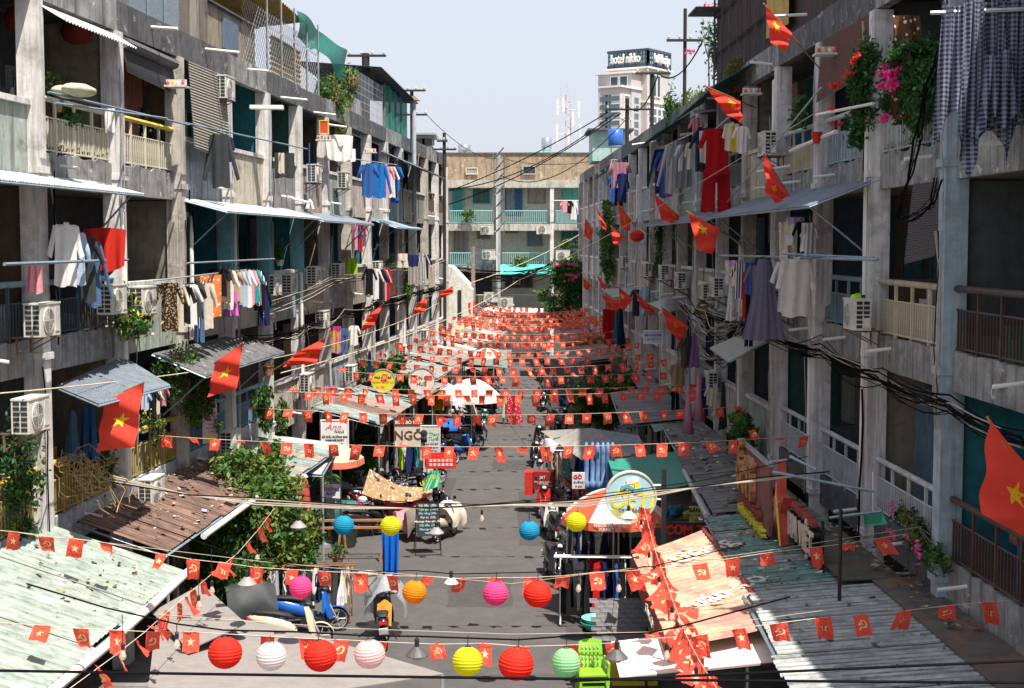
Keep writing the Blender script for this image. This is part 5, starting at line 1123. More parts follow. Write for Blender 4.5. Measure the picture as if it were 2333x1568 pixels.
line_of('in the shade of the grey blue awning', 'L', .3, [(330, 890, 28, 45, 'tshirt', 'pale blue'), (345, 885, 30, 60, 'tshirt', 'black'), (358, 885, 22, 60, 'tshirt', 'cream'), (372, 880, 24, 45, 'tshirt', 'pink')], G1)
line_of('behind the yellow railing', 'L', .1, [(165, 935, 60, 120, 'dress', 'denim'), (200, 930, 60, 120, 'pants', 'blue')], G1)
line_of('under the left cables', 'L', .5, [(765, 745, 24, 60, 'towel', 'red', 'print'), (775, 748, 24, 60, 'pants', 'blue'), (785, 748, 24, 55, 'pants', 'denim'), (806, 742, 28, 45, 'tshirt', 'white'), (842, 800, 24, 70, 'dress', 'navy'), (867, 802, 14, 55, 'towel', 'pink')], G1)
p = LW(752, 880, .4); garment('towel', (.6, .2, .2), p, .35, 1.1, 'red patterned cloth hanging beside the first floor air conditioners', pat='print', group=G1)
p = LW(800, 590, .5); garment('towel', PAL['lime'], p, .45, .55, 'lime green cloth folded over the left second floor rail', group=G1)
# right block
line_of('in the right top floor row', 'R', .8, [(1502, 340, 30, 100, 'jacket', 'navy'), (1512, 345, 30, 105, 'tshirt', 'blue'), (1522, 348, 28, 100, 'tshirt', 'purple'), (1532, 330, 40, 110, 'jacket', 'light grey'), (1545, 322, 40, 105, 'shirt', 'grey'), (1556, 330, 30, 60, 'tshirt', 'white'), (1566, 330, 35, 95, 'tshirt', 'grey'), (1577, 325, 35, 60, 'shirt', 'cream'), (1586, 330, 32, 110, 'pants', 'light grey'), (1596, 300, 38, 90, 'tshirt', 'charcoal'), (1603, 290, 36, 80, 'tshirt', 'navy')], G2, yaw=-.1)
line_of('next to the big red pyjamas', 'R', .85, [(1586, 268, 28, 55, 'tshirt', 'pink'), (1680, 290, 30, 55, 'towel', 'yellow'), (1668, 282, 45, 60, 'shirt', 'cream'), (1690, 288, 36, 60, 'tshirt', 'white'), (1608, 300, 30, 70, 'towel', 'white', 'print')], G2)
p = RW(1634, 293, .95); garment('tshirt', (.42, .015, .02), p, 78 * p.y / F, 105 * p.y / F, 'big dark red shirt with short sleeves on the right top floor', group=G2)
p = RW(1632, 388, .9); garment('pants', (.42, .015, .02), p, 110 * p.y / F, 95 * p.y / F, 'wide red trousers hung below the big red shirt', group=G2)
pole('long drying pole of the right top floor row', RW(1490, 345, .8), RW(1608, 290, .8), .02); pole('slanting pole holding the red pyjamas', RW(1590, 330, .8), RW(1660, 268, 1.0), .02); pole('slotted steel rail beside the nearest right flag', RW(1650, 470, .6), RW(1870, 200, .6), .02)
pole('slotted steel arm with plates, right top floor', RW(1860, 262, .7), RW(1990, 236, .3), .03, whitep); pole('white pipe clothes rail over the cream balcony', RW(1800, 345, .25), RW(1905, 300, .25), .045, whitep)
line_of('on the far right top floor', 'R', .8, [(1400, 400, 30, 60, 'tshirt', 'blue'), (1410, 398, 28, 70, 'tshirt', 'black'), (1418, 396, 30, 65, 'shirt', 'navy'), (1383, 415, 20, 40, 'towel', 'white')], G2)
p = RW(1412, 370, .8); garment('tshirt', PAL['pink'], p, 1.1, 1.2, 'pink top hanging alone on the far right top floor', pat='stripe', group=G2)
line_of('on the right hanger stand', 'R', .9, [(1795, 508, 40, 85, 'towel', 'cream', 'floral'), (1812, 497, 40, 60, 'towel', 'pale blue', 'print'), (1826, 505, 32, 70, 'tshirt', 'black'), (1836, 508, 30, 65, 'shorts', 'white'), (1846, 508, 30, 75, 'tshirt', 'light grey')], G2)
line_of('on the rail left of the white shirts', 'R', .85, [(1672, 595, 40, 55, 'towel', 'white', 'print'), (1668, 630, 44, 100, 'dress', 'white', 'floral'), (1688, 600, 36, 80, 'tshirt', 'white', 'stripe'), (1700, 620, 28, 105, 'pants', 'red'), (1712, 600, 30, 70, 'towel', 'blue'), (1708, 660, 30, 130, 'pants', 'black'), (1720, 605, 36, 90, 'tshirt', 'dusty purple')], G2)
p = RW(1742, 590, .9); garment('dress', PAL['dusty purple'], p, 130 * p.y / F, 185 * p.y / F, 'long dusty purple halter dress on the right block', group=G2)
p = RW(1796, 595, .95); garment('tshirt', (.72, .72, .74), p, 76 * p.y / F, 115 * p.y / F, 'white t-shirt half hidden behind the cream shirt', yaw=.3, group=G2)
p = RW(1815, 590, 1.05); garment('shirt', (.60, .57, .52), p, 92 * p.y / F, 132 * p.y / F, 'large cream collared shirt on the right second floor rail', yaw=-.15, group=G2)
pole('slotted rail holding the cream shirt and the dress', RW(1640, 582, .9), RW(2000, 592, .8), .03, steelb); pole('second slotted rail beside the cream shirt', RW(1780, 578, 1.1), RW(1990, 588, .6), .025, steelb)
line_of('hanging between the pillars of the right second floor', 'R', .4, [(1880, 600, 30, 95, 'towel', 'light grey')], G2)
line_of('on the right first floor', 'R', .7, [(1560, 770, 26, 70, 'tshirt', 'brown'), (1582, 758, 32, 80, 'dress', 'purple'), (1572, 765, 24, 70, 'tshirt', 'charcoal'), (1545, 830, 45, 50, 'tshirt', 'tan'), (1538, 850, 30, 90, 'pants', 'black')], G2)
line_of('on the far right first floor', 'R', .8, [(1432, 660, 26, 50, 'shirt', 'white'), (1449, 660, 24, 60, 'tshirt', 'charcoal'), (1470, 655, 30, 60, 'shirt', 'pale blue'), (1478, 655, 26, 65, 'dress', 'grey'), (1388, 705, 30, 60, 'towel', 'red'), (1392, 755, 34, 30, 'towel', 'red'), (1405, 700, 24, 80, 'dress', 'teal'), (1414, 700, 30, 95, 'dress', 'navy')], G2)
line_of('beside the folded pink parasols', 'R', .5, [(1605, 860, 34, 90, 'dress', 'navy'), (1648, 870, 30, 110, 'dress', 'charcoal'), (1622, 885, 34, 40, 'tshirt', 'cream')], G2)
line_of('on the far block corridor', 'L', 0, [(1287, 458, 22, 26, 'tshirt', 'pink'), (1296, 458, 20, 28, 'tshirt', 'black'), (1305, 458, 22, 42, 'shirt', 'white'), (1315, 458, 20, 30, 'tshirt', 'light grey'), (1326, 458, 34, 62, 'pants', 'navy')], 'clothes hung out on the far block', Yf=FY - 1)
pole('white drying line across the far block upper corridor', atY(1258, 457, FY - 1), atY(1338, 457, FY - 1), .03, whitep)
# large dark checked cloths at the top right corner
t0 = 'pieces of dark checked cloth hanging at the top right'
for i, (x, y, w_, h, l) in enumerate([(2195, 5, 90, 330, 'large light-striped dark checked cloth, left one at the top right corner'), (2248, 0, 95, 390, 'middle dark checked cloth hanging in long folds at the top right'), (2305, -5, 90, 340, 'rightmost dark checked cloth cut by the picture edge'), (2275, 120, 60, 190, 'narrow checked cloth lying over the others at the top right')]):
    p = atY(x, y, 19.5 - .25 * (i == 3)); s = p.y / F; m = MB(); m.smooth = True; W_, H_ = w_ * s, h * s; ph = i * 2.1
    for sg in (0, 1):
        m.grid(lambda u, v: (W_ * (u - .5) * (1 + .35 * v), .05 * sg + .07 * (.3 + v) * sin(u * 22 + ph + v * 2) + .02 * sin(u * 47), -H_ * v * (1 - .28 * abs(sin(u * 4.2 + ph)) * v) - .05 * sin(u * 5)), 40, 14)
    single('checked_cloth', m, cloth((.24, .26, .36), 'check'), l, 'cloth', p, rnd.uniform(-.2, .2), t0)
pole('steel rail carrying the dark checked cloths', atY(2120, 30, 19.6), atY(2360, 20, 19.4), .03)
m = MB(); m.grid(lambda u, v: ((u - .5) * .45 + .04 * sin(v * 7), .05 * sin(u * 9), -1.7 * v), 8, 12); m.smooth = True; single('sequin_cloth', m, cloth((.14, .06, .03), 'floral'), 'brown speckled cloth beside the bougainvillea at the top right', 'cloth', RW(2065, 35, .3))
# blinds, small things on the fronts
def blind(row, Ya, Yb, z0, z1, label, col, o=.0, roll=False):
    m = MB(); X = pt
    m.grid(lambda u, v: pt(row, Ya + (Yb - Ya) * u, o + .03 + .12 * v + .008 * sin(v * 190), z1 + (z0 - z1) * v - .15 * v * v * u), 6, 180)
    if roll: m.path([pt(row, Ya, o + .1, z1 - .1), pt(row, Yb, o + .1, z1 - .15)], .12, 8)
    single('woven_blind', m, mat('woven_blind_%02d' % int(col[0] * 99), col, rough=.9, stretch=(2, 2, 40), var=.3), label, 'blind', group='woven blinds on the balconies')
blind('L', 29.4, 32.6, 12.3, 13.0, 'rolled grey woven blind over the second left top balcony', (.14, .14, .15), roll=True); blind('L', 33.2, 36.2, 11.0, 13.0, 'long pale woven blind by the left top floor air conditioner', (.34, .31, .27), o=.2)
blind('R', 26.6, 30.3, 11.9, 13.05, 'reddish woven blind over the balcony with the plants, right top floor', (.20, .11, .09), o=.1); blind('R', 22.6, 24.2, 8.6, 9.8, 'torn grey woven blind ending in a point on the right second floor', (.12, .11, .12))
m = MB(); m.grid(lambda u, v: pt('L', 25.2 + 3.7 * u, .05 + .5 * v, 13.0 - .3 * v) + Vector((0, 0, .02 * sin(u * 160))), 120, 2); single('corrugated_valance', m, lsheet, 'pale corrugated plastic strip over the first left top balcony', 'awning')
def altar(row, x, y, label, col=(.5, .45, .4)):
    p = (LW if row == 'L' else RW)(x, y, .35); t = thing('wall_shrine', label, 'shrine', p); m = MB(); m.box((0, 0, 0), (.5, .4, .04)); m.box((0, 0, .1), (.46, .03, .12)); part('shelf', m, plaster_w, t)
    for i, c in enumerate([(.6, .1, .05), (.7, .4, .1), (.6, .6, .6), (.5, .1, .1)]): m = MB(); m.lathe((-.17 + .11 * i, -.08, .02), [(.03, 0), (.04, .06), (.02, .1 + .03 * (i % 2))], 8); part('offering', m, mat('offering_%d' % i, c), t)
altar('L', 402, 198, 'small shrine shelf with oranges on the third left pillar'); altar('L', 738, 320, 'shrine shelf below the red picture on a pale blue pillar'); altar('L', 843, 348, 'shrine shelf with yellow flowers on the left block'); altar('R', 1883, 125, 'wire shrine basket with pots on the nearest right top pillar'); altar('R', 1712, 215, 'little shrine ledge on the second right top pillar')
board('shrine_picture', 'small red framed shrine picture on a pale pillar', LW(738, 290, .35), .28, .42, mat('red_picture', (.5, .08, .03)), frame=goldc, cat='picture')
def big_lantern(row, x, y, r, label):
    p = (LW if row == 'L' else RW)(x, y, -.7); t = thing('silk_lantern', label, 'lantern', p, group='old red silk lanterns in the left top corridor'); m = MB(); m.smooth = True
    m.lathe((0, 0, 0), [(r * .3, -r * .75), (r * .8, -r * .55), (r, 0), (r * .8, r * .55), (r * .3, r * .75)], 16, wob=lambda q: 1 - .03 * abs(sin(8 * q))); part('silk', m, mat('faded_red_silk', (.35, .05, .03), trans=.3), t); m = MB(); m.lathe((0, 0, -r * 1.6), [(r * .15, 0), (r * .25, r * .8)], 8); part('tassel', m, redc, t); m = MB(); m.path([(0, 0, r * .7), (0, 0, 12.95 - p.z)], .01, 4); part('cord', m, blackm, t)
big_lantern('L', 182, 72, .38, 'large faded red lantern in the first left top balcony'); big_lantern('L', 55, 45, .36, 'red lantern cut by the left edge'); big_lantern('L', 330, 145, .3, 'red lantern hanging behind the rolled blind, nearer one'); big_lantern('L', 352, 150, .3, 'red lantern hanging behind the rolled blind, farther one')
p = RW(1451, 575, .8); lanr = thing('hanging_lamp', 'small red lantern on a white arm, far right block', 'lantern', atY(1451, 538, p.y)); m = MB(); m.lathe((0, 0, 0), [(.1, -.25), (.3, -.1), (.3, .1), (.1, .25)], 10); part('shade', m, redc, lanr)
m = MB(); m.lathe((0, 0, 0), [(.06, 0), (.12, .22), (.13, .24)], 10); single('bucket', m, mat('red_plastic', (.6, .03, .02), rough=.4), 'red plastic pot hanging on the cream slatted railing', 'bucket', RW(1860, 328, .35)); m = MB(); m.lathe((0, 0, 0), [(.13, 0), (.18, .42), (.19, .42)], 12); single('bucket', m, mat('faded_red_bucket', (.35, .14, .11)), 'faded red bucket on a rope on the right block', 'bucket', RW(1544, 425, .4))
m = MB(); m.smooth = True; m.lathe((0, 0, 0), [(.03, .3), (.12, .22), (.2, .0), (.16, -.12), (.02, -.16)][::-1], 12); single('plastic_bag', m, mat('blue_bag', (.03, .14, .45), rough=.3, trans=.3), 'blue plastic bag hanging below the bright blue clothes', 'bag', LW(899, 456, .9), sc if False else 0)
# mop and brooms
t = thing('mop', 'blue handled mop with white head hanging on the left top floor', 'mop', LW(706, 455, .5)); m = MB(); m.path([(0, 0, 0), (0, 0, 1.75)], .018, 6); part('handle', m, mat('blue_plastic', (.03, .12, .42)), t); m = MB()
for i in range(16): q = rnd.uniform(0, 6.3); m.path([(0, 0, .02), (.08 * cos(q), .08 * sin(q), -.1), (.13 * cos(q), .13 * sin(q), -.28)], .014, 4)
part('mop_head', m, PALm if False else whitep, t)
t = thing('broom', 'straw broom leaning by the blue wall, right second floor', 'broom', RW(1600, 692, .3)); m = MB(); m.path([(0, 0, 0), (.05, .05, 1.1)], .018, 5); part('handle', m, wood, t); m = MB(); m.add([(-.3, 0, -.35), (.3, 0, -.35), (.06, 0, .15), (-.06, 0, .15), (-.3, .1, -.35), (.3, .1, -.35), (.06, .06, .15), (-.06, .06, .15)], [(0, 1, 2, 3), (7, 6, 5, 4), (0, 4, 5, 1), (1, 5, 6, 2), (0, 3, 7, 4)]); part('bristles', m, mat('straw', (.32, .22, .09), stretch=(20, 20, 1), var=.4), t)
t = thing('dustpan', 'green plastic dustpan hung upside down on the right first floor rail', 'dustpan', RW(1988, 1192, .5), .4); m = MB(); m.add([(-.2, 0, 0), (.2, 0, 0), (.24, -.1, -.02), (-.24, -.1, -.02), (-.2, 0, .2), (.2, 0, .2)], [(0, 1, 5, 4), (0, 3, 2, 1), (0, 4, 3), (1, 2, 5)]); part('pan', m, mat('mint_green_plastic', (.12, .50, .32), rough=.4), t); m = MB(); m.path([(0, 0, .2), (0, .02, .9)], .014, 6); part('handle', m, whitep, t)
# cycle helmet, rice sacks, foam board and white sack
t = thing('cycle_helmet', 'yellow green cycle helmet on top of the air conditioner', 'helmet', RW(1953, 684, .45) - Vector((0, 0, .1))); m = MB(); m.smooth = True; m.lathe((0, 0, .06), [(.15, 0), (.145, .07), (.1, .14), (0, .17)], 14); part('shell', m, mat('lime_helmet', (.45, .65, .03), rough=.3), t)
for i in range(5): q = R(-60 + 30 * i); m = MB(); m.box((.09 * cos(q), .09 * sin(q), .17), (.1, .025, .05), rot=q); part('vent', m, blackm, t)
t = thing('rice_sack', 'pale green filled sacks lying on the rails of the nearest left top floor', 'sack', LW(165, 212, .6)); 
for i in range(2): m = MB(); m.smooth = True; m.lathe((0, 0, 0), [(.03, -.4), (.16, -.3), (.2, 0), (.16, .3), (.03, .38)], 12, axis='x'); s_ = part('sack', m, mat('pale_green_sack', (.45, .48, .33), rough=.8), t, loc=(-.18 + .3 * i, .35 - .35 * i, .05), rz=1.4); s_.scale = (1, 1.2, .6)
hut_b = board('foam_box_lid', 'white foam board lying across the left top parapet beyond the jacket', LW(608, 245, .5), .9, .1, whitep, rz=.1, cat='board', thick=.4)
# ================================================================ plants on the fronts
s_ = shrub('flowering_shrub', 'yellow-flowered shrub growing from the left second floor ledge', 'shrub', LW(292, 770, .35), [((-.05, -.15, .35), (.35, .5, .35)), ((.1, .5, .25), (.3, .4, .3)), ((0, .1, .75), (.2, .3, .4))], 1700, .055, (2, 6, 3, .5, 0), 21); flowers(s_, [((.1, .1, .45), (.4, .7, .4))], 26, (.8, .62, .03), .05)
shrub('climbing_plant', 'leafy climber hanging over the left first floor beside the first waving flag', 'climbing plant', LW(408, 900, .35), [((0, .2, .5), (.35, 1.1, .6)), ((.1, 1.2, -.1), (.35, .8, .6)), ((.3, 1.6, -.7), (.3, .6, .4)), ((-.1, -.6, .7), (.3, .7, .3))], 3000, .055, (3, 5, 3, 1, .6), 22, hang=.4)
shrub('climbing_plant', 'dense green plant at the left picture edge under the old air conditioner', 'climbing plant', LW(45, 1120, .1), [((0, 0, .4), (.3, .6, 1.)), ((0, .2, -.5), (.2, .5, .5))], 1500, .06, (4, 4, 1, .2, 0), 23)
shrub('potted_shrub', 'leafy green shrub behind the yellow railing', 'shrub', LW(240, 1050, -.3), [((0, 0, 0), (.35, 1.5, .7))], 1600, .06, (5, 4, 1, .3, 0), 24)
s_ = shrub('flowering_shrub', 'pale-fruited basket plant on the yellow railing corner', 'shrub', LW(345, 970, .25), [((0, 0, .1), (.25, .35, .15)), ((.1, .1, -.2), (.15, .2, .3))], 420, .045, (1, 3, 3, 2, 1), 25); flowers(s_, [((0, 0, .3), (.2, .3, .1))], 12, (.8, .6, .05), .035)
shrub('hanging_fern', 'drooping fern on the blue railing of the left first floor', 'fern', LW(597, 918, .3), [((0, 0, 0), (.25, .4, .45)), ((.1, .1, -.5), (.2, .3, .4))], 900, .09, (1, 5, 4, 1, 0), 26, hang=1.2)
shrub('hanging_fern', 'drooping fern further on over the pale parapet, left first floor', 'fern', LW(640, 935, .2), [((0, 0, -.2), (.2, .3, .5))], 350, .08, (2, 5, 2, 1, 0), 27, hang=1.)
pot(LW(612, 855, .3), .17, .25, (.35, .16, .08), 'terracotta pot with palm leaves on a ledge, left first floor', seed=3, lh=.5); pot(LW(638, 606, .2), .12, .18, (.6, .6, .58), 'small white pot with green plant on the teal corner, left second floor', seed=4); pot(LW(128, 255, -.1), .14, .2, (.3, .2, .1), 'green pot plant behind the cream slatted railing, nearest left', seed=5, lh=.5)
shrub('potted_shrub', 'spiky green leaves behind the cream slatted railing', 'shrub', LW(150, 300, -.2), [((0, .2, .1), (.2, .5, .35))], 300, .1, (1, 3, 4, 1, 0), 28)
shrub('potted_shrub', 'hanging greenery below the cream blouses, left second floor', 'shrub', LW(930, 650, .4), [((0, 0, 0), (.2, 1.2, .9))], 900, .07, (3, 4, 2, 1, 0), 29, hang=.5); shrub('potted_shrub', 'small plant on the wall by the lime cloth, left second floor', 'shrub', LW(890, 598, .3), [((0, 0, 0), (.2, .5, .3))], 260, .06, (1, 4, 4, 1, 0), 30)
s_ = shrub('bougainvillea', 'bougainvillea with pink blossom climbing over the nearest right top railing', 'bougainvillea', RW(2075, 250, .25), [((0, .0, .5), (.3, .9, .6)), ((0, -.5, .1), (.25, .7, .6)), ((0, .9, .1), (.25, .6, .3)), ((0, -.2, .95), (.3, .7, .25))], 5200, .06, (5, 4, 1, .1, 0), 31)
flowers(s_, [((-.3, .05, .62), (.12, .2, .14)), ((-.32, -.1, .4), (.1, .25, .14)), ((-.3, .6, .72), (.1, .12, .1)), ((-.3, .5, .45), (.1, .14, .1)), ((-.3, .35, -.12), (.1, .2, .06))], 520, (.85, .06, .32), .045)
s_ = shrub('bougainvillea', 'bougainvillea with red blossom between the first two right top balconies', 'bougainvillea', RW(1960, 230, .3), [((0, 0, .1), (.25, .8, .7)), ((0, -.5, .7), (.2, .5, .4)), ((0, .3, -.5), (.2, .4, .4))], 2600, .06, (6, 3, 1, 0, 0), 32)
flowers(s_, [((-.25, 1.0, .42), (.1, .3, .14)), ((-.28, -.2, .45), (.1, .3, .09)), ((-.3, .9, -.05), (.1, .15, .1)), ((-.28, .7, -.35), (.1, .12, .09)), ((-.3, -.8, .65), (.1, .3, .1))], 190, (.72, .04, .03), .045)
shrub('potted_shrub', 'green pot plant on the cream slatted balcony, right top floor', 'shrub', RW(1822, 270, .2), [((0, 0, 0), (.2, .6, .3)), ((0, -.1, .35), (.15, .3, .2))], 600, .06, (4, 4, 1, .2, 0), 33)
shrub('climbing_plant', 'green creeper covering the far right pillar', 'climbing plant', RW(1382, 560, .3), [((0, 0, 0), (.35, 3.5, 2.0)), ((0, 1, 2.0), (.3, 2, .8)), ((0, -2, -1.2), (.3, 2, 1.))], 3600, .11, (4, 4, 2, .5, 0), 34)
shrub('climbing_plant', 'creeper on a pillar by the second right waving flag', 'climbing plant', RW(1505, 560, .2), [((0, 0, 0), (.2, .7, .9)), ((0, .8, -.9), (.2, .5, .6))], 900, .08, (5, 4, 1, .1, 0), 35); shrub('potted_shrub', 'dark green shrub in shade below the second right top balcony row', 'shrub', RW(1530, 250, .0), [((0, 0, 0), (.3, 1.2, .8))], 700, .08, (5, 4, 1, 0, 0), 36)
s_ = shrub('bougainvillea', 'big bougainvillea with pink blossom filling the far right corner of the street', 'bougainvillea', atY(1290, 790, 101), [((0, 0, 4.6), (1.3, 1.4, 1.5)), ((1., 0, 3.2), (1.2, 1.4, 1.5)), ((-.6, -.5, 2.4), (1.2, 1.3, 1.2)), ((-1.4, 0, 3.6), (.9, .8, .4)), ((.9, 0, 5.8), (.9, .7, .4))], 9500, .13, (3, 6, 2, .3, 0), 37, trunk=.12)
flowers(s_, [((-.2, -1.2, 5.9), (.8, .3, .3)), ((.2, -1.3, 4.9), (.8, .3, .3)), ((-.9, -1.3, 2.0), (.5, .3, .5)), ((-1.6, -1., 1.), (.7, .3, .6)), ((1.3, -1.2, 5.4), (.5, .3, .3))], 420, (.75, .12, .25), .1)
s_ = shrub('flowering_shrub', 'periwinkle with pink flowers spilling through the right first floor railing', 'shrub', RW(2095, 1230, .15), [((0, .1, 0), (.2, .8, .3)), ((0, -.9, -.1), (.15, .6, .35)), ((0, .9, .15), (.15, .4, .25))], 1600, .05, (3, 4, 3, 1, 0), 38)
flowers(s_, [((-.2, .1, .08), (.08, .6, .08)), ((-.2, 1.0, .35), (.08, .15, .2)), ((-.2, -.8, 0), (.08, .4, .25)), ((-.2, .9, -.1), (.08, .3, .1))], 75, (.85, .14, .38), .04)
for i, (x, y, l) in enumerate([(1066, 488, 'round green bush on the far block upper balcony, left'), (1300, 555, 'leafy plant on the far block middle balcony, right'), (1310, 590, 'low plants behind the right far railing'), (1185, 600, 'small plant by the middle far railing')]): shrub('potted_shrub', l, 'shrub', atY(x, y, FY - .5), [((0, 0, 0), (.7 + .2 * (i % 2), .3, .5))], 300, .12, (1, 4, 4, 1, 0), 50 + i)
# a figure in the dark second bay of the left top floor
# ================================================================ big flags on poles
for c4, b, o, l, k in [
    ([(328, 872), (308, 1018), (220, 1030), (237, 915)], (205, 928), 1.5, 'largest near left flag hanging flat from the awning balcony', {}),
    ([(552, 783), (541, 885), (473, 905), (490, 825)], (440, 862), 1.5, 'red flag with big star beside the leafy climber, left', dict(seed=2)),
    ([(742, 769), (722, 828), (645, 836), (672, 806)], (600, 858), 1.6, 'red flag streaming sideways above the pale parapet, left', dict(starc=(.5, .4), amp=.12)),
    ([(873, 692), (852, 742), (820, 758), (836, 722)], (806, 770), 1.4, 'folded red flag by the white downpipe, left', dict(amp=.15, starc=(.4, .8))),
    ([(975, 676), (968, 711), (940, 716), (948, 694)], (930, 722), 1.4, 'small red flag far along the left row', {}),
    ([(1031, 653), (1033, 668), (1004, 680), (1003, 664)], (990, 686), 1.6, 'red flag with no star showing before the white house', dict(star=False)),
]:
    bigflag(c4, LW(b[0], b[1], .1), l, o=o, side='L', **k)
bigflag([(1060, 692), (1083, 686), (1086, 710), (1072, 716)], atY(1062, 730, 99), 'red flag waving low by the shop roofs at the far left corner', sY=98)
for c4, b, o, l, k in [
    ([(1743, 12), (1756, 98), (1790, 118), (1804, 76)], (1875, 165), 1.5, 'highest right flag on a long bamboo pole', dict(starc=(.35, .4))),
    ([(1608, 197), (1655, 262), (1692, 281), (1686, 232)], (1722, 246), 1.5, 'right flag blowing out under the green tarpaulin', dict(starc=(.3, .7), amp=.1)),
    ([(1740, 350), (1746, 445), (1772, 464), (1797, 445)], (1812, 470), 1.4, 'right flag bunched above the long grey awning', dict(starc=(.55, .55), amp=.14)),
    ([(1567, 483), (1590, 570), (1624, 580), (1640, 522)], (1695, 558), 1.6, 'large right flag with star before the dark second floor windows', dict(starc=(.3, .45))),
    ([(1490, 443), (1508, 503), (1550, 513), (1546, 490)], (1566, 510), 1.4, 'right flag partly hidden by the second grey awning', dict(starc=(.4, .8), amp=.1)),
    ([(1407, 463), (1416, 520), (1435, 527), (1438, 500)], (1450, 520), 1.4, 'bright narrow flag beyond the awnings, right', {}),
    ([(1392, 515), (1396, 553), (1408, 562), (1420, 541)], (1432, 550), 1.4, 'drooping flag in front of the creeper on the far right', {}),
    ([(1358, 472), (1372, 519), (1380, 528), (1382, 516)], (1390, 530), 1.4, 'thin furled flag on the far right block', dict(star=False)),
    ([(1333, 498), (1331, 538), (1345, 547), (1352, 527)], (1366, 540), 1.6, 'yellow-lit small flag at the end of the right row', {}),
    ([(1507, 700), (1522, 752), (1549, 778), (1569, 745)], (1590, 760), 1.6, 'lowest large right flag beside the white round-cornered sign', dict(starc=(.45, .55), amp=.1)),
    ([(1447, 664), (1460, 700), (1492, 719), (1489, 705)], (1500, 722), 1.5, 'right flag just left of the lowest large one', dict(amp=.1)),
    ([(1410, 655), (1412, 702), (1420, 709), (1442, 682)], (1458, 695), 1.5, 'right flag in front of the flat grey canopy', dict(starc=(.3, .3))),
    ([(1369, 670), (1388, 705), (1407, 711), (1414, 690)], (1430, 698), 1.5, 'dark red flag left of the flat grey canopy', {}),
    ([(1328, 633), (1329, 656), (1340, 663), (1346, 650)], (1352, 655), 1.6, 'small flag by the bougainvillea, far right', {}),
    ([(1360, 628), (1370, 655), (1379, 661), (1380, 650)], (1388, 660), 1.5, 'narrow flag above the dark red one, far right', dict(star=False)),
]:
    bigflag(c4, RW(b[0], b[1], .1), l, o=o, side='R', ph=1.3, **k)
bigflag([(2254, 958), (2232, 1168), (2345, 1228), (2385, 1110)], pt('R', 17.6, .1, 5.2), 'huge red flag cut by the right picture edge', sY=17.3, amp=.09, starc=(.5, .62), ph=2.)
# ================================================================ bunting rows
RN = ['nearest', 'second', 'third', 'fourth', 'fifth', 'sixth', 'seventh', 'eighth', 'ninth', 'tenth', 'eleventh', 'twelfth', 'thirteenth', 'fourteenth', 'fifteenth', 'sixteenth', 'seventeenth', 'eighteenth']
def brow(xs, Y, l, e0=0, extra=((-40, 0), (40, 0)), **k):
    P = [atY(xs[0][0] + extra[0][0], xs[0][1] + extra[0][1], Y)] + [atY(x, y, Y) for x, y in xs] + [atY(xs[-1][0] + extra[1][0], xs[-1][1] + extra[1][1], Y)]
    n = len(P) - 1; return bunting(l, P, [(i + 1) / n + 1e-6 for i in range(len(xs))], e0, **k)
brow([(98, 1425), (184, 1432), (266, 1436), (350, 1440), (435, 1440), (610, 1450), (700, 1455), (780, 1458), (862, 1462), (995, 1468), (1103, 1466), (1190, 1473), (1298, 1470), (1395, 1465), (1490, 1455), (1593, 1448), (1682, 1432), (1773, 1420), (1873, 1407), (1960, 1400), (2060, 1392), (2158, 1380), (2252, 1372)], 19.6, 'nearest bunting string, passing just behind the lowest row of lanterns', extra=((-130, -8), (120, -10)), swing=.28)
brow([(33, 1212), (105, 1223), (175, 1228), (242, 1237), (367, 1262), (440, 1275), (513, 1283), (585, 1293), (667, 1298), (738, 1302), (822, 1306), (893, 1312), (973, 1313), (1047, 1318), (1125, 1316), (1210, 1316), (1283, 1312), (1360, 1304), (1440, 1300), (1593, 1285), (1668, 1272), (1747, 1260), (1858, 1247), (1933, 1238), (2008, 1226)], 23.0, 'second bunting string, crossing over the pale green left roof', extra=((-80, -8), (60, -10)), swing=.28)
def wrow(Y, zl, zm, l, xa=None, xb=None, sp=.5, e0=0, Yb=None):
    Yb = Yb or Y; a = Vector((XL(Y) + .2, Y, zl)) if xa is None else Vector((atY(xa, 600, Y).x, Y, zl)); b = Vector((XR(Yb) - .2, Yb, zl)) if xb is None else Vector((atY(xb, 600, Y).x, Yb, zl))
    P = sag(a, b, zl - zm, 18); n = max(4, int((b - a).length / sp)); bunting(l, P, [(i + .5 + rnd.uniform(-.06, .06)) / n for i in range(n)], e0, swing=.42)
rows_ = [(30.6, 4.65, 4.4, 350, 1862), (38, 4.45, 4.2, 505, 1705), (42, 4.5, 4.3, 520, 1640), (45.5, 4.3, 4.1, 560, 1600), (49, 4.4, 4.2, None, None), (53, 4.5, 4.15, None, None), (57, 4.4, 4.2, None, None), (66.5, 4.4, 4.15, None, None), (72, 4.4, 4.2, None, None), (79, 4.4, 4.2, None, None), (83, 4.3, 4.1, None, None), (87, 4.4, 4.1, None, None), (90, 4.2, 4.05, None, None), (94, 4.3, 4.1, None, None), (98, 4.2, 4.05, None, None), (102, 4.3, 4.2, None, None)]
for i, Y in enumerate((62, 69.5, 75.5, 81, 85, 92, 96, 100)): wrow(Y, 4.5 + .2 * (i % 2), 4.05 - .1 * (i % 3), f'extra sagging bunting string over the far street, {ordw(i)} of eight from the camera', sp=.42, e0=i)
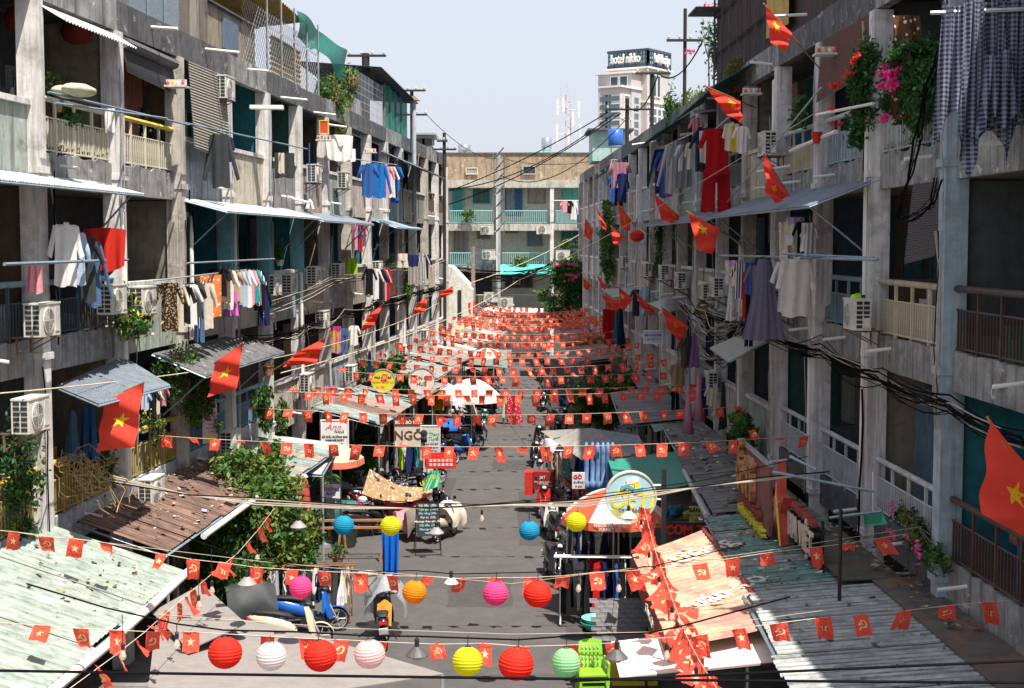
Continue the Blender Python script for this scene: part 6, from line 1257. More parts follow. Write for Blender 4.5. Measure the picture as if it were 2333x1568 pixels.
ph_ = ['crossing level with the red painted lanterns sign and tin roofs', 'just above the nail shop board', 'over the papaya tree', 'over the yellow awning', 'above the round noodle sign', 'above the white parasol', 'above the open grey street', 'over the red and white far parasol', 'by the white round-cornered sign', 'over the far parked bikes', 'low before the dark far shops', 'beyond the far bikes', 'before the lime tarpaulin', 'near the far bougainvillea', 'last but one before the far block', 'farthest of all, under the far block']
for i, (Y, zl, zm, xa, xb) in enumerate(rows_): wrow(Y, zl, zm, f'{RN[i + 2]} bunting string from the camera, {ph_[i]}'.replace('level with the red painted lanterns sign and tin roofs', 'the grey tarpaulin and blue strips'), xa, xb, .5 if Y < 60 else .42, i)
# two strings that run towards the camera
def drow(pts, l, us, sc=1.): P = [atY(x, y, Y) for x, y, Y in pts]; return bunting(l, P, us, 0, swing=.5, yaw0=.6, sc=sc)
drow([(625, 1158, 27), (590, 1205, 25.8), (540, 1262, 24.2), (480, 1310, 23), (430, 1352, 21.8), (380, 1395, 20.4), (330, 1440, 19.2), (260, 1495, 18), (160, 1568, 17), (60, 1640, 16)], 'slanting bunting string with bulbs on the left, coming down towards the camera', [.05, .1, .17, .24, .28, .33, .37, .42, .46, .5, .55, .59, .64, .7, .76, .82, .9])
drow([(1466, 1150, 27), (1478, 1200, 25.5), (1495, 1262, 24), (1512, 1310, 22.5), (1535, 1375, 21), (1560, 1440, 19.5), (1590, 1500, 18), (1640, 1580, 16.5), (1700, 1660, 15)], 'steep dense red bunting string over the banner roof on the right', [.02 + .036 * i for i in range(26)], 1.25)
# ================================================================ lanterns and festoon cables
CA, CB, CC = 17.8, 22.6, 27.
def festoon(pts, Y, l, r=.012, m_=None, jit=0): P = [atY(x, y, Y) for x, y in pts]; o = P[0].copy(); m = MB(); m.path([p - o for p in P], r, 5); return single('festoon_cable', m, m_ or wire_m, l, 'cable', o)
festoon([(60, 1330), (240, 1385), (403, 1422), (510, 1436), (680, 1440), (838, 1449), (950, 1450), (1062, 1454), (1180, 1458), (1288, 1450), (1410, 1445), (1480, 1442), (1560, 1425), (1800, 1360)], CA, 'black festoon cable holding the lowest row of lanterns')
festoon([(240, 1160), (560, 1272), (685, 1290), (850, 1303), (944, 1300), (1035, 1308), (1129, 1306), (1225, 1304), (1318, 1300), (1410, 1296), (1490, 1290), (1700, 1240)], CB, 'black festoon cable holding the middle row of lanterns', .009)
festoon([(380, 1080), (583, 1120), (783, 1138), (890, 1142), (1098, 1150), (1206, 1140), (1313, 1132), (1435, 1118), (1600, 1095), (1840, 1040)], CC, 'dark cable holding the far row of blue and yellow lanterns', .009)
for i, dy in enumerate((0, 7, 12, -3)): festoon([(250, 1095 - dy), (430, 1128), (583, 1138 + dy), (800, 1152 + dy * .6), (980, 1158), (1166, 1148 + dy * .3), (1330, 1142 + dy), (1480, 1120 + dy), (1600, 1108), (1749, 1088 + dy * .5), (1890, 1075)], CC - 1.2 - .1 * i, f'twisted pale cable across the street behind the lamps, {ordw(i)} of four', .013, wire_w if i != 3 else wire_m)
for i, (pts, Y) in enumerate([([(20, 1210), (600, 1280), (1166, 1330), (1700, 1262), (2100, 1200)], 22.9), ([(360, 1400), (800, 1432), (1166, 1445), (1500, 1440), (2000, 1375)], 19.5)]): festoon(pts, Y, ['thin pale cord beside the second bunting string', 'thin pale cord beside the nearest bunting string'][i], .004, rope_m)
red_, wh_, pk_, ye_, or_, mg_, bl_, gr_ = (.80, .05, .03), (.80, .72, .72), (.85, .62, .62), (.75, .72, .03), (.85, .34, .02), (.85, .10, .32), (.03, .38, .58), (.38, .68, .38)
for x, y, r, c, l, Y in [(513, 1487, 40, red_, 'leftmost red paper lantern of the lowest row', CA), (618, 1495, 35, wh_, 'white paper lantern between two red ones, lowest row', CA), (730, 1494, 39, red_, 'red paper lantern between the white and pale pink ones', CA), (842, 1490, 36, pk_, 'pale pink paper lantern of the lowest row', CA), (1065, 1507, 35, ye_, 'yellow paper lantern low in the middle of the street', CA), (1176, 1512, 42, red_, 'rightmost red paper lantern of the lowest row', CA), (1290, 1510, 35, gr_, 'pale green paper lantern in front of the green chairs', CA),
    (685, 1338, 28, mg_, 'left magenta paper lantern above the blue scooter', CB), (944, 1349, 28, or_, 'orange paper lantern beside the rain-covered scooter', CB), (1129, 1352, 29, mg_, 'right magenta paper lantern over the bare asphalt', CB), (1225, 1353, 33, red_, 'red paper lantern of the middle row, by the clothes racks', CB),
    (783, 1197, 24, bl_, 'left blue paper lantern over the round barrel', CC), (890, 1198, 24, ye_, 'left yellow paper lantern with the blue cloth below', CC), (1206, 1209, 24, bl_, 'right blue paper lantern over the scooters', CC), (1313, 1189, 24, ye_, 'right yellow paper lantern against the red and white parasol', CC)]:
    top = {CA: atY(x, 1448, CA).z, CB: atY(x, 1302, CB).z, CC: atY(x, 1138, CC).z}[Y]; lantern(x, y, Y, r * Y / F, c, l, top)
dkl = (.10, .09, .09); lw_ = (.75, .72, .68)
for x, y, r, c, l, Y, yt in [(950, 1492, 27, dkl, 'dark cone lamp between the pink and yellow lanterns', CA, 1450), (1405, 1498, 27, dkl, 'dark cone lamp in front of the white awning', CA, 1445), (1432, 1178, 19, lw_, 'white cone lamp below the round sign', CC, 1118), (680, 1200, 19, (.3, .28, .28), 'grey cone lamp in front of the closed pink parasol', CC, 1130), (994, 1214, 18, (.3, .28, .28), 'grey cone lamp in front of the chalk board', CC, 1148), (563, 1330, 22, (.3, .28, .28), 'grey cone lamp by the leafy tree', CB, 1272), (1028, 1328, 16, lw_, 'small white cone lamp in the middle row', CB, 1307)]:
    shade_lamp(x, y, Y, r * Y / F, c, l, atY(x, yt, Y).z)
for i, (x, y, Y, yt) in enumerate([(403, 1455, 17.8, 1422), (280, 1480, 17.8, 1400), (483, 1335, 22.6, 1250), (453, 1368, 22, 1300), (586, 1262, 25, 1210), (1461, 1195, 26, 1150), (1479, 1270, 24, 1205), (1491, 1300, 23, 1262), (1502, 1325, 23, 1290), (1318, 1330, 22.6, 1300), (1410, 1330, 22.6, 1297), (1531, 1395, 20.5, 1370), (1543, 1430, 19.8, 1400), (1557, 1465, 19.2, 1430), (1519, 1480, 17.8, 1442), (1586, 1535, 17, 1495), (1098, 1172, 27, 1150), (840, 1585, 14, 1540)][:17]):
    bulb(x, y, Y, f'hanging filament bulb on the cables, {ordw(i)} of the set counted from lower left', atY(x, yt, Y).z)
# ================================================================ roofs over the stalls: left side
palegr = tin('pale_green_tin', (.38, .46, .41), rust=.25, rcol=(.32, .28, .22), streak=.15); brn = tin('rust_brown_tin', (.16, .09, .065), rust=.7, rcol=(.22, .12, .09)); greytin = tin('grey_tin', (.30, .30, .30), rust=.25); tealt = tin('pale_teal_tin', (.30, .42, .40), rust=.25); pinkt = tin('pinkish_rust_tin', (.40, .30, .26), rust=.7, rcol=(.26, .15, .11)); whitetin = tin('white_tin', (.66, .64, .60), rust=.12, streak=.12, rcol=(.4, .36, .3)); greent = tin('teal_green_tin', (.22, .42, .38), rust=.3, rcol=(.10, .09, .07)); dgrey = tin('dark_grey_tin', (.25, .26, .26), rust=.5, rcol=(.12, .08, .06))
a, b = LW(118, 1185, .1), atZ(425, 1302, 2.75); sl_ = -.02
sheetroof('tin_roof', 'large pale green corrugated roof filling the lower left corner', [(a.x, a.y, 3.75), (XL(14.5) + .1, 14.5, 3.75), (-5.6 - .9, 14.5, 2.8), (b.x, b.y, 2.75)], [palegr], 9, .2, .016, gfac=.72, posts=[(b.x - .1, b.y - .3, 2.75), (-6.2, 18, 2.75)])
m = MB(); m.path([(b.x + .03, b.y + .1, 2.74), (-6.1, 21, 2.76), (-6.45, 14.5, 2.78)], .075, 12); single('gutter_pipe', m, mat('white_gutter_pipe', (.70, .64, .62), rough=.4), 'white plastic gutter pipe along the edge of the large pale green roof', 'pipe')
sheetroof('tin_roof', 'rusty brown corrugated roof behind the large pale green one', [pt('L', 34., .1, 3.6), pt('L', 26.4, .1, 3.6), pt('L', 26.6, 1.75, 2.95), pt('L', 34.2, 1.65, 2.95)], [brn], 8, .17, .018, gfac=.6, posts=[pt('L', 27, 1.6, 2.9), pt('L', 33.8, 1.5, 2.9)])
m = MB(); q0, q1 = pt('L', 28.5, 1.85, 2.88), pt('L', 34.2, 1.75, 2.88); m.path([q0, q1], .07, 10); single('gutter_pipe', m, mat('white_gutter_pipe', (.70, .64, .62)), 'pale gutter pipe at the edge of the rusty brown roof', 'pipe')
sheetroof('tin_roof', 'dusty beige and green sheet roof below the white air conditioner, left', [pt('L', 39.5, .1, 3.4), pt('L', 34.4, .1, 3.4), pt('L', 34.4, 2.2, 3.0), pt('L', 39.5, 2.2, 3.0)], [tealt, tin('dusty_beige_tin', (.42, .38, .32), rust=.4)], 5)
A1, A2, A3, A4 = atZ(600, 990, 3.2), atZ(838, 1052, 2.8), atZ(735, 1080, 2.75), atZ(515, 1062, 3.15)
A2 = atZ(775, 1012, 2.9)
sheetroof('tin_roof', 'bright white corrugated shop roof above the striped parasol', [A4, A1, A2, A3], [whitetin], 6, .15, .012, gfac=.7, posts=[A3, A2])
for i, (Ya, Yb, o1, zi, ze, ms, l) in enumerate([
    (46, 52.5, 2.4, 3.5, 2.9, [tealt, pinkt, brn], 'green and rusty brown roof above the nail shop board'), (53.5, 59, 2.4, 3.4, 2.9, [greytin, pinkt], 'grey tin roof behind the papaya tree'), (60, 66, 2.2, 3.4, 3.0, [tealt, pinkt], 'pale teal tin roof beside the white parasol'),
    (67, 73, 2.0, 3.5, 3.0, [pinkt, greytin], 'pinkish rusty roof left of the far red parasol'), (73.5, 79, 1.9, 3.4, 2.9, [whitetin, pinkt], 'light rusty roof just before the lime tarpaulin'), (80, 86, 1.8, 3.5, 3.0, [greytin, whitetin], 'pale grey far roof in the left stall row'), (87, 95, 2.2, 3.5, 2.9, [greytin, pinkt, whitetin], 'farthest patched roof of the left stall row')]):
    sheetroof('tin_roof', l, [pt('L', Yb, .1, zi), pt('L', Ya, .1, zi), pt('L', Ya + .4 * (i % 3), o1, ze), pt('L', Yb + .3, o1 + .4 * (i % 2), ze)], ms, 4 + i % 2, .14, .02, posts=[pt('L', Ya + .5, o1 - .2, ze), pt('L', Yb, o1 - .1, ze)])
for l, C, mm, k in [
    ('yellow fabric awning with scalloped side, under the round noodle sign', [atZ(905, 862, 2.9), atZ(985, 868, 2.9), atZ(1020, 905, 2.6), atZ(888, 893, 2.75)], mat('yellow_awning_fabric', (.72, .50, .03), trans=.3), {}),
    ('side flap of the yellow awning hanging down towards the bikes', [atZ(985, 868, 2.9), atZ(1018, 903, 2.6), atZ(1012, 935, 2.0), atZ(985, 935, 2.0)], mat('yellow_awning_fabric', (.72, .50, .03)), dict(thick=.005)),
    ('grey green fabric canopy in front of the far red parasol', [atZ(1050, 797, 3.0), atZ(1166, 797, 3.0), atZ(1155, 838, 2.8), atZ(1030, 826, 2.8)], mat('grey_green_canvas', (.20, .27, .24), trans=.2), dict(sagd=.15)),
    ('white wavy sheet edge in front of the white parasol', [atZ(960, 868, 2.6), atZ(1020, 872, 2.6), atZ(1060, 890, 2.3), atZ(940, 892, 2.4)], mat('white_canvas', (.68, .66, .62), trans=.25), dict(wave=.05)),
    ('beige tarpaulin behind the round yellow sign', [atZ(850, 878, 3.1), atZ(905, 868, 3.1), atZ(950, 902, 2.9), atZ(810, 912, 2.9)], mat('beige_canvas', (.48, .42, .33), trans=.2), dict(sagd=.15)),
    ('rusty pink flat sheet over the stalls beyond the yellow awning', [atZ(965, 815, 3.1), atZ(1062, 803, 3.1), atZ(1045, 842, 2.95), atZ(935, 850, 2.95)], pinkt, dict(pitch=.2)),
    ('cream tarpaulin just left of the far red and white parasol', [atZ(1000, 782, 3.2), atZ(1062, 775, 3.2), atZ(1065, 795, 3.), atZ(990, 800, 3.)], mat('cream_canvas', (.60, .54, .42), trans=.25), dict(sagd=.12)),
    ('small orange tarpaulin at the far left stalls', [atZ(1040, 728, 3.2), atZ(1078, 726, 3.2), atZ(1070, 744, 3.), atZ(1030, 744, 3.)], mat('orange_canvas', (.6, .28, .1), trans=.3), dict(sagd=.1)),
    ('lime green and yellow tarpaulin over a far left stall', [atZ(1052, 742, 3.1), atZ(1096, 748, 3.1), atZ(1110, 778, 2.8), atZ(1020, 764, 2.8)], mat('lime_tarp', (.36, .42, .16), trans=.3), dict(sagd=.1)),
    ('large pale grey tarpaulin over the far middle stalls', [atZ(1102, 714, 3.6), atZ(1146, 722, 3.4), atZ(1140, 742, 3.1), atZ(1078, 726, 3.2)], mat('grey_canvas', (.40, .38, .37), trans=.15), dict(sagd=.1)),
    ('long pale canopy across the foot of the far block', [atY(1110, 700, 107), atY(1300, 704, 107), atY(1300, 712, 104), atY(1090, 712, 104)], mat('white_canvas', (.68, .66, .62)), {}),
    ('dark grey tarpaulin hung with bunting near the far right trees', [atZ(1272, 742, 3.0), atZ(1340, 735, 3.0), atZ(1400, 770, 2.8), atZ(1290, 790, 2.7)], mat('dark_canvas', (.13, .14, .15), trans=.1), dict(sagd=.2)),
    ('rusty grey sheet below the dark far right tarpaulin', [atZ(1310, 770, 2.9), atZ(1395, 765, 2.9), atZ(1405, 782, 2.8), atZ(1325, 800, 2.6)], pinkt, {}),
    ('big grey tarpaulin over the right-hand scooters', [atZ(1232, 982, 2.5), atZ(1350, 975, 2.9), atZ(1440, 1038, 2.7), atZ(1325, 1048, 2.2)], mat('grey_tarpaulin', (.30, .29, .27), rough=.7, trans=.1), dict(sagd=.12, posts=[atZ(1240, 983, 2.5)])),
    ('blue grey tarpaulin joined to the big grey one, right', [atZ(1350, 976, 2.85), atZ(1455, 992, 2.9), atZ(1475, 1032, 2.7), atZ(1400, 1038, 2.5)], mat('blue_grey_tarpaulin', (.17, .21, .24), rough=.6, trans=.1), dict(sagd=.15)),
    ('bright green sheet roof with fallen twigs, right side', [atZ(1385, 1048, 2.9), atZ(1570, 1025, 3.0), atZ(1602, 1098, 2.9), atZ(1415, 1135, 2.7)], mat('green_painted_sheet', (.02, .22, .15), rough=.5, streak=.3, scol=(.1, .25, .2)), dict(sagd=.05, pitch=0, posts=[atZ(1410, 1120, 2.7)])),
    ('whitish flat sheet roof among the right-hand shrubs', [atZ(1472, 945, 3.0), atZ(1555, 928, 3.1), atZ(1580, 955, 3.0), atZ(1492, 985, 2.9)], tealt, {}),
    ('pale blue grey sheet roof behind the shrubs, right', [atZ(1430, 850, 3.0), atZ(1510, 840, 3.1), atZ(1545, 880, 3.0), atZ(1470, 905, 2.9)], greytin, {}),
    ('glossy white awning sheet in the lower right foreground', [atZ(1392, 1462, 2.45), atZ(1765, 1420, 2.7), atZ(1800, 1502, 2.65), atZ(1412, 1542, 2.4)], mat('white_gloss_sheet', (.78, .70, .62), rough=.35, var=.04), dict(thick=.03, sagd=.04, edge=brownm)),
    ('large grey canvas sail over the lower left scooters', [atZ(360, 1372, 2.45), atZ(690, 1440, 2.3), atZ(1012, 1535, 2.2), atZ(330, 1640, 2.45)], mat('warm_grey_canvas', (.235, .215, .205), rough=.85, var=.08, trans=.06, bump=.1), dict(sagd=.05, posts=[atZ(1008, 1540, 2.2)])),
    ('small second grey canvas behind the large sail', [atZ(345, 1395, 2.6), atZ(460, 1330, 2.7), atZ(560, 1420, 2.6), atZ(430, 1480, 2.5)], mat('warm_grey_canvas', (.3, .28, .27)), {}),
]: awning('tarpaulin' if 'tarp' in l or 'canvas' in l or 'sail' in l else 'awning', l, C, mm, **k)
m = MB(); m.grid(lambda u, v: (-8.5 + 3.2 * u, 13 + 5.0 * v, 2.0 - .6 * u), 2, 2, thick=(0, 0, -.03)); single('awning', m, mat('green_white_sign_face', (.05, .35, .2)), 'green sheet glimpsed under the gutter pipe at the lower left corner', 'awning')
# right side
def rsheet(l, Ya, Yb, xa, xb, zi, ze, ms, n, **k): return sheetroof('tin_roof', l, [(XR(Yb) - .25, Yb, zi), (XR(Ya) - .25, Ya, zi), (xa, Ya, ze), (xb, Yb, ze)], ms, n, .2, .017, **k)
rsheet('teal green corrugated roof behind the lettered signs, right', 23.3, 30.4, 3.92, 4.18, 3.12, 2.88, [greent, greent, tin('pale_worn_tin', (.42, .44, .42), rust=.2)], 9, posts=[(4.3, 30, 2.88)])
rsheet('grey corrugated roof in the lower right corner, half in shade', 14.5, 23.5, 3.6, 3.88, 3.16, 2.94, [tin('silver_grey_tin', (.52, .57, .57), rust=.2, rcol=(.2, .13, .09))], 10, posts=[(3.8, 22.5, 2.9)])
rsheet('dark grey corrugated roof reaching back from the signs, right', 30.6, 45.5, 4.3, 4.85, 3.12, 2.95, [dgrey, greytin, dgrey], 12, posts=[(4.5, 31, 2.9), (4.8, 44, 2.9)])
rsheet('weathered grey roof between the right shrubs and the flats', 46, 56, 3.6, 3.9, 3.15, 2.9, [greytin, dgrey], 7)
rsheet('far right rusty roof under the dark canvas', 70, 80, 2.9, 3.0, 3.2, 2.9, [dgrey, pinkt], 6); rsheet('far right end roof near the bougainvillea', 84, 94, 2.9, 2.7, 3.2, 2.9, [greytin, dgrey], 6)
m = MB(); m.path([(4.22, 30.5, 2.9), (4.45, 36.5, 2.93)], .06, 8); single('gutter_pipe', m, lsheet, 'short pale pipe on the edge of the dark grey roof, right', 'pipe')
m = MB(); m.grid(lambda u, v: (XR(16 + 7.5 * u) - .05 - .75 * v, 16 + 7.5 * u, 3.24 - .06 * v), 6, 3, thick=(0, 0, -.02)); single('roof_flashing', m, tin('rusty_flashing', (.16, .14, .12), rust=.9, rcol=(.2, .10, .06)), 'rust-stained flat flashing sheet along the wall, lower right', 'roof'); m = MB(); m.grid(lambda u, v: (XR(23.5 + 4.2 * u) - .3 - 1. * v, 23.5 + 4.2 * u, 3.22 - .05 * v), 6, 3, thick=(0, 0, -.02)); single('roof_flashing', m, tin('mossy_flashing', (.11, .12, .09), rust=.6), 'mossy brown flat sheet at the top of the teal green roof', 'roof')
# banner roof with painted letters
C = [atZ(1605, 1205, 2.95), atZ(1440, 1263, 2.75), atZ(1525, 1475, 2.7), atZ(1777, 1425, 2.9)]
bt = thing('banner_roof', 'old salmon coloured advertising banner laid over the corrugated stall roof', 'roof', C[0]); D4 = [c - C[0] for c in C]
def bfn(u, v): p = (D4[0] * (1 - u) + D4[1] * u) * (1 - v) + (D4[3] * (1 - u) + D4[2] * u) * v; return p + Vector((0, 0, .012 * sin(v * 160) - .03 * sin(pi * u)))
m = MB(); m.grid(bfn, 10, 160); part('banner_sheet', m, mat('salmon_vinyl', (.52, .33, .22), rough=.6, rust=.8, rcol=(.36, .13, .12), streak=.25, scol=(.6, .45, .3)), bt)
m = MB(); m.grid(lambda u, v: bfn(1, u) + Vector((-.02 * v, 0, -.35 * v)), 30, 3, thick=(.01, 0, 0)); part('valance', m, mat('maroon_vinyl', (.28, .05, .05)), bt)
m = MB(); m.grid(lambda u, v: bfn(0, u) + Vector((.03, 0, .01)) + Vector((0, 0, .03)) * sin(v * 3.14) + Vector((-.1, 0, .02)) * v, 30, 2); part('frayed_edge', m, mat('maroon_vinyl', (.28, .05, .05)), bt)
u_ = (D4[3] - D4[0]).normalized(); v_ = (D4[0] - D4[1]).normalized(); n_ = u_.cross(v_).normalized(); rot_ = Matrix((u_, n_.cross(u_), n_)).transposed().to_euler()
for s, uu, vv, size in (('Cường', .40, .3, .9), ('Quán Cơ', .55, .62, .72)):
    # letters run along the slope, as on the old banner
    p = bfn(.36 if s[0] == 'C' else .36, .22 if s[0] == 'C' else .66) + n_ * .03; text(s, size, mat('faded_white_paint', (.66, .56, .50), bump=0), bt, p - n_ * .004, Matrix((v_, -u_ if False else n_.cross(v_), n_)).transposed().to_euler(), 'banner_lettering', .003, .015, .9, .3)
text('CƯỜNG CƠM', .22, whi_i, bt, bfn(1, .62) + Vector((-.06, -.0, -.17)), (pi / 2, 0, math.atan2((D4[2] - D4[1]).y, (D4[2] - D4[1]).x) ), 'valance_lettering', .002)
# ================================================================ parasols
pr = mat('red_parasol', (.70, .09, .05), trans=.3); pw = mat('white_parasol', (.78, .72, .68), trans=.3); pc = mat('cream_parasol', (.70, .60, .40), trans=.3)
g0 = atZ(1400, 1330, 0); c = Vector((atY(1398, 1200, 33.5).x, 33.5, 0))
pp = parasol(c, 1.28, 3.0, 'large red and white parasol with lettered valance under the round sign', mat('orange_red_parasol', (.72, .14, .07), trans=.3), pw, rise=.62, rz=.25, valc=mat('orange_red_parasol', (.72, .14, .07)))
for k, dx in ((5, 0), (4, 0), (6, 0)):
    q = 2 * pi * (k + .5) / 8; 
    text('NGON HẾT NẤC\nVUI HẾT CỠ', .095, whi_i, pp, (1.205 * cos(q), 1.205 * sin(q), 2.28), (pi / 2, 0, q + pi / 2), 'valance_lettering', .002, .002)
parasol(Vector((atY(1110, 800, 75).x, 75, 0)), 1.25, 3.3, 'red and white parasol with printed panels far down the street', pr, pw, rise=.75, n=10)
parasol(Vector((atY(1074, 850, 60).x, 60, 0)), 1.35, 3.1, 'plain white parasol above the parked scooters', pw, pw, rise=.85, val=.1)
parasol(Vector((atY(755, 1060, 41).x, 41, 0)), .95, 3.0, 'cream parasol with red valance beside the dragon tree', pc, pc, rise=.42, valc=mat('faded_red_valance', (.6, .16, .1)))
parasol(Vector((atY(695, 1180, 35.5).x, 35.5, 0)), .22, 3.0, 'closed pink red parasol standing before the leafy tree', mat('pink_red_parasol', (.72, .06, .08), trans=.25), pw, closed=True)
for i, (x, y, Y) in enumerate([(1522, 860, 46), (1482, 1235, 30)][:0]): pass
for i, x in enumerate((1336, 1350, 1362, 1374, 1385, 1396)):
    p = atY(x, 1008, 38.5); m = MB(); m.smooth = True; m.lathe((0, 0, 0), [(.08, -1.32), (.1, -1.1), (.055, -1.05), (.07, -.6), (.06, -.2), (.03, 0)], 10, wob=lambda q: 1 + .12 * sin(5 * q))
    single('folded_parasol', m, mat('sky_blue_cloth', (.16, .28, .52), trans=.2), f'narrow folded sky blue parasol, {ordw(i)} from the left of six hung in a row', 'parasol', p, group='six folded blue parasols')
for x, y, l in ((1500, 870, 'pink folded parasol leaning by the first floor clothes, right'), (1476, 900, 'second pink folded parasol, low by the whitish roof')):
    p = atY(x + 92, y + 10, 37); m = MB(); m.smooth = True; m.lathe((0, 0, 0), [(.16, -.9), (.1, -.5), (.03, .35)], 12); single('folded_parasol', m, mat('faded_pink_cloth', (.38, .14, .2)), l, 'parasol', p)
# ================================================================ signs
def bY(x, y, Y): return atY(x, y, Y)
board('nail_shop_sign', 'white nail shop board with pink script, left', bY(763, 988, 43), .82, .82, signw, lines=[('Ann', -.05, .2, .26, mat('pink_script', (.7, .12, .25), bump=0), 0, 1.1, .4), ('NAILS', .14, .06, .11, ink), ('GỘI ĐẦU DƯỠNG SINH', 0, -.1, .078, ink, .002), ('MASSAGE BODY', 0, -.2, .078, ink, .002), ('0909 123 117 - 039 817 9991', 0, -.3, .042, blui)], frame=whitep)
board('noodle_sign', 'cream sign with brown header for beef noodles above the clothes rack', bY(931, 985, 47), .95, .98, mat('cream_sign', (.58, .53, .43)), lines=[('NGÕ', 0, -.12, .42, mat('brown_ink', (.12, .05, .03), bump=0), .01), ('BÚN BÒ HUẾ', 0, .33, .15, whi_i, .004)], frame=mat('brown_ink', (.12, .05, .03)))
m = MB(); p = bY(931, 985, 47); m.box((p.x, p.y - .023, p.z + .33), (.93, .008, .26)); single('sign_header', m, mat('brown_ink', (.12, .05, .03)), 'dark brown header strip of the cream noodle sign', 'sign')
board('tailor_sign', 'pale sign with green script and a long-haired figure next to the noodle sign', bY(981, 1008, 46.5), .62, 1.1, mat('pale_grey_sign', (.55, .55, .53)), lines=[('Thanh\nTuyền', .12, .2, .15, grni, .002, 1, .3), ('Chuyên SỬA ĐỒ', 0, -.05, .07, ink), ('LÊN LAI ÁO QUẦN', 0, -.17, .06, ink), ('NHẬN ĐẶT MAY', 0, -.28, .06, ink), ('0908 11 22 33', 0, -.4, .06, grni)], frame=whitep)
p = bY(966, 994, 46.4); m = MB(); m.smooth = True; m.lathe((0, -.03, .1), [(.0, -.02), (.09, -.012), (.12, 0)][::-1], 14, axis='y'); m.box((0, -.03, -.08), (.2, .01, .24)); m.box((0, -.036, .06), (.07, .01, .13)); single('sign_figure', m, ink, 'dark long-haired figure printed on the pale sign', 'picture', p)
rs = board('round_noodle_sign', 'round cream sign for beef noodles over the yellow awning', bY(961, 868, 52), .93, .93, mat('cream_round_sign', (.68, .58, .52)), round_=1, lines=[('BÚN BÒ', 0, .1, .17, mat('brown_ink', (.12, .05, .03)), .002), ('HUẾ', 0, -.12, .19, mat('brown_ink', (.12, .05, .03)), .003)])
board('round_yellow_sign', 'round yellow sign left of the cream round one', bY(873, 868, 52.5), .84, .84, mat('yellow_round_sign', (.62, .56, .02)), round_=1, lines=[('PHÁ LẤU BÒ', 0, .12, .11, ink, .003), ('BÁNH MÌ ỐP LA', 0, -.04, .11, mat('orange_ink', (.7, .25, .02), bump=0), .003)])
t = board('round_sign', 'large round sky blue and yellow sign with two beer mugs and a ribbon', bY(1437, 1131, 30), 1.04, 1.04, mat('sky_gradient_face', (.40, .62, .68), var=.08, scale=1.2), round_=1, lines=[('ỐcTí', .0, -.1, .44, mat('yellow_letters', (.78, .68, .02), bump=0), .012, 1.05, .2), ('0933.6666', .0, -.3, .125, blui, .003)], thick=.14, frame=mat('pale_rim', (.6, .55, .5)))
def disc_seg(z0, z1, rr, n=14):
    P = []; 
    for i in range(n + 1): z = z0 + (z1 - z0) * i / n; P.append((math.sqrt(max(0, rr * rr - z * z)), z))
    return [(-x, z) for x, z in P[::-1]] + P
m = MB(); m.prism(disc_seg(-.505, -.27, .51), -.079, -.073); part('yellow_lower_face', m, mat('dull_yellow_face', (.55, .52, .16)), t)
m = MB(); m.prism([(-.1, .09), (.05, .12), (.07, .3), (-.09, .29)], -.088, -.074); m.prism([(.08, .12), (.2, .16), (.16, .36), (.07, .32)], -.09, -.076); part('beer_mug', m, mat('yellow_letters', (.78, .68, .02)), t)
m = MB(); m.prism([(-.1, .27), (.06, .29), (.16, .33), (.16, .4), (.05, .43), (-.03, .38), (-.1, .37)], -.094, -.08); part('beer_foam', m, whi_i, t)
m = MB(); m.prism([(-.22, .14), (-.08, .2), (.1, .1), (.26, .13), (.26, .22), (.1, .17), (-.06, .27), (-.22, .24)], -.1, -.09); part('ribbon', m, mat('blue_ribbon', (.10, .42, .62), bump=0), t)
p = bY(1512, 1180, 30.1); t = thing('sign_post', 'black post with two white arms holding the large round sign', 'post', (p.x, p.y, 0)); m = MB(); m.box((0, 0, 2.0), (.1, .1, 4.0)); part('post', m, blackm, t)
for y in (1106, 1138): m = MB(); q = bY(1490, y, 30.1); m.path([(0, 0, q.z), (-.34, 0, q.z)], .025, 8); part('arm', m, whitep, t)
board('ice_sign', 'yellow hand-painted ice seller sign in the dark stall, right', bY(1592, 1172, 34), .46, .4, mat('dull_yellow_face', (.5, .48, .05)), lines=[('BÁN ĐÁ', 0, .1, .13, ink, .004), ('ĐÁ + NƯỚC NGỌT', 0, -.03, .055, ink), ('GIẶT ỦI', 0, -.13, .07, ink)])
board('rice_sign', 'red lettered broken rice sign low in the dark stall, right', bY(1580, 1208, 33.5), 1.1, .36, mat('dark_sign_face', (.04, .04, .04)), lines=[('CƠM TẤM', 0, 0, .30, mat('bright_red_letters', (.8, .04, .02), bump=0), .012)])
board('white_sign', 'white round-cornered sign with blue lettering on the right, amid flags', RW(1488, 768, 1.5), .62, .42, mat('pale_blue_sign', (.52, .56, .66)), lines=[('MOI DUOI PRO', 0, .06, .085, blui, .002), ('0913 883 118', 0, -.08, .07, blui)], frame=whitep)
board('thrift_sign', 'small white price sign with red letters hanging by the blue folded parasols', bY(1318, 1095, 37.5), .34, .44, signw, lines=[('GÒ', -.02, .1, .15, redi, .005), ('DƯỠNG', 0, -.04, .07, blui), ('39.000', 0, -.15, .07, redi)], tiltx=.05)
t = board('poultry_sign', 'yellow shop sign with thick black outlined letters at the stall front', bY(1448, 1440, 28.0), .9, .5, mat('bright_yellow_face', (.75, .58, .02)), lines=[('TIỆM GÀ', .0, .02, .2, ink, .014), ('TIỆM GÀ', .0, .02, .2, yeli, .002)], frame=blackm, thick=.04)
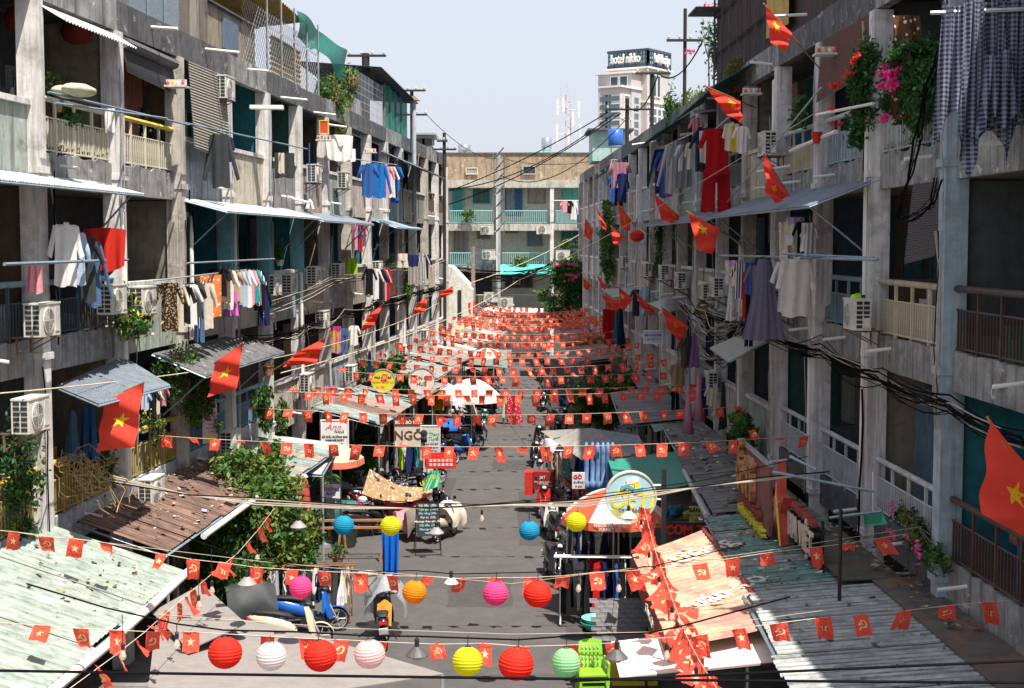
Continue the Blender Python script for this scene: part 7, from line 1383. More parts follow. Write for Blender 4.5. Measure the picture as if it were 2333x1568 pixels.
bn = board('menu_banner', 'tall pale pink price banner hanging from the blue railing, left', LW(478, 960, .5), .36, 1.05, mat('pale_pink_vinyl', (.62, .50, .56)), rz=.5, thick=.01, lines=[('GIÁ TỐT', 0, .43, .075, redi, .002), ('NƯỚC MÍA', .03, .2, .055, redi), ('TRÀ TẮC', .03, .11, .05, blui), ('RAU MÁ', .03, .02, .05, redi), ('TRÀ SỮA', .03, -.07, .05, redi), ('SÂM LẠNH', .03, -.16, .05, blui), ('CÀ PHÊ', .03, -.25, .05, redi)])
m = MB(); m.box((.03, -.009, -.42), (.24, .004, .16)); m.box((.0, -.009, .33), (.24, .004, .1)); part('yellow_patch', m, yeli, bn)
# big lettered signs on the right roof
t = thing('grill_sign', 'tall dark rose signboard with orange letter shapes standing on the right roof', 'sign', (5.0, 29.3, 2.95)); m = MB(); m.b2((0, -1.9, .15), (.07, 1.9, 1.52)); part('board', m, mat('dark_rose_panel', (.22, .10, .09), streak=.4, scol=(.05, .03, .03)), t)
m = MB(); m.b2((-.02, -1.92, 1.52), (.09, 1.92, 1.56)); part('frame', m, steel, t)
for i in range(3): m = MB(); m.b2((.01, -1.6 + 1.6 * i, -.05), (.06, -1.54 + 1.6 * i, .15)); part('leg', m, blackm, t)
ori = mat('orange_letters', (.50, .26, .12), var=.3, scale=6, bump=0)
text('ốcTí', 1.15, ori, t, (-.07, .45, .95), (pi / 2, 0, -pi / 2), 'letters', .06, .03, .9); text('QUÁN NHẬU', .24, mat('dark_red_letters', (.3, .06, .06), bump=0), t, (-.05, -.3, .42), (pi / 2, 0, -pi / 2), 'letters', .04, .01, 1.3); text('HẢI SẢN · LẨU · NƯỚNG', .23, yeli, t, (-.05, -.2, .13), (pi / 2, 0, -pi / 2), 'letters', .05, .008, 1.15)
t = thing('beer_sign', 'thick black and white lettered beer sign beside a red and yellow star', 'sign', (5.42, 25.8, 2.95)); text('BIA VIỆT', .62, mat('cream_letters', (.62, .56, .45), bump=0), t, (-.14, .0, .52), (pi / 2, 0, -pi / 2), 'letters', .02, .01, .95); text('BIA VIỆT', .62, blackm, t, (-.04, .0, .52), (pi / 2, 0, -pi / 2), 'letter_sides', .08, .02, .95)
text('QUÁN NHẬU BÌNH DÂN', .2, mat('dark_red_letters', (.3, .06, .06)), t, (-.1, .0, .93), (pi / 2, 0, -pi / 2), 'letters', .05, .008, 1.); m = MB(); m.b2((0, -1.3, .78), (.05, 1.3, .84)); m.b2((0, -1.3, .12), (.05, 1.3, .17)); part('rail', m, blackm, t)
m = MB(); m.b2((0, -1.2, 0), (.05, -1.14, 1.0)); m.b2((0, 1.1, 0), (.05, 1.16, 1.0)); part('leg', m, blackm, t)
t = thing('star_sign', 'tall red five-pointed star with yellow edge next to the beer sign', 'sign', (5.2, 27.2, 3.75)); m = MB(); P = []
for i in range(10): q = pi / 2 + i * pi / 5; r_ = .85 if i % 2 == 0 else .3; P.append((r_ * cos(q) * .8, r_ * sin(q)))
m.prism(P, -.08, .08, map=lambda x, y, z: (y, -x, z)); part('star', m, mat('faded_red_star', (.5, .08, .06)), t); m = MB(); m.prism([(x * .55, z * .55) for x, z in P], -.11, -.085, map=lambda x, y, z: (y, -x, z)); part('inner_star', m, mat('pale_red_star', (.6, .25, .2)), t)
m = MB(); m.prism([(.0, .25), (.12, .1), (.5, -.69), (.36, -.5)], -.12, -.088, map=lambda x, y, z: (y, -x, z)); part('yellow_ray', m, yeli, t); m = MB(); m.b2((-.02, -.03, -.85), (.02, .03, -.2)); part('leg', m, blackm, t)
m = MB(); m.path([(0, 0, 0), (0, 0, 1.55)], .03, 6); single('steel_post', m, blackm, 'thin black upright in the teal green roof by the beer sign', 'post', atZ(1912, 1378, 3.0))
for a, b, l in (((1890, 1180), (2010, 1165), 'grey strut from the right railing to the beer sign'), ((1925, 1310), (2145, 1305), 'grey strut above the teal green roof'), ((1760, 1075), (1990, 1120), 'slotted strut behind the rose signboard'), ((1800, 1040), (1860, 1070), 'short strut above the star')):
    m = MB(); A_ = atY(a[0], a[1], 24.5); B_ = atY(b[0], b[1], 24.); m.path([Vector((0, 0, 0)), B_ - A_], .025, 4); single('strut', m, steelb, l, 'strut', A_)
# ================================================================ scooters
CB_ = (.015, .016, .02); protos = {}
def sc_at(x, y, rz, col, kind, label, seatc=None, sc=1.):
    key = (col, kind, seatc); p = atZ(x, y, 0); r = (0, 0, R(rz)); tl = R(rnd.uniform(4, 8))
    if key not in protos: t = protos[key] = scooter(col, label, kind, seatc); t.location = p
    else: t = dup(protos[key], p, label=label)
    t.rotation_euler = (-tl, 0, R(rz)); t.scale = (sc,) * 3; t['label'] = label; return t
blk, blu, wht, rdd, grn, crm, gry = CB_, (.01, .10, .42), (.6, .6, .6), (.5, .02, .02), (.01, .08, .06), (.58, .52, .38), (.2, .21, .23)
BK = [(705, 1440, 8, blu, 0, 'blue and black scooter parked side-on at the lower left'), (665, 1478, 4, crm, 0, 'cream scooter half under the grey sail, lower left'), (880, 1462, 95, blk, 0, 'dark scooter under the clear raincoat cover'),
 (1256, 1318, -78, blk, 1, 'black scooter with twin headlights facing the camera, right'), (1310, 1272, -60, gry, 0, 'grey scooter squeezed behind the twin-headlight one'), (1245, 1218, -80, wht, 1, 'white-nosed scooter in the right-hand row'), (1236, 1172, -95, rdd, 0, 'scooter loaded with the dark red delivery box'), (1305, 1150, -70, rdd, 0, 'red and white scooter behind the delivery box'),
 (1215, 1060, -88, blk, 1, 'black scooter at the corner of the big grey tarpaulin'), (1228, 1020, -100, blk, 0, 'scooter in the shade of the big grey tarpaulin'), (1258, 955, -75, wht, 1, 'white scooter before the flowering hedge, right'), (1285, 935, -60, blu, 0, 'blue scooter beside the flowering hedge'), (1243, 900, -80, gry, 0, 'grey scooter farther up the right kerb'), (1272, 975, -65, blk, 0, 'black scooter next to the white one by the hedge'),
 (1212, 800, -85, wht, 0, 'far white scooter, left of three facing the camera'), (1240, 801, -95, rdd, 0, 'far scooter in the middle of the three'), (1266, 803, -88, blk, 0, 'far black scooter, right of the three'),
 (790, 1196, 20, rdd, 0, 'red scooter under the drooping patterned cloth, left row'), (845, 1222, 30, blk, 0, 'black scooter behind the wooden table, left row'), (905, 1215, 15, blk, 0, 'scooter under the red and orange cloth'), (985, 1195, 40, blk, 1, 'dark scooter with upright mirror before the chalk board'), (1015, 1228, 70, crm, 0, 'cream-covered scooter seen from behind near the chalk board'), (800, 1140, 25, gry, 1, 'silver scooter by the closed parasol'), (940, 1150, 35, blk, 0, 'black scooter behind the printed green sheet'),
 (915, 1100, 60, blk, 0, 'scooter draped with the pink shirt, left'), (965, 1105, 20, blk, 0, 'scooter beneath the clothes rack, left'), (1000, 1090, 80, rdd, 0, 'scooter carrying the big red crate'),
 (1005, 1030, 40, blk, 0, 'dark scooter below the blue cover'), (1040, 1000, 35, blk, 0, 'black scooter beside the blue-covered one'), (1098, 978, -85, grn, 1, 'dark green scooter facing the camera beside the road'), (1065, 965, 30, crm, 0, 'cream scooter with bare handlebars, left row'), (1085, 945, 25, blk, 1, 'black scooter behind the dark green one'), (1045, 950, 50, gry, 0, 'grey scooter in the shade of the yellow awning'), (1010, 960, 60, blk, 0, 'black scooter deep in the shade of the yellow awning'), (1100, 915, 35, blu, 0, 'blue scooter behind the black one, left row'), (1080, 900, 45, blk, 0, 'scooter under the white parasol, nearer'), (1110, 885, 40, rdd, 0, 'red scooter under the white parasol'), (1128, 868, 60, blk, 0, 'last black scooter of the left row')]
NB = [(1020, 1062, 60, blk), (1048, 1048, 40, blu), (1062, 1025, 30, gry), (1080, 1008, 50, blk), (1030, 985, 20, rdd), (1058, 990, 60, blk), (1112, 945, 30, blk), (1122, 925, -70, gry), (1105, 900, 20, rdd), (1138, 852, 40, blk), (1146, 838, 60, blk), (1092, 870, 20, blk), (1225, 1105, -95, gry), (1242, 1048, -70, rdd), (1262, 1010, -80, blk), (1236, 935, -95, blk), (1228, 868, -80, rdd), (1236, 845, -90, blk), (1222, 828, -100, blk), (1252, 880, -70, crm), (860, 1165, 25, blk), (905, 1175, 40, gry), (970, 1170, 30, blk), (1278, 1180, -70, blk), (1268, 1240, -75, blk), (1195, 790, -80, blk), (1180, 782, -90, blu)]
CN = {blk: 'black', blu: 'blue', gry: 'grey', rdd: 'red', crm: 'cream'}
for i, (x, y, rz, c) in enumerate(NB):
    same = sorted([q[1] for q in NB if q[3] == c and (q[0] < 1170) == (x < 1170)], reverse=True); n_ = len(same)
    sc_at(x, y, rz, c, i % 2, f"{'' if n_ == 1 else ordw(same.index(y)) + ' '}{CN[c]} scooter packed tightly into the {'left' if x < 1170 else 'right'} parked row" + ('' if n_ == 1 else ', counted from the camera'))
for a in BK: sc_at(*a)
def drape(label, c, w_, d, h, m_, rz=0., name='cover_cloth', wob=.06, seed=0, cat='cover', top=.5):
    """cloth thrown over a scooter: ridge along local x, hanging at both sides"""
    ph = seed * 1.7; m = MB(); m.smooth = True
    def fn(u, v):
        x = (u - .5) * w_; a = (v - .5) * 2; s = 1 if a > 0 else -1; a = abs(a); y = s * d * .5 * min(1, a * 1.6) * (1 + .1 * sin(9 * u + ph)); z = h - h * .62 * max(0, a - .25) ** .9 * 1.2 - .12 * abs(u - .5) * 2 + wob * sin(11 * u + 5 * v + ph) * (.3 + a) - .1 * sin(3 * u + ph) ** 2
        return (x, y + wob * sin(8 * u + ph) * a, max(.08, z))
    m.grid(fn, 18, 14); return single(name, m, m_, label, cat, c, R(rz))
clearp = mat('clear_plastic_sheet', (.50, .54, .56), rough=.25, bump=.4, bscale=5, alpha=.72, spec=.7, trans=.3)
p = atZ(880, 1448, 0); drape('clear grey raincoat cover thrown over the parked scooter', p + Vector((0, .25, .1)), 1.25, .8, 1.25, clearp, 95, 'raincoat_cover', .09, 1)
p = atZ(878, 1470, 0); m = MB(); m.smooth = True; m.grid(lambda u, v: ((u - .5) * .32, -.12 - .2 * v, 1.0 - .45 * v - .05 * cos(u * 6)), 6, 6); single('cloth', m, cloth((.62, .26, .04)), 'orange cloth tucked at the back of the covered scooter', 'cloth', p)
drape('red and orange blanket spread over a scooter', atZ(908, 1208, 0) + Vector((.1, 0, 0)), 1.5, .9, 1.2, mat('crimson_blanket', (.55, .03, .07), rough=.95, trans=.1), 15, seed=2); drape('pale orange blanket on top of the crimson one', atZ(908, 1204, 0) + Vector((.1, .2, .06)), 1.4, .5, 1.22, mat('peach_blanket', (.68, .36, .22), rough=.95, trans=.1), 15, seed=2)
drape('grey brown coat over the rear of the left row scooter', atZ(950, 1232, 0), .7, .7, 1.05, cloth((.2, .17, .15)), 15, seed=3); drape('pink speckled cloth under the crimson blanket', atZ(930, 1224, 0), .8, .9, .95, cloth((.6, .25, .28)), 15, seed=4)
drape('cream sheet wrapped over the scooter behind the chalk board', atZ(1022, 1218, 0), 1.1, .75, 1.1, cloth((.62, .56, .48)), 70, seed=5); drape('bright blue cover over a scooter, left row', atZ(1025, 1010, 0), 1.0, .8, 1.1, mat('blue_cover', (.01, .12, .45), rough=.7, trans=.1), 35, seed=6); drape('white sheet over a scooter under the big grey tarpaulin', atZ(1262, 1062, 0), 1.2, .9, 1.15, cloth((.55, .56, .6)), -60, seed=7)
drape('silver foil cover in the left row of scooters', atZ(1040, 965, 0), .9, .7, 1.15, mat('silver_cover', (.45, .46, .5), rough=.35, metal=.3), 60, seed=8); drape('dark cover on a scooter below the patterned cloth', atZ(780, 1205, 0), .9, .7, 1., mat('teal_dark_cover', (.03, .10, .10), rough=.6), 20, seed=9)
p = atZ(570, 1450, 0); drape('charcoal cover over the cargo beside the blue scooter', p, 1.1, 1., 1.35, mat('charcoal_cover', (.04, .045, .05), rough=.6), 20, seed=10)
m = MB(); m.smooth = True; m.lathe((0, 0, 0), [(.02, -.12), (.11, -.08), (.14, 0), (.11, .09), (.02, .13)], 12); single('helmet', m, mat('orange_red_helmet', (.7, .12, .04), rough=.2), 'orange red helmet hanging at the back of the blue scooter', 'helmet', atZ(597, 1452, 0) + Vector((0, 0, .6)))
m = MB(); m.smooth = True; m.lathe((0, 0, 0), [(.14, -.02), (.15, .03), (.11, .12), (.02, .15)], 12); single('helmet', m, mat('white_helmet', (.62, .64, .7), rough=.2), 'white and blue helmet on a scooter beside the crimson blanket', 'helmet', atY(826, 1142, 41))
# patterned cloth slung between racks, printed green sheet
def sling(label, C, m_, sagd, name='cloth', wave=.04, nu=16): 
    C = [Vector(c) for c in C]; o = C[0].copy(); C = [c - o for c in C]; m = MB(); m.smooth = True
    m.grid(lambda u, v: (C[0] * (1 - u) + C[1] * u) * (1 - v) + (C[3] * (1 - u) + C[2] * u) * v - Vector((0, 0, sagd * sin(pi * u))) + Vector((0, wave * sin(12 * u + 4 * v), 0)), nu, 8); return single(name, m, m_, label, 'cloth', o)
sling('cream and brown patchwork cloth slung between the left scooters', [atY(842, 1068, 43), atY(985, 1108, 44), atY(985, 1128, 43), atY(825, 1125, 42)], cloth((.34, .22, .12), 'floral'), .25)
t = sling('green printed plastic sheet with yellow letters over a scooter', [atY(978, 1070, 43), atY(1000, 1072, 43), atY(1004, 1105, 42.5), atY(962, 1120, 42.5)], mat('green_print_sheet', (.02, .20, .09), rough=.4), .02)
text('ƯU ĐÃI\nTẤN SÂM', .16, yeli, t, (.02, -.25, -.38), (pi / 2, R(-25), .1), 'lettering', .003, .004)
sling('yellow cloth hanging at the end of the wooden table', [atY(745, 1202, 41), atY(768, 1198, 41), atY(765, 1215, 41), atY(748, 1222, 41)], cloth((.6, .5, .05)), .02)
# delivery box, crates, barrel, basins
t = thing('delivery_box', 'dark red delivery box with white lettering on a scooter rack', 'box', atZ(1232, 1172, 0) + Vector((0, .35, .78)), R(-8)); m = MB(); m.box((.12, 0, .3), (.66, .55, .6)); part('box', m, mat('dark_red_box', (.24, .02, .02), rough=.7), t); text('J&T', .13, whi_i, t, (.1, -.283, .42), (pi / 2, 0, 0)); text('GIAO HÀNG NHANH\nTOÀN QUỐC', .06, whi_i, t, (.1, -.283, .24), (pi / 2, 0, 0))
m = MB(); m.box((-.36, .0, .2), (.28, .5, .75)); part('side_bag', m, mat('bright_red_bag', (.55, .03, .02), rough=.8), t)
t = thing('plastic_crate', 'bright red plastic crate with white slots on a scooter, left row', 'crate', atY(1003, 1062, 45.5), .1); rdp = mat('red_plastic', (.6, .03, .02))
for q in (((0, -.35, .18), (.95, .03, .42)), ((0, .35, .18), (.95, .03, .42)), ((-.47, 0, .18), (.03, .7, .42)), ((.47, 0, .18), (.03, .7, .42)), ((0, 0, -.02), (.95, .7, .03))): m = MB(); m.box(*q); part('side', m, rdp, t)
for i in range(6):
    for j in range(2): m = MB(); m.box((-.32 + .13 * i, -.37, .1 + .14 * j), (.09, .015, .09)); part('slot', m, mat('crate_slot_white', (.6, .5, .48)), t)
gcr = mat('dark_green_crate', (.03, .12, .08), rough=.5)
cr = None
for i in range(7):
    z = .18 * i + .02; c = atZ(1432, 1335, 0) + Vector((0, .3, z))
    t = thing('plastic_crate', f'dark green plastic crate, {ordw(6 - i)} from the top of the stack under the parasol', 'crate', c, .03 * (i % 3), 'stack of green crates'); m = MB()
    m.box((0, -.28, .08), (.72, .02, .13)); m.box((0, .28, .08), (.72, .02, .13)); m.box((-.36, 0, .08), (.02, .56, .13)); m.box((.36, 0, .08), (.02, .56, .13)); part('side', m, gcr, t); m = MB(); m.box((0, 0, .01), (.7, .54, .015)); m.box((0, 0, .162), (.76, .6, .018)); part('rim', m, mat('green_crate_rim', (.06, .2, .13)), t)
def tub(label, c, r, h, m_, name='basin', cat='basin', rim=None): t = thing(name, label, cat, c); m = MB(); m.smooth = False; m.lathe((0, 0, 0), [(0, .0), (r * .75, 0), (r, h), (r * 1.06, h), (r * 1.04, h - .02), (r * .97, h - .02), (r * .73, .03), (0, .03)], 22, caps=False); part('tub', m, m_, t); return t
grp = mat('turquoise_plastic', (.05, .42, .32), rough=.4); tub('turquoise plastic basin on the ground by the yellow sign', atZ(1362, 1490, 0) + Vector((0, 0, .55)), .36, .16, grp); tub('pale turquoise perforated basin stacked inside the other', atZ(1362, 1490, 0) + Vector((0, 0, .64)), .34, .16, mat('pale_turquoise_plastic', (.16, .52, .40), rough=.4)); tub('large black tub holding up the turquoise basins', atZ(1362, 1490, 0), .33, .54, mat('black_tub', (.03, .04, .03)), 'tub')
tub('round black barrel with blue lid beside the wooden table', atZ(785, 1245, 0), .42, .62, mat('black_tub', (.03, .04, .03)), 'barrel', 'barrel'); m = MB(); m.lathe((0, 0, 0), [(0, .01), (.37, .0)][::-1], 18); single('lid', m, mat('blue_plastic', (.03, .12, .42)), 'blue plastic lid floating inside the black barrel', 'lid', atZ(785, 1245, 0) + Vector((0, 0, .58)))
tub('whitish bucket at the end of the near clothes rack', atZ(962 - 0, 1325, 0) - Vector((.0, 0, 0)), .24, .35, mat('dirty_white_plastic', (.5, .48, .44)), 'bucket', 'bucket').location = atZ(838, 1335, 0)
# green chairs, stacked
chm = mat('lime_green_plastic', (.22, .50, .03), rough=.4)
def chair(c, label, rz):
    t = thing('plastic_chair', label, 'chair', c, rz, 'stack of lime green plastic chairs'); m = MB(); m.box((0, 0, .42), (.46, .44, .03)); part('seat', m, chm, t)
    m = MB(); m.smooth = True; m.grid(lambda u, v: ((u - .5) * (.44 - .06 * v), .22 + .08 * v + .02 * cos((u - .5) * 3), .44 + .42 * v + .03 * sin(pi * u) * v), 10, 8, thick=(0, .02, 0)); part('backrest', m, chm, t)
    for i in range(5):
        for j in range(4): m = MB(); m.box((-.13 + .065 * i, .235 + .02 * j, .52 + .08 * j), (.022, .05, .035)); part('hole', m, mat('hole_shade', (.45, .5, .3)), t) if j < 4 else None
    for s in (-1, 1): m = MB(); m.path([(s * .23, .22, .62), (s * .25, 0, .64), (s * .25, -.2, .6), (s * .23, -.22, .42)], .022, 6); part('armrest', m, chm, t)
    for sx in (-1, 1):
        for sy in (-1, 1): m = MB(); m.path([(sx * .2, sy * .19, .42), (sx * .25, sy * .24, 0)], .022, 6); part('leg', m, chm, t)
c = Vector((1.32, 23, .55))
for i in range(4): chair(c + Vector((0, -.02 * i, .5 + .1 * i)), ['lowest', 'second', 'third', 'topmost'][i] + ' lime green plastic chair of the stack behind the green lantern', R(180 - 8) if False else R(4))
m = MB(); m.box((0, 0, .52), (.6, .55, 1.05), taper=.8); single('red_stool_stack', m, mat('red_plastic', (.6, .03, .02)), 'red plastic box under the stack of green chairs', 'box', c - Vector((0, 0, .55)))
# little shingled roof and yellow curved housing of the poultry stall
t = thing('stall_hood', 'small grey shingled hood over the poultry stall', 'stall', atZ(1420, 1440, 1.35)); sm = mat('grey_shingle', (.13, .13, .135), var=.25)
for r_ in range(9):
    for k in range(5): m = MB(); m.box((0, 0, 0), (.24, .14, .012), rot=Matrix.Rotation(R(28), 3, 'X') @ Matrix.Rotation(R(4), 3, 'Y')); part('shingle', m.mesh('shingle', sm), None, t, loc=(-.5 + .2 * k + .1 * (r_ % 2), -.3 + .115 * r_, -.05 + .062 * r_ + .004 * (k % 2)))
for x in (-.5, .45): m = MB(); m.path([(x, 0, -1.35), (x, 0, .1)], .025, 6); part('post', m, blackm, t)
t = thing('food_cart', 'yellow rounded food cart housing with grey top behind the poultry sign', 'cart', atZ(1448, 1566, 0)); m = MB(); P = [(-.45, 0), (-.45, 1.15), (-.4, 1.32), (-.28, 1.42), (.45, 1.45), (.45, 0)]; m.prism(P, .1, .75); part('housing', m, mat('bright_yellow_face', (.75, .58, .02)), t); m = MB(); m.grid(lambda u, v: (-.3 + .78 * u, .08 + .7 * v, 1.46 + .01 * sin(u * 20)), 4, 2); part('top', m, greytin, t)
# clothes racks
def rack(label, c, w_, h, rz, col, items, d=.45, legs2=True):
    t = thing('clothes_rack', label, 'rack', c, rz); m = MB(); mm = col
    m.path([(-w_ / 2 - .15, 0, h), (w_ / 2 + .15, 0, h)], .025, 6); m.path([(-w_ / 2 - .15, d, h * .96), (w_ / 2 + .15, d, h * .96)], .02, 6); part('rail', m, mm, t)
    for s in (-1, 1):
        for y in (0, d): m = MB(); m.path([(s * w_ / 2, d / 2, h), (s * w_ / 2, d / 2 + (y - d / 2) * 1.6, 0)], .022, 6); part('leg', m, mm, t)
        m = MB(); m.path([(s * w_ / 2, -.1, .3), (s * w_ / 2, d + .1, .3)], .018, 5); part('brace', m, mm, t)
    Mx = Matrix.Rotation(rz, 4, 'Z')
    n = len(items)
    for i, it in enumerate(items):
        x = -w_ / 2 + w_ * (i + .5) / n; p = Vector(c) + Mx @ Vector((x, (d if i % 3 == 2 else 0), h - .1)); k, cc, L_ = it[:3]; pat = it[3] if len(it) > 3 else None
        garment(k, PAL[cc], p, .75, L_, f"{cc} {GK[k]} on the {label.split(',')[0].replace(' clothes rack', ' rack')}, {ordw(i)} from left"[:110], yaw=rz + pi / 2 + rnd.uniform(-.5, .2), pat=pat, group=G3)
T = lambda *a: list(a)
c = atZ(705, 1420, 0); rack('brown wooden near left clothes rack', c, 1.9, 1.35, .06, wood, [('dress', 'cream', 1.0, 'print'), ('tshirt', 'light grey', .8), ('pants', 'cream', .95), ('shirt', 'white', .8), ('tshirt', 'black', .75), ('dress', 'brown', 1.0), ('tshirt', 'cream', .7, 'stripe'), ('pants', 'charcoal', .95), ('shirt', 'white', .85), ('tshirt', 'navy', .7), ('pants', 'bright blue', .95), ('shirt', 'black', .85), ('jacket', 'charcoal', .8), ('dress', 'white', .8, 'print'), ('shirt', 'cream', .75, 'floral')])
c = atZ(1350, 1420, 0); rack('white steel near right clothes rack', c, 1.5, 1.55, -.05, whitep, [('jacket', 'black', 1.2), ('pants', 'black', 1.1), ('towel', 'pale blue', .9, 'print'), ('pants', 'charcoal', 1.1), ('dress', 'black', 1.2), ('pants', 'red', 1.1), ('pants', 'red', 1.1), ('pants', 'navy', 1.1), ('jacket', 'navy', 1.1), ('jacket', 'blue', 1.0), ('dress', 'black', 1.2)])
c = atZ(1365, 1352, 0); rack('slotted steel rear right clothes rack', c, 1.6, 1.9, .0, steel, [('dress', 'charcoal', 1.3), ('pants', 'navy', 1.1), ('dress', 'black', 1.3), ('jacket', 'black', 1.2), ('pants', 'charcoal', 1.1), ('dress', 'navy', 1.3), ('jacket', 'charcoal', 1.2), ('dress', 'black', 1.3), ('pants', 'black', 1.2)])
c = atZ(925, 1122, 0); rack('pale steel middle left clothes rack', c, 1.9, 1.75, .05, steel, [('tshirt', 'white', .7), ('dress', 'grey', .9), ('tshirt', 'black', .7), ('shirt', 'light grey', .75), ('tshirt', 'lime', .8), ('shirt', 'white', .8), ('jacket', 'navy', .9), ('tshirt', 'teal', .7), ('shirt', 'white', .85), ('shirt', 'light grey', .9), ('dress', 'white', 1.0)])
c = atZ(1298, 1130, 0); rack('steel right clothes rack behind the delivery box', c, 1.5, 1.6, .0, steel, [('shirt', 'cream', 1.0), ('tshirt', 'tan', .9), ('shirt', 'white', .8), ('tshirt', 'teal', .7), ('shirt', 'white', .8), ('jacket', 'navy', .9), ('jacket', 'bright blue', 1.0), ('tshirt', 'navy', .8)])
# wooden table frame, blue cloth stand, chalk board
t = thing('wooden_stand', 'long unpainted timber trestle behind the blue lantern', 'stand', atZ(760, 1280, 0)); 
for y, z in ((0, .95), (.55, 1.05)): m = MB(); m.box((.35, y, z), (2.5, .07, .06), rot=.05); part('rail', m, mat('raw_orange_timber', (.36, .17, .07), stretch=(8, 8, 1)), t)
for x in (-.7, .2, 1.4):
    for s in (0, .55): m = MB(); m.path([(x, s, .95), (x + .1 * (1 if s else -1), s * 1.2 - .1, 0)], .035, 5); part('leg', m, mat('raw_orange_timber', (.36, .17, .07)), t)
p = atZ(880, 1372, 0); t = thing('drying_stand', 'dark wooden stand carrying the bright blue cloth', 'stand', p); 
for x, y in ((-.08, 0), (.08, .1)): m = MB(); m.path([(x, y, 0), (x * .3, y * .3, 1.75)], .03, 5); part('leg', m, mat('dark_brown_timber', (.06, .03, .02)), t)
m = MB(); m.box((0, 0, 1.75), (.35, .05, .05)); part('rail', m, mat('dark_brown_timber', (.06, .03, .02)), t)
garment('shawl', (.01, .13, .55), p + Vector((.12, -.12, 1.8)), .42, 1.45, 'bright blue cloth hanging under the left yellow lantern', group=G3)
p = atZ(975, 1262, 0); t = thing('chalk_board', 'black chalk price board on a folding metal frame by the road', 'sign', p, .12); fb_ = MB(); fb_.box((0, 0, 0), (.62, .03, .95), rot=Matrix.Rotation(R(-10), 3, 'X')); part('board', fb_, mat('chalkboard', (.025, .035, .035), rough=.8), t, loc=(0, 0, 1.0))
for s in (-1, 1):
    m = MB(); m.path([(s * .32, .1, 1.45), (s * .36, -.22, .0)], .014, 6); m.path([(s * .3, .1, 1.45), (s * .38, .42, 0)], .014, 6); part('frame_leg', m, blackm, t)
m = MB(); m.path([(-.36, -.22, .02), (.36, -.22, .02)], .014, 5); m.path([(-.38, .42, .02), (.38, .42, .02)], .014, 5); part('foot_bar', m, blackm, t)
ch = [mat('chalk_white', (.7, .7, .68), bump=0), mat('chalk_mint', (.3, .65, .5), bump=0), mat('chalk_blue', (.35, .5, .7), bump=0), mat('chalk_pink', (.7, .5, .6), bump=0)]
for i, s in enumerate(['Gội đầu  (35k)', 'Cạo gió  (100k)', 'Sấy riêng (50k)', 'Ráy tai  (50k)', 'Massage theo yêu cầu', 'Gội dầu  (70k)', 'Massage body', 'WELCOME']): z = .38 - .11 * i; text(s, .085, ch[i % 4] if i < 7 else ch[1], t, (0.02 * (i % 2) + (.1 if i == 7 else 0), -.02 - .0 + z * .176 - .0, 1.0 + z), (pi / 2 - R(10), 0, 0), 'chalk_lettering', .002, .001)
# planter box, tin roof props, bamboo ladder frames near left flower bed
t = thing('planter_box', 'white rectangular planter of soil beside the near clothes rack', 'planter', atZ(612, 1392, 0), .2); m = MB()
for q in (((0, -.22, .12), (.8, .03, .24)), ((0, .22, .12), (.8, .03, .24)), ((-.4, 0, .12), (.03, .46, .24)), ((.4, 0, .12), (.03, .46, .24))): m = MB(); m.box(*q); part('side', m, plaster_w, t)
m = MB(); m.box((0, 0, .1), (.76, .42, .16)); part('soil', m, mat('soil', (.09, .06, .04), bump=.5), t)
pot(atZ(755, 1262, 0), .2, .35, (.12, .12, .12), 'dragon tree with long sword leaves in front of the cream parasol', seed=8, lh=.55, sword=True).location = atZ(748, 1215, 0) + Vector((0, 0, 1.0))
m = MB(); m.path([(0, 0, 0), (0, 0, 1.1)], .2, 10); single('plant_stand', m, mat('dark_stand', (.03, .035, .03)), 'dark stand under the dragon tree', 'stand', atZ(748, 1215, 0)); board('paper_notice', 'white paper notice with blue columns hung below the dragon tree', atY(755, 1120, 40.5), .5, .42, signw, lines=[('THÔNG\nBÁO', 0, 0, .13, blui, .002)])
# ================================================================ trees and hedges on the ground
def tree(l, x, y, blobs, n, size=.075, w_=(3, 5, 3, 1, 0), seed=1, **k): return shrub(k.pop('name', 'tree'), l, k.pop('cat', 'tree'), atZ(x, y, 0), blobs, n, size, w_, seed, **k)
tree('big leafy tree rising between the left roofs and the street', 585, 1400, [((-.2, 0, 2.5), (1.0, .9, .95)), ((-1.0, .1, 3.2), (.6, .8, .5)), ((.6, 0, 3.1), (.7, .7, .6)), ((-.1, .5, 3.6), (.8, .7, .5)), ((1.0, -.3, 2.2), (.55, .6, .7)), ((.2, -.3, 1.4), (1., .7, .7))], 14500, .085, (1, 4, 6, 4, .2), 61, trunk=.09, clumps=60)
tree('dense dark green bush at the foot of the leafy tree', 662, 1352, [((0, 0, .9), (.75, .6, .9)), ((-.8, -.2, .7), (.6, .5, .6)), ((.5, -.1, 1.5), (.45, .5, .5))], 5200, .07, (4, 6, 2, .4, 0), 62, name='bush', cat='bush')
tree('small fresh green tree poking through the rusty brown roof', 360, 1345, [((0, 0, 3.35), (.55, .6, .45)), ((.4, -.2, 3.1), (.4, .4, .3))], 1300, .075, (1, 5, 5, 1, 0), 63); tree('drooping plants along the gutter of the pale green roof, left', 480, 1440, [((0, 0, 1.6), (.6, .6, 1.)), ((.5, .1, .8), (.5, .5, .7))], 3200, .075, (4, 6, 2, .3, 0), 64, name='bush', cat='bush')
tree('papaya tree with lobed leaves over the nail shop board', 880, 1075, [((-.5, 0, 3.9), (.75, .6, .3)), ((.3, 0, 4.2), (.6, .6, .3)), ((.8, 0, 3.5), (.55, .5, .35)), ((0, 0, 3.3), (.9, .6, .3))], 2600, .13, (2, 6, 4, .5, 0), 65, trunk=.07)
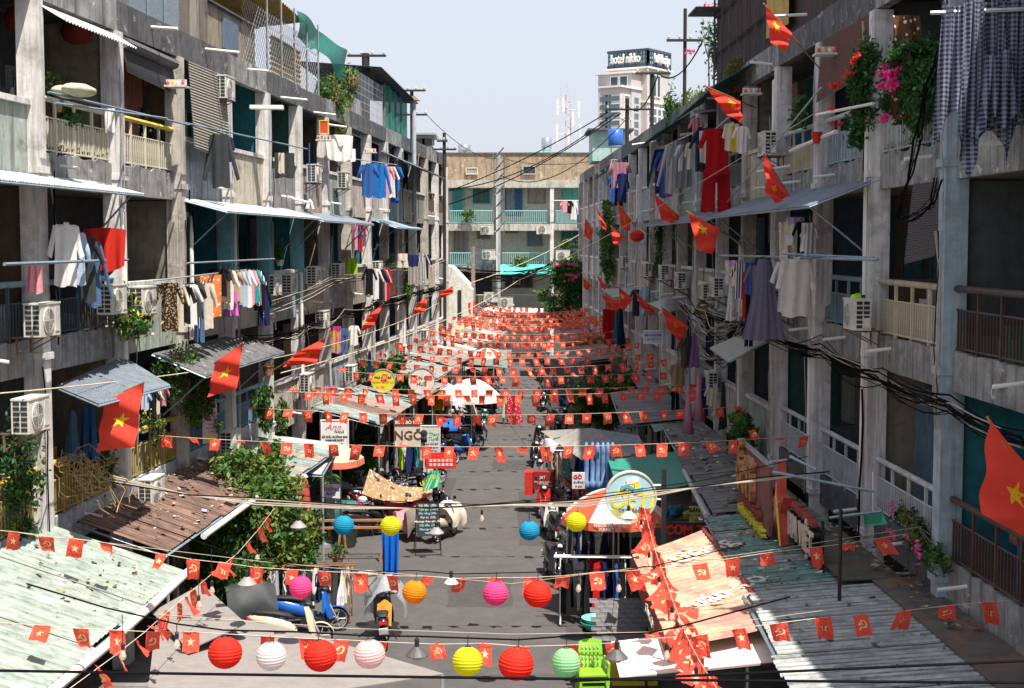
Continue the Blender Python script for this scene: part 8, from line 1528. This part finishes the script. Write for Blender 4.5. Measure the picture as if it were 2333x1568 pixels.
tree('dark creeper column between the nail board and the noodle sign', 838, 1100, [((0, 0, 1.9), (.45, .45, 1.1))], 1900, .07, (5, 4, 2, .6, 0), 66, name='climbing_plant', cat='climbing plant'); tree('round bright green potted bush beside the cream parasol', 800, 1130, [((.4, 0, 1.3), (.55, .5, .8))], 2200, .075, (1, 5, 5, .6, 0), 67, name='bush', cat='bush')
for i, (x, y, bl, n, w_, l) in enumerate([(1400, 905, [((-1., 0, 2.6), (1.2, 1.3, .9)), ((.6, .3, 2.9), (1.3, 1.3, .8)), ((-.2, -1.2, 2.0), (1.6, 1.2, .9))], 7500, (1, 4, 5, 5, 2), 'yellow-green flowering hedge beyond the grey tarpaulin, right'), (1400, 1010, [((-.6, 0, 1.7), (1.2, 1., 1.2)), ((.8, 0, 2.), (1., 1., 1.)), ((.2, -.5, 2.6), (1.2, .9, .5))], 8500, (3, 6, 3, 2, .3), 'dark green hedge right behind the grey tarpaulin'), (1480, 1065, [((.2, 0, 2.3), (1.3, .8, .7))], 2600, (5, 5, 1, .2, 0), 'low green shrubs between grey and green sheets, right'), (1385, 845, [((0, 0, 2.8), (1.6, 1.5, .8))], 2600, (2, 4, 4, 3, 1), 'farther flowering bush beyond the hedges, right')]):
    s_ = tree(l, x, y, bl, n, .1, w_, 70 + i, name='hedge', cat='hedge', clumps=70); flowers(s_, [(c, tuple(q * .9 for q in r)) for c, r in bl], 90, (.75, .5, .03), .07, 80 + i)
tree('big-leaved plant below the tilted pale sheet, right', 1690, 1330, [((0, 0, 3.9), (.35, .9, .5))], 420, .16, (2, 5, 3, 0, 0), 75, name='shrub', cat='shrub'); tree('small green tree among the far right washing', 1340, 800, [((0, 0, 2.6), (1.2, 1.2, 1.1)), ((.8, 1, 3.6), (.8, .9, .7))], 2600, .12, (3, 5, 3, 2, 0), 76)
m = MB()
for i in range(34):
    q = rnd.uniform(0, 6.3); a = Vector((rnd.uniform(-.5, .5), rnd.uniform(-.3, .3), 0)); P = [a]
    for k in range(6): a = a + Vector((rnd.uniform(-.1, .28), rnd.uniform(-.25, .2), rnd.uniform(-.28, .1))); P.append(a)
    m.path(P, .008, 3)
single('dry_vine', m, mat('dry_vine', (.36, .24, .12), bump=0), 'tangle of dry vine stems over the near yellow railing', 'vine', LW(165, 1050, .35), kind='stuff')
# ================================================================ litter on the roofs
def litter(label, fn, n, seed, cols, s=.06):
    r = random.Random(seed); m = MB()
    for c in cols: m.use(c)
    for i in range(n):
        p = fn(r.random(), r.random()); m.use(r.choice(cols)); a = r.uniform(0, 6.3); k = s * r.uniform(.3, 1.5); d = Vector((cos(a), sin(a), r.uniform(-.1, .2))) * k; e = Vector((-sin(a), cos(a), .1)) * k * r.uniform(.3, .9); up = Vector((0, 0, .02 + .02 * r.random()))
        m.add([p + up - d - e, p + up + d - e, p + up * 1.6 + d + e, p + up - d + e], [(0, 1, 2, 3)])
    o = single('litter', m, None, label, None, kind='stuff'); return o
lc = [mat('litter_white', (.55, .55, .53), bump=0), mat('litter_brown', (.14, .09, .05), bump=0), mat('litter_dark', (.04, .035, .03), bump=0), mat('litter_tan', (.35, .26, .16), bump=0)]
litter('fallen leaves and scraps on the large pale green roof', lambda u, v: Vector((XL(15 + 10 * v) + .3 + 2.0 * u ** .6, 15 + 10 * v, 3.70 - .93 * u ** .6)), 260, 1, lc[1:] + lc[1:2], .035)
litter('scraps and leaves on the rusty brown roof', lambda u, v: Vector((XL(27 + 6.5 * v) + .2 + 1.4 * u, 27 + 6.5 * v, 3.62 - .6 * u)), 160, 2, lc, .045)
litter('scraps of plastic and leaves on the teal green roof', lambda u, v: Vector((3.95 + 2.2 * u, 23.6 + 6.5 * v, 2.93 + .2 * u)), 260, 3, lc, .04); litter('leaf litter over the lower right grey roof', lambda u, v: Vector((3.9 + 2.6 * u, 16 + 7 * v, 2.97 + .16 * u)), 90, 4, lc[1:], .035)
litter('rubbish lying on the dark grey roof along the right block', lambda u, v: Vector((4.7 + 1.5 * u, 31 + 13 * v, 3.0 + .1 * u)), 200, 5, lc, .06); litter('dead leaves along the right gutter ledge', lambda u, v: Vector((XR(20 + 8 * v) - .15 - .5 * u, 20 + 8 * v, 3.26)), 140, 6, lc[1:], .04)
# ================================================================ people
def human(label, c, rz, sc, top, low, skin=(.38, .22, .14), hair=(.03, .025, .02), arms=((.22, -.05, 1.05), (.2, -.25, 1.0)), dress=True):
    t = thing('person', label, 'person', c, rz, sc=sc); J = {}; V = []; Ed = []; Rd = []
    def v(p, r, par=None):
        V.append(p); Rd.append(r); i = len(V) - 1
        if par is not None: Ed.append((par, i))
        return i
    pel = v((0, 0, .92), .13); sp = v((0, .0, 1.12), .12, pel); ch_ = v((0, 0, 1.32), .135, sp); nk = v((0, 0, 1.44), .055, ch_); hd = v((0, -.01, 1.52), .07, nk); hd2 = v((0, -.015, 1.6), .09, hd); v((0, -.005, 1.68), .065, hd2)
    for s, (ex, ey, ez) in zip((-1, 1), arms):
        sh = v((s * .17, 0, 1.38), .06, ch_); el = v((s * .24, .03, 1.12), .042, sh); wr = v((s * ex, ey, ez - .08), .03, el); v((s * ex, ey - .08, ez - .1), .028, wr)
        hp = v((s * .09, 0, .86), .095, pel); kn = v((s * .1, -.01, .48), .06, hp); an = v((s * .1, .02, .09), .042, kn); v((s * .1, -.13, .04), .035, an)
    me = bpy.data.meshes.new('body'); me.from_pydata(V, Ed, []); o = bpy.data.objects.new('tmpbody', me); COL.objects.link(o); md = o.modifiers.new('s', 'SKIN'); md.use_smooth_shade = True
    for i, r_ in enumerate(Rd): me.skin_vertices[0].data[i].radius = (r_, r_ * .85)
    me.skin_vertices[0].data[0].use_root = True; ms = o.modifiers.new('u', 'SUBSURF'); ms.levels = 2; dg = bpy.context.evaluated_depsgraph_get(); m2 = bpy.data.meshes.new_from_object(o.evaluated_get(dg)); bpy.data.objects.remove(o)
    m2.materials.clear(); m2.materials.append(mat('skin_%02d' % int(skin[0] * 99), skin, rough=.6, bump=0)); part('body', m2, None, t)
    hp_ = MB(); hp_.smooth = True; hp_.lathe((0, .02, 1.6), [(.1, -.1), (.112, 0), (.1, .08), (.05, .12), (0, .13)], 16); hh = part('hair', hp_, mat('dark_hair', hair, rough=.6), t); hp_ = MB(); hp_.smooth = True; hp_.lathe((0, .1, 1.58), [(.0, -.05), (.05, 0), (0, .05)], 10); part('hair_bun', hp_, mat('dark_hair', hair), t)
    for s in (-1, 1): m = MB(); m.box((s * .032, -.098, 1.6), (.022, .012, .012)); part('eye', m, ink, t)
    m = MB(); m.box((0, -.105, 1.575), (.02, .03, .03)); part('nose', m, mat('skin_%02d' % int(skin[0] * 99), skin), t); m = MB(); m.box((0, -.098, 1.54), (.045, .01, .01)); part('mouth', m, mat('lip', (.35, .08, .07)), t)
    m = MB(); m.smooth = True; m.lathe((0, 0, 0), [(.17, .78), (.165, .95), (.15, 1.1), (.175, 1.28), (.185, 1.38), (.1, 1.43), (.07, 1.44)], 18, wob=lambda q: 1 - .22 * abs(sin(q)) ** 2, caps=False); part('blouse', m, cloth(top, 'floral'), t)
    for s in (-1, 1): m = MB(); m.smooth = True; m.path([(s * .16, 0, 1.38), (s * .22, .02, 1.24), (s * .235, .025, 1.16)], [.08, .07, .066], 10, cap=False); part('sleeve', m, cloth(top, 'floral'), t)
    m = MB(); m.smooth = True
    if dress: m.lathe((0, 0, 0), [(.24, .32), (.21, .6), (.175, .88), (.16, .97)], 18, wob=lambda q: 1 - .15 * abs(sin(q)), caps=False); part('skirt', m, cloth(low), t)
    else:
        for s in (-1, 1): m.path([(s * .09, 0, .92), (s * .1, -.01, .5), (s * .1, .02, .1)], [.12, .09, .07], 12, cap=False)
        part('trousers', m, cloth(low), t)
    return t
pz = atZ(1152, 966, 0); human('woman in a flowered top standing in the road holding a red patterned cloth', pz, .25, 1.03, (.68, .42, .25), (.6, .55, .45), arms=((.26, -.1, 1.12), (.34, -.18, 1.3)))
m = MB(); m.smooth = True; m.grid(lambda u, v: (.06 + (.5 + .35 * v) * (u - .1) * (1 - .35 * v * (1 - u)), -.05 * sin(u * 9 + v * 3) * (1 + v), -1.15 * v - .25 * u * v), 14, 12); single('cloth', m, cloth((.62, .03, .06), 'floral'), 'red and white patterned cloth held up by the woman in the road', 'cloth', pz + Vector((.05, -.25, 1.45)))
human('person in a dark shirt standing in shadow on the second left top balcony', pt('L', 32.4, -.5, 10.12), .9, 1.02, (.02, .02, .022), (.02, .02, .02), skin=(.12, .07, .05), dress=False)
# extra stall goods in the dark under the roofs
def goods(l, x, y, z, n, seed, w_, d, cols, name='stall_table'):
    r = random.Random(seed); t = thing(name, l, 'stall', atZ(x, y, 0)); m = MB(); m.box((0, 0, z), (w_, d, .05)); part('table_top', m, woodd, t)
    for a in (-1, 1):
        for b in (-1, 1): m = MB(); m.box((a * w_ * .45, b * d * .4, z / 2), (.05, .05, z)); part('leg', m, woodd, t)
    for i in range(n):
        c_ = r.choice(cols); h = r.uniform(.1, .35); s = r.uniform(.06, .16); m = MB(); m.lathe((r.uniform(-.45, .45) * w_, r.uniform(-.4, .4) * d, z + .025), [(s * .8, 0), (s, h * .7), (s * .6, h)], 8); part('goods', m, mat('goods_%02d_%02d' % (int(c_[0] * 99), int(c_[1] * 99)), c_, bump=0), t)
gc_ = [(.5, .04, .03), (.05, .2, .4), (.6, .5, .1), (.5, .5, .5), (.05, .3, .12), (.6, .3, .08)]
for i, (x, y, z, l) in enumerate([(1560, 1250, .9, 'stall table with jars under the rice sign, right'), (900, 1005, .8, 'stall table in the dark under the yellow awning'), (820, 1110, .8, 'stall table behind the nail shop board'), (1000, 905, .8, 'stall table below the pale teal roof, left'), (1060, 850, .8, 'stall table under the far parasol'), (1400, 800, .8, 'stall table under the dark far right canvas'), (560, 1395, .7, 'low table of pots behind the near clothes rack'), (1600, 1420, .8, 'stall table under the salmon banner roof')]): goods(l, x, y, z, 14, 100 + i, 1.4, .7, gc_)
def jar_plants():
    for i, (x, y, l) in enumerate([(640, 1372, 'small potted croton beside the planter'), (585, 1360, 'pot plant left of the planter box'), (770, 1290, 'pot plant behind the black barrel'), (1095, 702, 'row plant on the low far ledge')][:3]): pot(atZ(x, y, 0), .16, .25, (.3, .14, .08), l, seed=40 + i)
jar_plants()
for o in list(bpy.data.objects):
    l = o.get('label')
    if l and len(l.split()) > 16: o['label'] = ' '.join(l.split()[:16])
if not ac_used[0]: bpy.data.objects.remove(AC)
